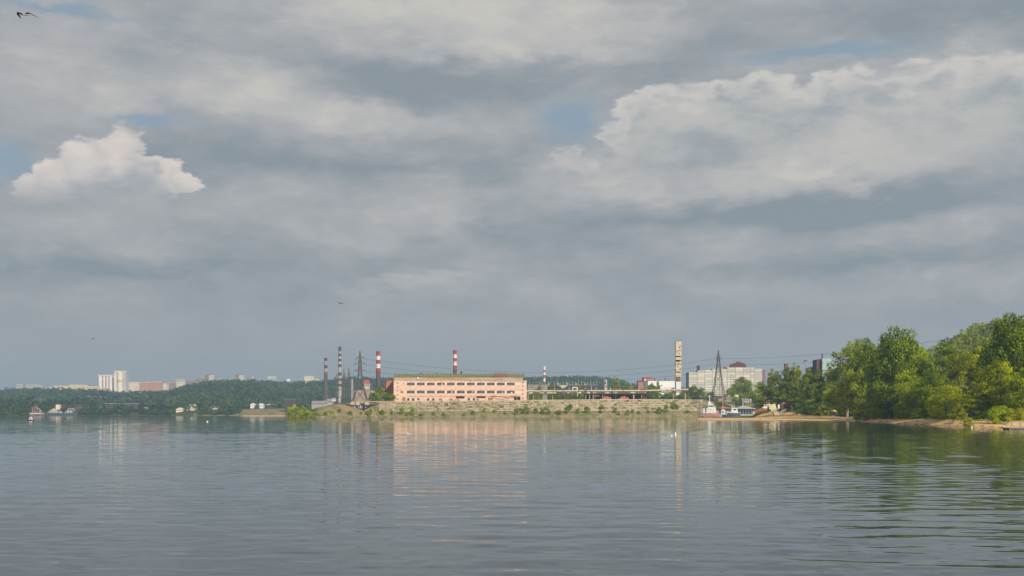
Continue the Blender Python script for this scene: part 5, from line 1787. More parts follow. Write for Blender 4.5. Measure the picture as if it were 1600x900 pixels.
T_, x_, z_, _k = base('motor_launch', 'small grey white open launch between the tugboat and the cabin cruiser', 'boat', 1132, 651.9, 752)
hull(T_, [(x_(1125), .7, .1), (x_(1128), .95, 0), (x_(1134), 1, 0), (x_(1138), .7, .3), (x_(1141), .12, .7)], 'hull', mat('grey_hull', (.52, .53, .52), (.42, .43, .43), .6), -.5, .1, z_(646.4), 1.5)
o_ = MB().box(x_(1126.6), x_(1132.8), -1.1, 1.1, z_(646.6), z_(642)).build('cabin', WHITE, T_)
MB().box(x_(1127.2), x_(1130.8), -1.18, -1.11, z_(644.8), z_(642.6)).build('window', mat('green_glass', (.05, .16, .11), (.03, .08, .07)), o_)
MB().prism([(x_(1126), z_(642)), (x_(1133.6), z_(642)), (x_(1131), z_(640.2)), (x_(1129.5), z_(639.4)), (x_(1128), z_(640.2))], -1.2, 1.2).build('cabin_roof', WHITE, T_)
T_, x_, z_, _k = base('cabin_cruiser', 'white cabin cruiser with a dark blue hull bottom beside the grey roofed boathouse', 'boat', 1148, 652.0, 742)
hull(T_, [(x_(1135.5), .1, .9), (x_(1139), .55, .55), (x_(1144), .95, .1), (x_(1150), 1, 0), (x_(1156.4), .95, .0)], 'hull', mat('navy_hull', (.09, .10, .14), (.14, .14, .17), .8), -.5, .1, z_(646.2), 1.7)
hull(T_, [(x_(1135.2), .1, .9), (x_(1139), .57, .6), (x_(1144), .97, .1), (x_(1150), 1.02, .0), (x_(1155), .9, .0)], 'topsides', WHITE, z_(646.2), z_(645.6), z_(644.2), 1.72)
o_ = MB().prism([(x_(1141.6), z_(644.4)), (x_(1152.6), z_(644.4)), (x_(1151), z_(637.4)), (x_(1143.2), z_(636.8))], -1.3, 1.3).build('cabin', WHITE, T_)
MB().box(x_(1145), x_(1149.8), -1.4, -1.31, z_(641.0), z_(638.9)).build('window', GLASS, o_)
for p in (1143.6, 1147.4):
    MB().cyl((x_(p), 0, z_(637)), (x_(p), 0, z_(631 if p > 1145 else 633.4)), .13, .1, 6).build('mast', WHITE, T_)
MB().bar((x_(1142.4), 0, z_(635.4)), (x_(1145), 0, z_(635.4)), .3).build('radar', WHITE, T_)
for p in (1141, 1144.6, 1148.6, 1153):
    MB().cyl((x_(p), -1.78, z_(649)), (x_(p), -1.78, z_(646.6)), .22, .22, 8).build('fender', DARKM, T_)

T_, x_, z_, _k = base('green_boathouse', 'low green boathouse with a faded red roof behind the launch', 'boathouse', 1134, 647.5, 792)
MB().box(x_(1125.5), x_(1142.5), 0, 8, -1, z_(638.6)).build('wall', mat('green_wall', (.05, .20, .09), (.04, .15, .07), .4), T_)
MB().prism([(x_(1122.8), z_(638.6)), (x_(1143.6), z_(638.6)), (x_(1139), z_(636.2)), (x_(1132), z_(634.8)), (x_(1127), z_(636.4))], -1, 9).build('roof', mat('tile_red', (.45, .14, .07), (.36, .12, .07), .6), T_)
for p in (1127, 1131, 1135, 1139):
    MB().box(x_(p), x_(p + 1.6), -.1, -.01, z_(644), z_(640.5)).build('window', GLASS, T_)
T_, x_, z_, _k = base('flagpole', 'tall thin white flagpole rising behind the green boathouse', 'flagpole', 1129.6, 646, 788)
MB().cyl((0, 0, 0), (0, 0, z_(614)), .17, .1, 8).build('pole', WHITE, T_)
T_, x_, z_, _k = base('boathouse', 'boathouse with a pale grey hipped roof over blue glass on a pontoon', 'boathouse', 1166, 648.8, 780)
GRR = mat('grey_hip_roof', (.42, .43, .40), (.35, .36, .34), .4)
o_ = MB()
a, b_, t_ = x_(1150.5), x_(1180.4), z_(634.0)
e = z_(638.2)
o_.add([(a, -1.5, e), (b_, -1.5, e), (b_, 12, e), (a, 12, e), (x_(1161), 5, t_), (x_(1167), 5, t_)], [(0, 1, 5, 4), (1, 2, 5), (2, 3, 4, 5), (3, 0, 4), (0, 3, 2, 1)])
o_.build('roof', GRR, T_)
MB().box(x_(1150.5), x_(1180.4), -1.5, -1.3, e - .35, e - .01).build('fascia', PALEC, T_)
MB().box(x_(1152), x_(1178), .8, 11, z_(646.8), e - .02).build('wall', mat('blue_glazing', (.02, .045, .09), (.04, .09, .15), .8), T_)
for p in np.arange(1152, 1179, 4.3):
    MB().box(x_(p), x_(p + .55), -1, -.7, z_(646.8), e - .36).build('post', PALEC, T_)
MB().box(x_(1150), x_(1181), -2.2, 12, -.4, z_(646.8)).build('pontoon', PALEC, T_)
MB().box(x_(1176), x_(1180), -.6, .7, z_(646.8), z_(642.4)).build('side_panel', PIER, T_)
MB().cyl((x_(1162.6), 4, z_(635)), (x_(1162.6), 4, z_(621.6)), .3, .2, 8).build('mast', WHITE, T_)

# sheds up behind the boats
for nm, p0, p1, top, bot, Y, wm_, rm_, lab in [
        ('dark_shed', 1114.5, 1135, 618.6, 628, 905, DARKM, DARKM, 'low dark shed at the foot of the tapering pylon'),
        ('pale_garage', 1131.5, 1154.5, 620.2, 630, 880, GREYC, PALEC, 'long pale grey garage behind the moored boats'),
        ('gable_hut', 1148, 1154, 615.8, 621, 895, PIER, RUSTM, 'tiny hut with an orange gable above the pale garage'),
        ('grey_kiosk', 1158, 1164, 622.2, 629.5, 840, GREYC, DARKM, 'dark grey kiosk right of the round bush'),
        ('van_body', 1163, 1170.5, 622.6, 628.6, 835, mat('van_grey', (.42, .41, .44), (.34, .32, .36), .5), PALEC, 'pale grey box van body behind the grey roofed boathouse'),
        ('brick_shed', 1163.5, 1173, 628.8, 633.0, 830, RUSTM, RUSTM, 'low rusty shed directly above the grey roofed boathouse')]:
    T_, x_, z_, _k = base(nm, lab, 'shed' if nm != 'van_body' else 'van', (p0 + p1) / 2, bot, Y)
    MB().box(x_(p0), x_(p1), 0, 5, -3, z_(top + .9)).build('wall', wm_, T_)
    MB().prism([(-.3, z_(top + .9)), (2.5, z_(top)), (5.3, z_(top + .9))], x_(p0) - .2, x_(p1) + .2, axis='x').build('roof', rm_, T_)
    q = p0 + 1.2
    while q < p1 - 1.6:
        MB().box(x_(q), x_(q + 1.1), -.1, -.01, z_(top + 4.2), z_(top + 2.2)).build('window' if rt.random() < .6 else 'door', GLASS if wm_ is not DARKM else GREYC, T_)
        q += 3.2
T_, x_, z_, _k = base('yellow_hoarding', 'small patch of ochre hoarding at the bank end behind the tugboat', 'hoarding', 1127, 629, 890)
MB().box(x_(1122.5), x_(1131.5), 0, .3, -.5, z_(622.6)).build('board', mat('hoard', (.42, .29, .08), (.32, .24, .09), .5), T_)
for p in (1123, 1127, 1131):
    MB().box(x_(p), x_(p + .3), .3, .6, -.5, z_(623)).build('post', TRUSS, T_)
T_, x_, z_, _k = base('white_tank', 'small white tank standing behind the brownish tree left of the grove', 'tank', 1172.6, 630, 700)
MB().cyl((0, 0, 0), (0, 0, z_(624.6)), 1.6 * _k, 1.6 * _k, 14).build('shell', PIPE, T_)
MB().cyl((0, 0, z_(624.6)), (0, 0, z_(623.6)), 1.6 * _k, .4 * _k, 14).build('top', WHITE, T_)

# ------------------------------------------------------------------ things on the beach and slope
def Ysl(px, py, a=440, b_=640):
    return hit(px, py, a, b_)


Y_ = 520.0
YEL_ = mat('pale_yellow_hull', (.66, .62, .36), (.56, .52, .33), .8, grime=(.40, .36, .22), gscale=.8)
RUSTY = mat('rusty_scrap', (.34, .13, .07), (.22, .09, .05), 1.2)
T_, x_, z_, k_ = base('cabin_hull', 'pale yellow boxy boat cabin hauled out and tilted on the slipway above the sand', 'boat', 1208, 643.5, Y_)
R3 = Matrix.Rotation(R(14), 4, 'Y')
o_ = MB()
o_.box(-1.6, 1.6, -1.2, 1.2, 0.1, 2.9, 0, Matrix.Translation((0, 0, .5)) @ Matrix.Rotation(R(-16), 4, 'Y'))
o_.build('cabin', YEL_, T_)
MB().box(-1.7, 1.7, -1.3, 1.3, 2.92, 3.05, 0, Matrix.Translation((0, 0, .5)) @ Matrix.Rotation(R(-16), 4, 'Y')).build('roof', YEL_, T_)
MB().box(-1.0, .2, -1.26, -1.21, 1.7, 2.4, 0, Matrix.Translation((0, 0, .5)) @ Matrix.Rotation(R(-16), 4, 'Y')).build('window', YEL_, T_)
MB().cyl((-1.9, -1.4, .7), (-1.9, -1.0, .7), .62, .62, 14).build('wheel', DARKM, T_)
MB().cyl((-1.3, 1.0, .7), (-1.3, 1.3, .7), .62, .62, 14).build('wheel', DARKM, T_)
MB().bar((-2.6, -.6, .25), (2.4, -.6, 1.3), .22).build('chassis', RUSTY, T_)
T_, x_, z_, k_ = base('hull_stern', 'smaller yellow boat stern leaning behind the tilted cabin on the slipway', 'boat', 1200.5, 640, Y_ + 4)
MB().prism([(-.9, 0), (.9, .3), (1.1, 2.4), (.2, 2.9), (-.8, 2.0)], -.8, .8).build('stern', YEL_, T_)
MB().bar((-.3, 0, 2.4), (-.8, 0, 4.3), .12).build('davit', PIPE, T_)
MB().bar((.6, 0, 2.5), (.1, 0, 4.6), .12).build('davit', PIPE, T_)
for nm, px, bot, pts, mm, lab, cat in [
    ('rusty_drum_pile', 1190, 643, [(-1.9, 0), (2.2, 0), (2.6, .9), (1.2, 1.7), (-.6, 1.5), (-2.0, 1.0)], RUSTY, 'rust red heap of scrap sheets left of the tilted cabin', 'scrap'),
    ('rusty_crate', 1183, 644.5, [(-1.2, 0), (1.0, 0), (.9, .9), (-1.0, 1.2)], RUSTY, 'low rusty crate at the left end of the scrap', 'scrap'),
    ('white_bin', 1195, 639.5, [(-1.1, 0), (1.2, .3), (1.6, 1.2), (.1, 1.5), (-1.3, .9)], WHITE, 'crumpled white sheet metal lying on top of the red scrap heap', 'scrap'),
]:
    T_, x_, z_, k_ = base(nm, lab, cat, px, bot, Y_ + 1)
    MB().prism(pts, -.8, .8).build('sheet', mm, T_)
    MB().prism([(a * .6 + .3, b_ * .7 + .3) for a, b_ in pts], -1.15, -.82).build('sheet', mm, T_)
    MB().bar((-1.2, -1, .1), (1.4, -.9, 1.1), .12).build('bar', PALEC, T_)
for q, (px, py) in enumerate(((1194.4, 632.5), (1197.4, 632.3))):
    T_, x_, z_, k_ = base('lantern', 'small bright white lantern %s of its pair above the scrap heap' % ('left' if q == 0 else 'right'), 'lamp', px, 641, Y_ + 8)
    MB().cyl((0, 0, 0), (0, 0, z_(py + 1)), .06, .05, 6).build('pole', PALEC, T_)
    MB().cyl((0, 0, z_(py + 1)), (0, 0, z_(py - .6)), .33, .28, 10).build('globe', WHITE, T_)
T_, x_, z_, k_ = base('white_locker', 'upright narrow white locker between the tilted cabin and the brown hut', 'locker', 1217, 638.6, Y_ + 2)
MB().box(-.55, .55, -.4, .4, 0, z_(632.4)).build('body', WHITE, T_)
MB().box(-.48, .48, -.45, -.41, .15, z_(632.8)).build('door', mat('locker_door', (.7, .69, .66), (.6, .6, .57)), T_)
T_, x_, z_, k_ = base('stilt_hut', 'brown hut with a rounded rusty roof standing on posts on the beach slope', 'hut', 1226.5, 641.5, Y_ + 2)
MB().prism([(x_(1220), z_(636)), (x_(1233.4), z_(636)), (x_(1233.2), z_(632)), (x_(1220.4), z_(632))], -1.6, 2).build('wall', mat('hut_brown', (.21, .09, .075), (.16, .075, .065), .8), T_)
MB().prism([(x_(1219.3), z_(632.2)), (x_(1234), z_(632.2)), (x_(1232), z_(629.8)), (x_(1227.5), z_(628.4)), (x_(1221.5), z_(629.0))], -1.9, 2.3).build('roof', mat('hut_roof', (.25, .14, .13), (.19, .11, .10), .8), T_)
MB().box(x_(1220.5), x_(1233), -1.2, 1.8, 0, z_(636.0) - .02).build('underfloor_shade', BLACK, T_)  # solid black block painted as the shade beneath the hut
for p in (1220.6, 1223.4, 1227, 1230.4, 1233):
    MB().box(x_(p), x_(p + .5), -1.7, -1.4, -.4, z_(636)).build('post', PALEC, T_)
for a, b_, lab in (((1199, 646.2), (1214.5, 640.6), 'left'), ((1217.5, 646), (1231, 637.6), 'right')):
    p0, p1 = P(a[0], a[1], Y_ - 14), P(b_[0], b_[1], Y_ + 2)
    T_ = thing('slipway_rail', p0, '%s slipway rail of pale timber running down to the sand below the hut' % lab, 'rail', 'slipway rails')
    d = p1 - p0
    MB().bar((0, 0, 0), d, .42, .3).build('rail', CONC, T_)
    for q in (.15, .4, .65, .9):
        c_ = d * q
        MB().box(c_.x - .15, c_.x + .15, c_.y - .15, c_.y + .15, c_.z - 2.0, c_.z - .1).build('prop', TRUSS, T_)
    MB().bar(Vector((0, 1.8, 0)), d + Vector((0, 1.8, 0)), .3, .25).build('rail', CONC, T_)
T_, x_, z_, k_ = base('concrete_steps', 'pale block of concrete steps at the foot of the slipway', 'steps', 1214, 647.6, Y_ - 18)
for q in range(5):
    MB().box(-1.2, 1.0, q * .4, q * .4 + .4 if q < 4 else 2.5, -.4, .3 + .28 * q).build('step', CONC, T_)
# parked bicycles, motorbike-like heap: dark and white gear right of the hut
for q, (px, bot, w, h, mm) in enumerate([(1234, 639.6, 1.4, 1.3, RUSTY), (1237, 639.4, 1.5, 1.7, WHITE), (1239.5, 638.2, 1.6, 2.0, BLACK), (1243, 637.4, 1.8, 1.7, BLACK), (1246, 636.6, 1.5, 1.2, RUSTY), (1235.6, 641, 1.1, .9, WHITE), (1243.6, 638.4, 1.2, .9, PIPE)]):
    T_, x_, z_, k_ = base('gear_stack', ['small rusty barrel stack right beside the hut', 'white upturned dinghy right of the hut', 'tallest black covered heap right of the hut', 'wide black tarpaulin heap on the slope',
                                         'rusty heap at the upper end of the gear on the slope', 'white bundle lowest on the slope below the dinghy', 'cream bundle below the wide black tarpaulin'][q],
                          'gear', px, bot, Y_ + 3 + q * .1, 'gear stored right of the hut')
    MB().prism([(-w / 2, 0), (w / 2, .1), (w * .45, h * .6), (w * .1, h), (-w * .3, h * .85), (-w * .5, h * .5)], -.6, .6).build('cover', mm, T_)
    MB().prism([(-w / 3, 0), (w / 2.4, .1), (w * .3, h * .5), (-w * .35, h * .4)], -.9, -.62).build('fold', mm, T_)

# growth and litter along the back of the sand
g = np.random.default_rng(14)
n = 170
pxs = g.uniform(1185, 1640, n)
sws = ip(pxs, [(1080, 160), (1300, 120), (1340, 55), (1400, 36), (1480, 34), (1520, 22), (2600, 20)])
Yt0 = ip(pxs, COAST_Y) + sws * (1.02 - g.random(n) ** 3.0 * .6)
pts = np.stack([X(pxs, Yt0), Yt0, ground(pxs, Yt0)[0] + .12], 1)
pp = (pts[:, None, :] + g.normal(0, 1, (n, 14, 3)) * np.array([.45, .45, .13]) * g.uniform(.3, 1.3, (n, 1, 1))).reshape(-1, 3)
me = mesh_quads('beach_grass', leaf_quads(g, pp, np.tile([0, -.5, .6], (len(pp), 1)), .14), g.uniform(0.1, .9, len(pp)), LEAF)
o = bpy.data.objects.new('beach_grass', me)
col.objects.link(o)
tag(o, 'ragged green tufts along the back of the sandy beach', 'grass', kind='stuff')
o = MB()
for i in range(80):
    px = g2.uniform(1130, 1640)
    Yq = float(ip(px, COAST_Y)) + (abs(g2.gauss(0, 1)) * 3 if g2.random() < .6 else g2.uniform(2, 30))
    p = Vector((X(px, Yq), Yq, gz(px, Yq) + .02))
    o.box(-g2.uniform(.1, .7), g2.uniform(.1, .6), -.07, .07, -.04, g2.uniform(.05, .12), g2.choice((0, 0, 1)), Matrix.Translation(p) @ Matrix.Rotation(g2.uniform(-1, 1), 4, 'Z'))
tag(o.build('drift_litter', [BARK, GREYC]), 'dark sticks and litter washed up along the sandy beach', 'litter', kind='stuff')

# tent
Yt_ = hit(1302, 647.6, 387, 430)
T_, x_, z_, k_ = base('canopy_tent', 'small beach tent with a bright yellow canopy and dark blue sides', 'tent', 1302, 647.7, Yt_)
hw = 4.9 * k_
o_ = MB()
e = z_(642.8)
o_.add([(-hw, -hw, e), (hw, -hw, e), (hw, hw, e), (-hw, hw, e), (-hw * .25, -hw * .25, z_(640.2)), (hw * .25, -hw * .25, z_(640.2)), (hw * .25, hw * .25, z_(640.2)), (-hw * .25, hw * .25, z_(640.2)), (0, 0, z_(639.4))],
       [(0, 1, 5, 4), (1, 2, 6, 5), (2, 3, 7, 6), (3, 0, 4, 7), (4, 5, 8), (5, 6, 8), (6, 7, 8), (7, 4, 8), (3, 2, 1, 0)])
o_.build('canopy', mat('canopy_yellow', (.72, .60, .04), (.62, .50, .04), 1.0), T_)
MB().box(-hw, hw, -hw - .02, -hw + .02, e - .28, e - .01).build('valance', mat('canopy_yellow'), T_) if False else None
NAVY = mat('tent_navy', (.03, .045, .075), (.045, .06, .09), 1.0)
MB().box(-hw * .9, hw * .2, -hw * .92, -hw * .88, 0, e - .02).build('wall', NAVY, T_)
MB().box(hw * .35, hw * .9, -hw * .92, -hw * .88, 0, e - .02).build('wall', NAVY, T_)
MB().box(-hw * .9, hw * .9, hw * .86, hw * .9, 0, e - .02).build('wall', NAVY, T_)
for a in (-1, 1):
    for b_ in (-1, 1):
        MB().bar((a * hw * .94, b_ * hw * .94, 0), (a * hw * .94, b_ * hw * .94, e), .07).build('pole', PALEC, T_)
Yq = hit(1334, 655.6, 340, 380)
T_, x_, z_, k_ = base('sign_post', 'thin white post with a small orange board at the water edge of the beach', 'sign', 1334.4, 656, Yq)
MB().cyl((0, 0, -.3), (0, 0, z_(649.2)), .12, .1, 8).build('post', WHITE, T_)
MB().box(-2.3 * k_, 1.8 * k_, -.06, .02, z_(649.2), z_(648.0)).build('board', DOORB, T_)

# jetty
Yj = 190.0
T_, x_, z_, k_ = base('jetty', 'small grey floating jetty with a pipe railing at the right edge', 'jetty', 1600, 671, Yj)
MB().box(x_(1572.5), x_(1660), -1.0, 1.4, -.12, z_(669.2)).build('float', mat('jetty_dark', (.06, .06, .06), (.10, .09, .08), 1.5), T_)
for i in range(22):
    a = x_(1573) + i * .46
    MB().box(a, a + .43, -1.05, 1.45, z_(669.2) + .003, z_(669.2) + .07 + rt.random() * .02).build('plank', mat('jetty_plank', (.42, .38, .33), (.32, .28, .24), 2.0), T_)
RAIL = mat('rail_grey', (.34, .34, .32), (.26, .25, .23), 2.0)
for p in (1576.5, 1591.5, 1606.5, 1621.5, 1636.5, 1651.5):
    MB().cyl((x_(p), -.9, 0), (x_(p), -.9, z_(658.6)), .05, .05, 8).build('rail_post', RAIL, T_)
MB().bar((x_(1574.6), -.9, z_(658.6)), (x_(1655), -.9, z_(658.6)), .10).build('top_rail', RAIL, T_)
MB().bar((x_(1574.6), 1.3, z_(659.2)), (x_(1655), 1.3, z_(659.2)), .08).build('top_rail', RAIL, T_)
for p in (1577.5, 1599, 1621):
    MB().cyl((x_(p), 1.3, 0), (x_(p), 1.3, z_(659.2)), .05, .05, 8).build('rail_post', RAIL, T_)
# pale stone, driftwood, bottle on the beach
for nm, px, py, s_, mm, lab, cat in [('boulder', 1541.5, 662.2, .45, WHITE, 'pale stone on the sand left of the large bright bush', 'stone'),
                                     ('boulder', 1537, 657, .22, CONC, 'small stone above the pale one on the sand', 'stone'),
                                     ('boulder', 1584, 664.4, .3, PIPE, 'small cream stone behind the jetty railing', 'stone')]:
    Yq = hit(px, py, 205, 300, .5)
    bm = bmesh.new()
    bmesh.ops.create_icosphere(bm, subdivisions=2, radius=s_)
    for v in bm.verts:
        v.co *= 1 + .25 * math.sin(v.co.x * 9 + v.co.y * 7 + v.co.z * 5)
        v.co.z *= .7
    me = bpy.data.meshes.new(nm)
    bm.to_mesh(me)
    bm.free()
    me.materials.append(mm)
    o = bpy.data.objects.new(nm, me)
    col.objects.link(o)
    o.location = (X(px, Yq), Yq, gz(px, Yq) + s_ * .3)
    tag(o, lab, cat)
Yq = hit(1484, 663.2, 225, 300, .5)
T_ = thing('driftwood', (X(1484, Yq), Yq, gz(1484, Yq)), 'dark driftwood branch on the sand under the thin sapling', 'driftwood')
MB().cyl((-1.1, 0, .1), (.9, .2, .35), .13, .09, 7).build('log', BARK, T_)
MB().cyl((-.2, .05, .2), (.5, -.3, .8), .06, .02, 6).build('branch', BARK, T_)
MB().cyl((.3, .1, .3), (1.3, .3, .9), .05, .02, 6).build('branch', BARK, T_)
o = MB().cyl((0, 0, -.1), (0, 0, .28), .14, .12, 10).cyl((0, 0, .28), (0, 0, .4), .12, .04, 10).build('float_buoy', WHITE)
o.location = (X(1518.4, 206), 206, 0)
tag(o, 'tiny white float in the water beside the small shoreline bush', 'float')


# ------------------------------------------------------------------ people
def person(px, foot_z, Y, height, label, top_c, leg_c, pose='stand', rz=0.0, hair=(.05, .035, .025)):
    T_ = thing('person', (X(px, Y), Y, foot_z), label, 'person', None, rz)
    s = height / 1.75
    J = {  # joint: (x, y, z, radius)
        'pel': (0, 0, .93, .125), 'waist': (0, -.01, 1.08, .115), 'chest': (0, -.02, 1.30, .145), 'neck': (0, -.02, 1.47, .06), 'head0': (0, -.03, 1.56, .075), 'head1': (0, -.035, 1.65, .095), 'head2': (0, -.02, 1.73, .06),
        'hl': (-.10, 0, .88, .10), 'kl': (-.12, -.05, .49, .062), 'al': (-.12, .0, .09, .042), 'tl': (-.13, -.17, .035, .032),
        'hr': (.10, 0, .88, .10), 'kr': (.12, -.01, .49, .062), 'ar': (.13, .05, .09, .042), 'tr': (.15, -.12, .035, .032),
        'sl': (-.20, -.01, 1.40, .058), 'el': (-.26, .02, 1.12, .044), 'wl': (-.25, -.08, .88, .028), 'pl': (-.25, -.11, .81, .034),
        'sr': (.20, -.01, 1.40, .058), 'er': (.27, .03, 1.12, .044), 'wr': (.24, -.10, .90, .028), 'pr': (.23, -.14, .83, .034)}
    E_ = [('pel', 'waist'), ('waist', 'chest'), ('chest', 'neck'), ('neck', 'head0'), ('head0', 'head1'), ('head1', 'head2'), ('pel', 'hl'), ('hl', 'kl'), ('kl', 'al'), ('al', 'tl'),
          ('pel', 'hr'), ('hr', 'kr'), ('kr', 'ar'), ('ar', 'tr'), ('chest', 'sl'), ('sl', 'el'), ('el', 'wl'), ('wl', 'pl'), ('chest', 'sr'), ('sr', 'er'), ('er', 'wr'), ('wr', 'pr')]
    for side, sx in (('l', -1), ('r', 1)):         # five fingers on each palm
        bx0, by0, bz0, _ = J['p' + side]
        for fi, (fx, fy, L) in enumerate(((-.028, -.01, .065), (-.010, -.012, .078), (.010, -.008, .074), (.026, .0, .058))):
            n1, n2 = 'f%s%d' % (side, fi), 'g%s%d' % (side, fi)
            J[n1] = (bx0 + fy, by0 + fx, bz0 - .05, .010)
            J[n2] = (bx0 + fy * 1.2 - sx * .012, by0 + fx * 1.1, bz0 - .05 - L, .008)
            E_ += [('p' + side, n1), (n1, n2)]
        J['h' + side + 't'] = (bx0 - sx * .02, by0 - .045, bz0 - .045, .010)
        E_.append(('p' + side, 'h' + side + 't'))
    names = list(J)
    me = bpy.data.meshes.new('body')
    me.from_pydata([tuple(c * s for c in J[n][:3]) for n in names], [(names.index(a), names.index(b_)) for a, b_ in E_], [])
    o_ = bpy.data.objects.new('body', me)
    col.objects.link(o_)
    o_.modifiers.new('skin', 'SKIN')
    for i, n in enumerate(names):
        r = J[n][3] * s
        me.skin_vertices[0].data[i].radius = (r * (1.25 if n in ('chest', 'waist', 'pel') else 1), r * (.85 if n in ('chest', 'waist', 'pel') else 1))
        me.skin_vertices[0].data[i].use_root = (n == 'pel')
    sb = o_.modifiers.new('sub', 'SUBSURF')
    sb.levels = sb.render_levels = 1
    dg = bpy.context.evaluated_depsgraph_get()
    me2 = bpy.data.meshes.new_from_object(o_.evaluated_get(dg))
    bpy.data.objects.remove(o_)
    me2.name = 'body'
    skin = mat('skin', (.42, .24, .16), (.38, .21, .14), 3.0)
    mats = [mat('top_%s' % label[:9], top_c, tuple(c * .8 for c in top_c), 4.0), mat('legs_%s' % label[:9], leg_c, tuple(c * .8 for c in leg_c), 4.0), skin, mat('hair_%s' % label[:9], hair, tuple(c * .7 for c in hair), 9.0)]
    for m_ in mats:
        me2.materials.append(m_)
    for p in me2.polygons:
        c_ = p.center / s
        i = 0
        if c_.z > 1.46:
            i = 3 if (c_.z > 1.68 or c_.y > .0) else 2
        elif c_.z < .95 and abs(c_.x) < .2:
            i = 1 if c_.z > .08 else 3
        elif abs(c_.x) > .2 and c_.z < .92:
            i = 2
        p.material_index = i
        p.use_smooth = True
    b2 = bpy.data.objects.new('body', me2)
    col.objects.link(b2)
    b2.parent = T_
    fm = MB()
    for ex in (-.032, .032):
        fm.box((ex - .011) * s, (ex + .011) * s, -.135 * s, -.12 * s, 1.645 * s, 1.658 * s)
    tag(fm.build('eyes', BLACK, T_), kind='stuff')
    MB().prism([(-.012 * s, 1.60 * s), (.012 * s, 1.60 * s), (.006 * s, 1.645 * s), (-.006 * s, 1.645 * s)], -.15 * s, -.11 * s).build('nose', skin, T_)
    MB().box(-.022 * s, .022 * s, -.127 * s, -.112 * s, 1.572 * s, 1.58 * s).build('mouth', DOORB, T_)
    for ex in (-.092, .092):
        MB().box((ex - .008) * s, (ex + .008) * s, -.045 * s, -.01 * s, 1.61 * s, 1.67 * s).build('ear', skin, T_)
    return T_


person(1098, -.25, 520, 1.85, 'person in dark clothes standing in the shallows at the tip of the sand spit', (.015, .015, .02), (.012, .012, .016), rz=.5)
Yq = hit(1245.5, 648.4, 430, 560)
person(1245.5, gz(1245.5, Yq), Yq, 1.78, 'person in black walking on the sand below the dark bush', (.012, .012, .015), (.012, .012, .014), rz=-.7)
Yq = hit(1533, 650.5, 212, 300, .5)
person(1533, gz(1533, Yq), Yq, 1.65, 'person in a pale blue top standing in the shade under the trees', (.45, .52, .68), (.06, .08, .10), rz=.3)


# ------------------------------------------------------------------ birds, buoys
def bird(px, py, Y, left, right, body, label, c_top=(.02, .02, .025)):
    """wings and body as outlines in the plane across the view, given real thickness and sweep"""
    o_pos = P(px, py, Y)
    T_ = thing('flying_bird', o_pos, label, 'bird')
    kk = Y / FP
    dark = mat('bird_dark', (.006, .006, .008), (.01, .01, .012), 9.0, spec=0.05)
    pale = mat('bird_pale', (.42, .38, .33), (.30, .27, .24), 9.0)

    def wing(stations):
        m = MB()
        vs, fs = [], []
        for (wx_, wz_, ch, th, sw) in stations:      # centre, chord, thickness, forward sweep
            a, b_ = (wx_ - px) * kk, (py - wz_) * kk
            dx_, dz_ = ch
            vs += [(a - dx_ * kk * 1.25, sw, b_ - dz_ * kk * 1.25), (a, sw - th, b_ + th * .3), (a + dx_ * kk * 1.25, sw + .05, b_ + dz_ * kk * 1.25), (a, sw + th, b_ - th * .3)]
        n = len(stations)
        for i in range(n - 1):
            for j in range(4):
                fs.append((i * 4 + j, i * 4 + (j + 1) % 4, (i + 1) * 4 + (j + 1) % 4, (i + 1) * 4 + j))
        fs += [(3, 2, 1, 0), tuple(range((n - 1) * 4, n * 4))]
        m.add(vs, fs)
        return m.build('wing', dark, T_, smooth=False)
    wing(left)
    wing(right)
    m = MB()
    vs, fs = [], []
    N = 10
    for (bx0, bz0, r) in body:
        for j in range(N):
            t_ = 6.283 * j / N
            vs.append(((bx0 - px) * kk, math.cos(t_) * r * kk, (py - bz0) * kk + math.sin(t_) * r * kk))
    n = len(body)
    for i in range(n - 1):
        for j in range(N):
            fs.append((i * N + j, i * N + (j + 1) % N, (i + 1) * N + (j + 1) % N, (i + 1) * N + j))
    fs += [tuple(range(N))[::-1], tuple(range((n - 1) * N, n * N))]
    m.add(vs, fs)
    m.build('body', pale, T_, smooth=True)
    m = MB()
    e_ = body[-1]
    s_ = body[0]
    m.add([((e_[0] - px) * kk, -.02, (py - e_[1]) * kk), ((e_[0] - px) * kk, .02, (py - e_[1]) * kk), ((e_[0] - px + 2.6 * e_[2] + .3) * kk, .05, (py - e_[1] - .1) * kk), ((e_[0] - px + 2.6 * e_[2] + .3) * kk, -.05, (py - e_[1] - .1) * kk),
           ((e_[0] - px) * kk, 0, (py - e_[1] + .5 * e_[2]) * kk)], [(0, 1, 2, 3), (0, 4, 1), (1, 4, 2), (2, 4, 3), (3, 4, 0)])
    m.build('tail', dark, T_)
    MB().cyl(((s_[0] - px) * kk, 0, (py - s_[1]) * kk), ((s_[0] - px - .9 * s_[2] - .3) * kk, 0, (py - s_[1] - .1) * kk), s_[2] * .4 * kk, .02 * kk, 6).build('beak', dark, T_)
    return T_


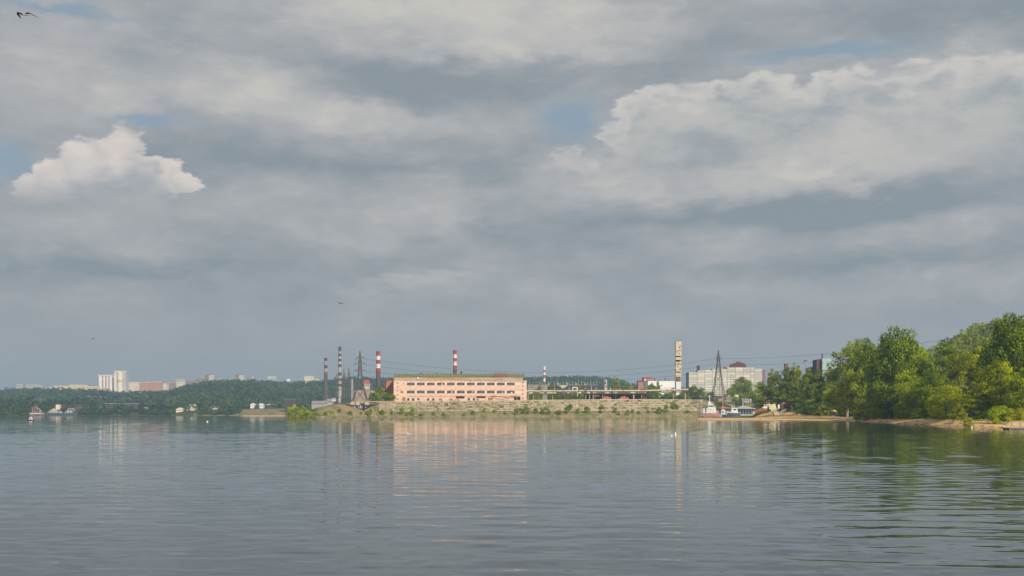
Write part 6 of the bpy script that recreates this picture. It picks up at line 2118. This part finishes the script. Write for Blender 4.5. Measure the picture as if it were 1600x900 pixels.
bird(40, 22.6, 62,
     [(35.5, 23.0, (.3, .9), .05, 0), (33, 21.9, (.2, 1.0), .06, -.1), (31, 22.2, (1.5, .5), .06, -.25), (31.6, 25.3, (1.3, .2), .05, -.3), (33.0, 28.3, (.9, -.1), .03, -.2), (33.9, 30.0, (.15, .0), .02, -.1)],
     [(40.4, 21.5, (1.6, .2), .05, 0), (41.4, 19.8, (1.6, .1), .06, .1), (43.2, 18.4, (1.7, -.1), .06, .2), (45.6, 19.4, (.5, .2), .04, .25), (50.5, 21.6, (.3, .3), .03, .3), (55.6, 24.4, (.1, .1), .02, .3)],
     [(34.4, 21.9, .35), (35.4, 22.3, .6), (37, 22.9, .95), (40, 23.3, 1.25), (43, 23.7, .95), (45.6, 24.2, .35)], 'dark winged gull gliding at the top left corner of the sky')
bird(532.4, 474.2, 190,
     [(531.8, 474.2, (.3, .3), .1, 0), (530.4, 473.4, (.4, .35), .08, 0), (529.0, 472.4, (.15, .2), .04, 0)],
     [(532.6, 474.1, (.3, .3), .1, 0), (534, 473.4, (.5, .25), .08, 0), (535.8, 474.3, (.15, .2), .04, 0)],
     [(531.2, 474.5, .2), (531.8, 474.5, .4), (532.8, 474.6, .4), (533.6, 474.6, .15)], 'small distant gull flying above the leftmost chimneys')
bird(145.6, 528.6, 210,
     [(144.6, 528.8, (.3, .3), .1, 0), (144.3, 529.6, (.3, .2), .08, 0), (144.4, 530.6, (.12, .2), .04, 0)],
     [(145, 528.6, (.3, .3), .1, 0), (146.4, 528.3, (.5, .2), .08, 0), (148, 528.5, (.15, .15), .04, 0)],
     [(144.2, 528.6, .2), (144.7, 528.6, .4), (145.6, 528.7, .4), (146.4, 528.8, .15)], 'small distant gull flying low over the city on the left')


def float_on(px, py, fn):
    Y = EYE * FP / (py - HZ)
    return fn(X(px, Y), Y)


def buoy(x, Y):
    T_ = thing('channel_buoy', (x, Y, 0), 'dark based channel buoy with a pale frame on the far left of the river', 'buoy')
    MB().prism([(-1.1, -.3), (1.1, -.3), (1.35, .35), (-1.35, .35)], -.9, .9).build('float', BLACK, T_)
    m = MB()
    for a in (-.75, .75):
        for b_ in (-.6, .6):
            m.bar((a, b_, .35), (a * .25, b_ * .25, 1.9), .16)
    tag(m.build('frame', WHITE, T_), kind='stuff')
    MB().prism([(-.55, .5), (.55, .5), (.3, 1.6), (-.3, 1.6)], -.35, .35).build('panel', PALEC, T_)
    T_.scale = (.74, .74, .74)
    MB().cyl((0, 0, 1.9), (0, 0, 2.5), .22, .18, 8).build('lamp', DARKM, T_)


float_on(48, 657.2, buoy)


def gull(x, Y, s, label, name='swimming_gull', white=True):
    T_ = thing(name, (x, Y, 0), label, 'bird', None, rt.uniform(-.6, .6))
    bm = bmesh.new()
    bmesh.ops.create_uvsphere(bm, u_segments=14, v_segments=10, radius=1)
    for v in bm.verts:
        t_ = v.co.x
        v.co = Vector((t_ * .23 * s, v.co.y * .09 * s * (1 - .3 * max(0, t_)), v.co.z * .085 * s + .06 * s + max(0, t_) * .05 * s))
    me = bpy.data.meshes.new('body')
    bm.to_mesh(me)
    bm.free()
    me.materials.append(mat('plumage', (.80, .80, .80), (.62, .64, .66), 4.0))
    me.polygons.foreach_set('use_smooth', [True] * len(me.polygons))
    share(me, 'body', T_)
    MB().cyl((-.15 * s, 0, .08 * s), (-.20 * s, 0, .22 * s), .045 * s, .035 * s, 10).build('neck', MATS['plumage'], T_, smooth=True)
    bm = bmesh.new()
    bmesh.ops.create_uvsphere(bm, u_segments=10, v_segments=8, radius=.05 * s)
    me = bpy.data.meshes.new('head')
    bm.to_mesh(me)
    bm.free()
    me.materials.append(MATS['plumage'])
    share(me, 'head', T_, (-.21 * s, 0, .25 * s))
    MB().cyl((-.25 * s, 0, .245 * s), (-.33 * s, 0, .235 * s), .014 * s, .004 * s, 6).build('beak', PIPE, T_)


def marker(x, Y, h, r, label):
    T_ = thing('marker_buoy', (x, Y, 0), label, 'buoy', 'small white floating markers')
    MB().cyl((0, 0, -.1), (0, 0, h * .45), r, r, 12).build('float', WHITE, T_)
    MB().cyl((0, 0, h * .45), (0, 0, h), r * .8, r * .25, 12).build('cone', WHITE, T_)


float_on(324, 659.6, lambda x, Y: marker(x, Y, .5, .24, 'small white marker floating alone in the left half of the river'))
float_on(1055.3, 680.0, lambda x, Y: marker(x, Y, .42, .12, 'brighter upright white marker of the pair below the ruined tower'))
float_on(1049.4, 681.6, lambda x, Y: marker(x, Y, .22, .11, 'lower greyish marker of the pair below the ruined tower'))
float_on(638.6, 679.0, lambda x, Y: gull(x, Y, 1.0, 'lone gull sitting on the water within the pink reflection'))

# ------------------------------------------------------------------ the far bank: city, works, quarry
HAZ = dict(
    cream=mat('far_cream', (.80, .70, .54), (.70, .60, .46), .05), white=mat('far_white', (.84, .82, .78), (.76, .74, .70), .05),
    red=mat('far_red', (.60, .29, .22), (.50, .24, .18), .06), grey=mat('far_grey', (.52, .51, .50), (.42, .42, .43), .05),
    brown=mat('far_brown', (.32, .21, .18), (.26, .17, .15), .05), yellow=mat('far_yellow', (.82, .70, .45), (.72, .60, .40), .05),
    navy=mat('far_navy', (.035, .05, .08), (.05, .07, .10), .05), rust=mat('far_rust', (.13, .06, .05), (.10, .05, .045), .05), teal=mat('far_teal', (.20, .27, .32), (.16, .22, .27), .05))
FWIN = mat('far_window', (.16, .18, .21), (.10, .12, .14), .2)
Yc = 2330.0
CITY = [  # px0, px1, top, rows, cols, colour, label, roof style
    (26, 36, 600.4, 4, 3, 'grey', 'grey white slab at the far left end of the skyline', 'flat'),
    (40.5, 64, 601.0, 4, 8, 'grey', 'long pale grey slab right of the leftmost one', 'flat'),
    (83, 108, 603.2, 3, 9, 'yellow', 'left half of the long low yellowish block', 'flat'),
    (108.4, 133, 601.6, 4, 9, 'yellow', 'right half of the long low yellowish block', 'flat'),
    (134, 152, 604.2, 3, 6, 'yellow', 'low yellowish block left of the striped tower', 'flat'),
    (194.6, 217.6, 597.6, 6, 7, 'cream', 'cream slab directly right of the tallest tower', 'flat'),
    (218, 236, 598, 7, 6, 'red', 'left half of the wide brick red apartment block', 'crown'),
    (236.3, 253.6, 597, 8, 6, 'red', 'right half of the wide brick red apartment block', 'crown'),
    (254.5, 260.5, 599.8, 6, 2, 'cream', 'narrow cream block right of the brick red ones', 'flat'),
    (261, 275, 598.2, 6, 5, 'brown', 'pinkish brown block with cream bays right of the narrow cream one', 'crown'),
    (275.4, 289.5, 597.6, 6, 5, 'cream', 'cream block stepping down the slope', 'flat'),
    (274.5, 289, 592.2, 3, 5, 'grey', 'grey white block rising behind the cream ones', 'flat'),
    (290, 305, 596.6, 4, 5, 'brown', 'pinkish low block in the middle of the skyline', 'flat'),
    (305, 312.5, 592.6, 5, 3, 'brown', 'brownish block left of the grey brown tower', 'flat'),
    (312.6, 319.6, 590.4, 5, 3, 'brown', 'taller brownish block touching the grey brown tower', 'crown'),
    (306, 324, 597.6, 3, 6, 'cream', 'cream block at the foot of the brownish ones', 'flat'),
    (334.4, 343.5, 594.2, 3, 3, 'brown', 'low brown block right of the grey brown tower', 'flat'),
    (343.8, 353, 591.4, 4, 3, 'grey', 'pale grey block between the two brown towers', 'flat'),
    (355, 372.4, 592.6, 3, 6, 'cream', 'whitish block in front of the right brown tower', 'flat'),
    (381.6, 389, 594, 3, 3, 'brown', 'low brown block right of the right tower', 'flat'),
    (405, 410, 597.8, 2, 2, 'white', 'tiny white house in the trees right of the tiny chimney', 'gable'),
    (418, 432, 589.4, 5, 5, 'grey', 'pale grey slab in the trees at the right end of the skyline', 'crown'),
    (475.4, 489, 588.2, 4, 4, 'cream', 'cream block alone in the trees left of the leftmost chimney', 'flat'),
    (489.4, 497, 592.4, 3, 3, 'cream', 'low cream wing right of the lone block', 'flat'),
    (214.4, 228, 614.2, 1, 4, 'white', 'small white house on the hillside below the brick red block', 'gable'),
    (145, 153.4, 608.2, 1, 3, 'red', 'red roofed house left below the striped tower', 'gable'),
    (159.6, 168, 608.6, 1, 3, 'red', 'red roofed house below the striped tower', 'gable'),
    (107, 112, 607.6, 1, 2, 'white', 'white house in trees below the yellowish block', 'gable'),
    (117, 120.6, 608.2, 1, 1, 'white', 'tiny white hut right of the white house in trees', 'gable'),
    (74.5, 82, 605.8, 1, 3, 'white', 'tiny white block just left of the yellowish block', 'flat'),
    (880.4, 886.6, 587.4, 2, 2, 'white', 'tiny white block on the wooded hill behind the gantry', 'flat'),
    (448, 452, 594.6, 1, 1, 'white', 'tiny white house among hilltop trees', 'gable'),
]
for p0, p1, top, rows_, cols_, cn, lab, st in CITY:
    low = top > 606 and p0 < 300
    Y = 2050.0 if low else Yc + (60 if top < 593 else 0) - (90 if top > 599 else 0)
    if p0 > 860:
        Y = 2280
    zt = Z(top, Y)
    if low:
        Y = hit((p0 + p1) / 2, top + 3.4, 1500, 2250, 10)
        zt = Z(top, Y)
    zb_ = min(gz((p0 + p1) / 2, Y), zt - (5 if low else 8)) - 1
    T_ = thing('apartment_block' if not low else 'house', (X((p0 + p1) / 2, Y), Y, zb_), lab, 'building' if not low else 'house', 'buildings of the city on the far ridge')
    kk = Y / FP
    w = (p1 - p0) * kk
    h = zt - zb_
    MB().box(-w / 2, w / 2, 0, 14, 0, h).build('wall', HAZ['white'] if (low and cn == 'red') else HAZ[cn], T_)
    hh = min(h, max(rows_ * 3.1, 3.5))
    window_rows(T_, -w / 2 + .6, w / 2 - .6, h - hh - .2, h - .5, max(2, cols_ * 2), rows_, 0, FWIN, .45, .42)
    if st == 'flat':
        MB().box(-w / 2 - .4, w / 2 + .4, -.4, 14.4, h + .01, h + .7).build('roof', HAZ[cn], T_)
    elif st == 'crown':
        n = 3
        for i in range(n):
            a = -w / 2 + w * (i + .25) / n
            MB().box(a, a + w / n * .5, 2, 9, h + .01, h + rt.uniform(1.6, 3.0)).build('lift_house', HAZ[cn], T_)
        MB().box(-w / 2 - .3, w / 2 + .3, -.3, 1.9, h + .01, h + .6).build('cornice', HAZ['cream'], T_)
    else:
        MB().prism([(-.8, h), (7, h + 3.4), (14.8, h)], -w / 2 - .6, w / 2 + .6, axis='x').build('roof', HAZ['red'] if cn == 'red' else HAZ['white'], T_)
# striped tower
T_, x_, z_, k_ = base('tower_block', 'white high rise with three brown vertical stripes on the far ridge', 'building', 164.5, 612, Yc, 'buildings of the city on the far ridge')
for i, (a, b_) in enumerate(((154.6, 158.9), (161.5, 163.9), (166.6, 168.9), (171.2, 175.2))):
    MB().box(x_(a), x_(b_), 0, 18, -8, z_(587.0)).build('wall', HAZ['white'], T_)
for a, b_ in ((158.9, 161.5), (163.9, 166.6), (168.9, 171.2)):
    MB().box(x_(a) + .01, x_(b_) - .01, 1.2, 17, -8, z_(587.4)).build('recess', HAZ['brown'], T_)
    for q in range(9):
        MB().box(x_(a) + .1, x_(b_) - .1, .4, 1.19, z_(589.6 + q * 2.4), z_(589.0 + q * 2.4)).build('balcony', HAZ['cream'], T_)
MB().box(x_(153.2), x_(175.6), -1, 19, z_(587.0) + .01, z_(585.8)).build('cornice', HAZ['white'], T_)
MB().box(x_(155), x_(172), 4, 12, z_(585.8), z_(585.0)).build('lift_house', HAZ['brown'], T_)
# tallest tower, rounded
T_, x_, z_, k_ = base('tower_block', 'tallest cream high rise with rounded bays and a capped top on the far ridge', 'building', 187, 612, Yc - 20, 'buildings of the city on the far ridge')
MB().box(x_(177.4), x_(181.6), 2, 18, -8, z_(582.6)).build('wall', HAZ['cream'], T_)
MB().cyl((x_(186.4), 6, -8), (x_(186.4), 6, z_(580.6)), 5.0 * k_, 5.0 * k_, 20).build('bay', HAZ['cream'], T_)
MB().box(x_(191), x_(196.8), 1, 17, -8, z_(582.2)).build('wall', HAZ['grey'], T_)
for q in range(13):
    zq = z_(610 - q * 2.2)
    MB().cyl((x_(186.4), 6, zq), (x_(186.4), 6, zq + .9), 5.12 * k_, 5.12 * k_, 20).build('balcony', HAZ['brown'] if q in (6, 7) else HAZ['white'], T_)
MB().box(x_(177), x_(197.2), .6, 18, z_(582.0), z_(580.6)).build('cornice', HAZ['cream'], T_)
MB().box(x_(180.4), x_(193.2), 0, 14, z_(580.6) + .01, z_(579.4)).build('cap', HAZ['cream'], T_)
MB().box(x_(178.2), x_(180), 2, 3, z_(580.6), z_(578.4)).build('mast', HAZ['grey'], T_)
for p0, p1, top, lab in ((320, 333.8, 584.4, 'grey brown high rise pair standing left of the pale grey block'), (367.4, 381.2, 584.4, 'grey brown high rise at the right of the skyline')):
    T_, x_, z_, k_ = base('tower_block', lab, 'building', (p0 + p1) / 2, 600, Yc + 90, 'buildings of the city on the far ridge')
    MB().box(x_(p0), x_(p0 + 5.6), 0, 16, -10, z_(top + .6)).build('wall', HAZ['brown'], T_)
    MB().box(x_(p0 + 5.61), x_(p1), 3, 19, -10, z_(top + 1.4)).build('wall', HAZ['grey'], T_)
    MB().box(x_(p0 + 2), x_(p1 - 3), 4, 10, z_(top + .6), z_(top - .4)).build('lift_house', HAZ['brown'], T_)
    for q in range(5):
        MB().box(x_(p0 + .6), x_(p0 + 5), -.3, -.02, z_(top + 3.4 + q * 2.4), z_(top + 2.4 + q * 2.4)).build('window_band', FWIN, T_)
# works along the far shore
SH = [  # px0, px1, top, bot, Y, wall, roof, label, name
    (-40, 34, 632.4, 640, 1330, 'navy', 'teal', 'long dark shed with a bluish roof line at the left edge', 'long_shed'),
    (-30, 16, 636.2, 641, 1300, 'teal', 'grey', 'lower pale roofed shed before the long dark one', 'low_shed'),
    (24, 36, 638.2, 644, 1270, 'cream', 'cream', 'tan shed with dark doorways left of the tan barge', 'tan_shed'),
    (92.6, 150, 632.2, 641.5, 1330, 'rust', 'rust', 'long dull red brown works behind the sand heaps', 'works'),
    (150.4, 160, 630.4, 642, 1340, 'navy', 'navy', 'dark block between the two long works', 'works'),
    (160.4, 217, 630.0, 641.5, 1350, 'rust', 'teal', 'second long dull works with a bluish roof', 'works'),
    (218, 241, 636.6, 641, 1330, 'teal', 'grey', 'low pale roofed shed right of the long works', 'low_shed'),
    (105.4, 112, 638.0, 639.6, 1285, 'white', 'white', 'tiny white roof before the red brown works', 'hut'),
    (184, 191, 640.8, 642.2, 1290, 'grey', 'grey', 'tiny pale shed low at the shore below the second works', 'hut'),
    (275, 284.5, 638.2, 643.6, 1285, 'cream', 'cream', 'cream house at the water on the far shore', 'house'),
    (293.4, 309, 632.4, 637.4, 1330, 'cream', 'cream', 'cream building with one dark window left of the blue roof', 'building'),
    (292, 296, 637.6, 639.4, 1290, 'cream', 'cream', 'tiny cream hut below the cream building', 'hut'),
    (297, 303.4, 638, 640, 1288, 'cream', 'cream', 'small cream hut below the cream building', 'hut'),
    (310, 347, 634.0, 637.2, 1340, 'teal', 'teal', 'long blue roofed shed right of the cream building', 'blue_shed'),
    (329, 347, 637.8, 640.2, 1290, 'cream', 'cream', 'low cream shed under the blue roofed one', 'low_shed'),
    (391, 398, 631.4, 636, 1345, 'white', 'white', 'white gabled building on the quarry rim, left of its pair', 'gable_house'),
    (404, 411, 631.4, 636, 1345, 'white', 'white', 'white gabled building on the quarry rim, right of its pair', 'gable_house'),
    (398, 404, 633.2, 637.4, 1340, 'navy', 'navy', 'dark building between the two white gables', 'building'),
    (416, 431.4, 631.4, 636, 1350, 'navy', 'grey', 'long pale roofed dark shed behind the quarry', 'shed'),
    (347.6, 352, 635.6, 638, 1335, 'teal', 'grey', 'tiny shed at the right end of the blue roofed shed', 'hut'),
]
for p0, p1, top, bot, Y, wc, rc, lab, nm in SH:
    T_, x_, z_, k_ = base(nm, lab, 'shed' if 'hed' in nm or nm in ('hut', 'works') else 'building', (p0 + p1) / 2, bot, Y, 'works and sheds along the far shore')
    h = z_(top)
    e = h - (.9 if h > 3 else .5)
    MB().box(x_(p0), x_(p1), 0, 9, -6, e).build('wall', HAZ[wc], T_)
    if 'gable' in nm or nm == 'house':
        MB().prism([(x_(p0) - .4, e), ((x_(p0) + x_(p1)) / 2, h + 1), (x_(p1) + .4, e)], -.3, 9.3).build('roof', HAZ[rc], T_)
    else:
        MB().prism([(-.4, e), (4.5, h), (9.4, e)], x_(p0) - .4, x_(p1) + .4, axis='x').build('roof', HAZ[rc], T_)
    window_rows(T_, x_(p0) + .5, x_(p1) - .5, e * .25, e * .85, max(2, int((p1 - p0) / 2.2)), 1, 0, FWIN, .45, .6)
# barge, wharf, cranes, heaps
T_, x_, z_, k_ = base('barge', 'tan hulled dredging barge with upright gear moored on the far left shore', 'barge', 57, 649.8, 1124)
hull(T_, [(x_(46.5), .6, .4), (x_(49), .9, 0), (x_(65), 1, 0), (x_(68.5), .8, .3)], 'hull', mat('barge_tan', (.30, .21, .16), (.22, .16, .13), .2), -.6, .2, z_(647), 4)
MB().box(x_(48.6), x_(67.4), -3, 3, z_(647) + .02, z_(645)).build('deckhouse', HAZ['grey'], T_)
for p, t_, w in ((50.4, 635.6, 1.2), (54, 633.4, .9), (57.6, 634.6, .6), (61.4, 637.6, 1.1)):
    MB().box(x_(p), x_(p + w), -.8, .8, z_(645), z_(t_)).build('tower', HAZ['brown'], T_)
for a, b_ in (((56.4, 636), (59.4, 638.5)), ((60.4, 638.6), (64.6, 643.5))):
    MB().bar((x_(a[0]), 0, z_(a[1])), (x_(b_[0]), 0, z_(b_[1])), .45).build('boom', HAZ['cream'], T_)
T_, x_, z_, k_ = base('wharf', 'dark blue wharf wall under the sand heaps on the far left shore', 'wharf', 94, 650, 1262)
MB().box(x_(68.6), x_(121), 0, 18, -3, z_(645.4)).build('wall', HAZ['navy'], T_)
for p in np.arange(70, 121, 4.5):
    MB().box(x_(p), x_(p + .5), -.35, -.02, -2, z_(645.2)).build('fender', HAZ['teal'], T_)
SANDP = mat('heap_sand', (.42, .35, .29), (.36, .30, .25), .2)
for px, top, w, lab in ((84, 637.8, 25, 'large pale sand heap beside the tan silo on the wharf'), (106, 640.8, 14, 'smaller sand heap right of the large one on the wharf'), (95, 642.0, 9, 'lowest sand heap between the other two')):
    T_, x_, z_, k_ = base('sand_heap', lab, 'heap', px, 645.6, 1272, 'sand heaps on the wharf')
    MB().cyl((0, 0, 0), (0, 0, z_(top)), w / 2 * k_, .4, 20).build('cone', SANDP, T_, smooth=True)
T_, x_, z_, k_ = base('batching_silo', 'square tan silo tower above the large sand heap', 'silo', 90, 646, 1290)
MB().box(x_(87), x_(93), 0, 5, z_(640), z_(632.2)).build('bin', HAZ['cream'], T_)
for p in (87.2, 92.2):
    MB().box(x_(p), x_(p + .6), .5, 1, -1, z_(640)).build('leg', HAZ['brown'], T_)
MB().bar((x_(87), 2, z_(636)), (x_(76), 2, z_(645)), .8).build('conveyor', HAZ['brown'], T_)
T_, x_, z_, k_ = base('yellow_boat', 'small orange and white boat pulled up at the left foot of the bank', 'boat', 453, 652.4, 640)
hull(T_, [(x_(449.6), .2, .3), (x_(451.4), .9, 0), (x_(455), 1, 0), (x_(457.6), .6, .2)], 'hull', mat('boat_orange', (.62, .26, .05), (.5, .2, .05)), -.2, .1, z_(650.6), .8)
MB().prism([(x_(456), z_(651.5)), (x_(459), z_(651.8)), (x_(458.8), z_(649.4)), (x_(456.8), z_(649.0))], -.5, .5).build('cover', WHITE, T_)

# smoke drifting off the far shore
sm = bpy.data.materials.new('smoke')
sm.use_nodes = True
t = NT(sm.node_tree)
t.n.clear()
pv = t.new('ShaderNodeVolumePrincipled')
pv.inputs['Color'].default_value = (1, .99, .98, 1)
tcs = t.new('ShaderNodeTexCoord').outputs['Object']
nz = t.noise(tcs, .10, 4, .6)
t.put(pv.inputs['Density'], t.sstep(nz, .38, .62, 0.0, 0.07))
so = t.new('ShaderNodeOutputMaterial')
t.l.new(pv.outputs[0], so.inputs['Volume'])
bm = bmesh.new()
c0 = P(50.5, 629.4, 1290)
for i in range(7):
    f = i / 6
    mm = Matrix.Translation((X(50.5 + 19 * f, 1290) - c0.x, 0, (5.8 * f ** .7) / FP * 1290)) @ Matrix.Scale(1.9 + 2.0 * math.sin(math.pi * min(1, f + .15)), 4)
    bmesh.ops.create_icosphere(bm, subdivisions=2, radius=1, matrix=mm)
me = bpy.data.meshes.new('smoke')
bm.to_mesh(me)
bm.free()
me.materials.append(sm)
o = bpy.data.objects.new('smoke', me)
col.objects.link(o)
o.location = c0
tag(o, 'thin pale smoke drifting right above the tan barge', 'smoke', kind='stuff')

# ------------------------------------------------------------------ haze
hm = bpy.data.materials.new('haze')
hm.use_nodes = True
t = NT(hm.node_tree)
t.n.clear()
pv = t.new('ShaderNodeVolumePrincipled')
pv.inputs['Color'].default_value = (.52, .77, 1.0, 1)
pv.inputs['Density'].default_value = 0.00020
pv.inputs['Anisotropy'].default_value = 0.1
ho = t.new('ShaderNodeOutputMaterial')
t.l.new(pv.outputs[0], ho.inputs['Volume'])
top_ = 112.0
o = MB().box(-18500, 18500, -400, 7400, -3.2, top_).build('haze', hm)
tag(o, 'pale blue summer haze over the river and the far hills', 'haze', kind='stuff')
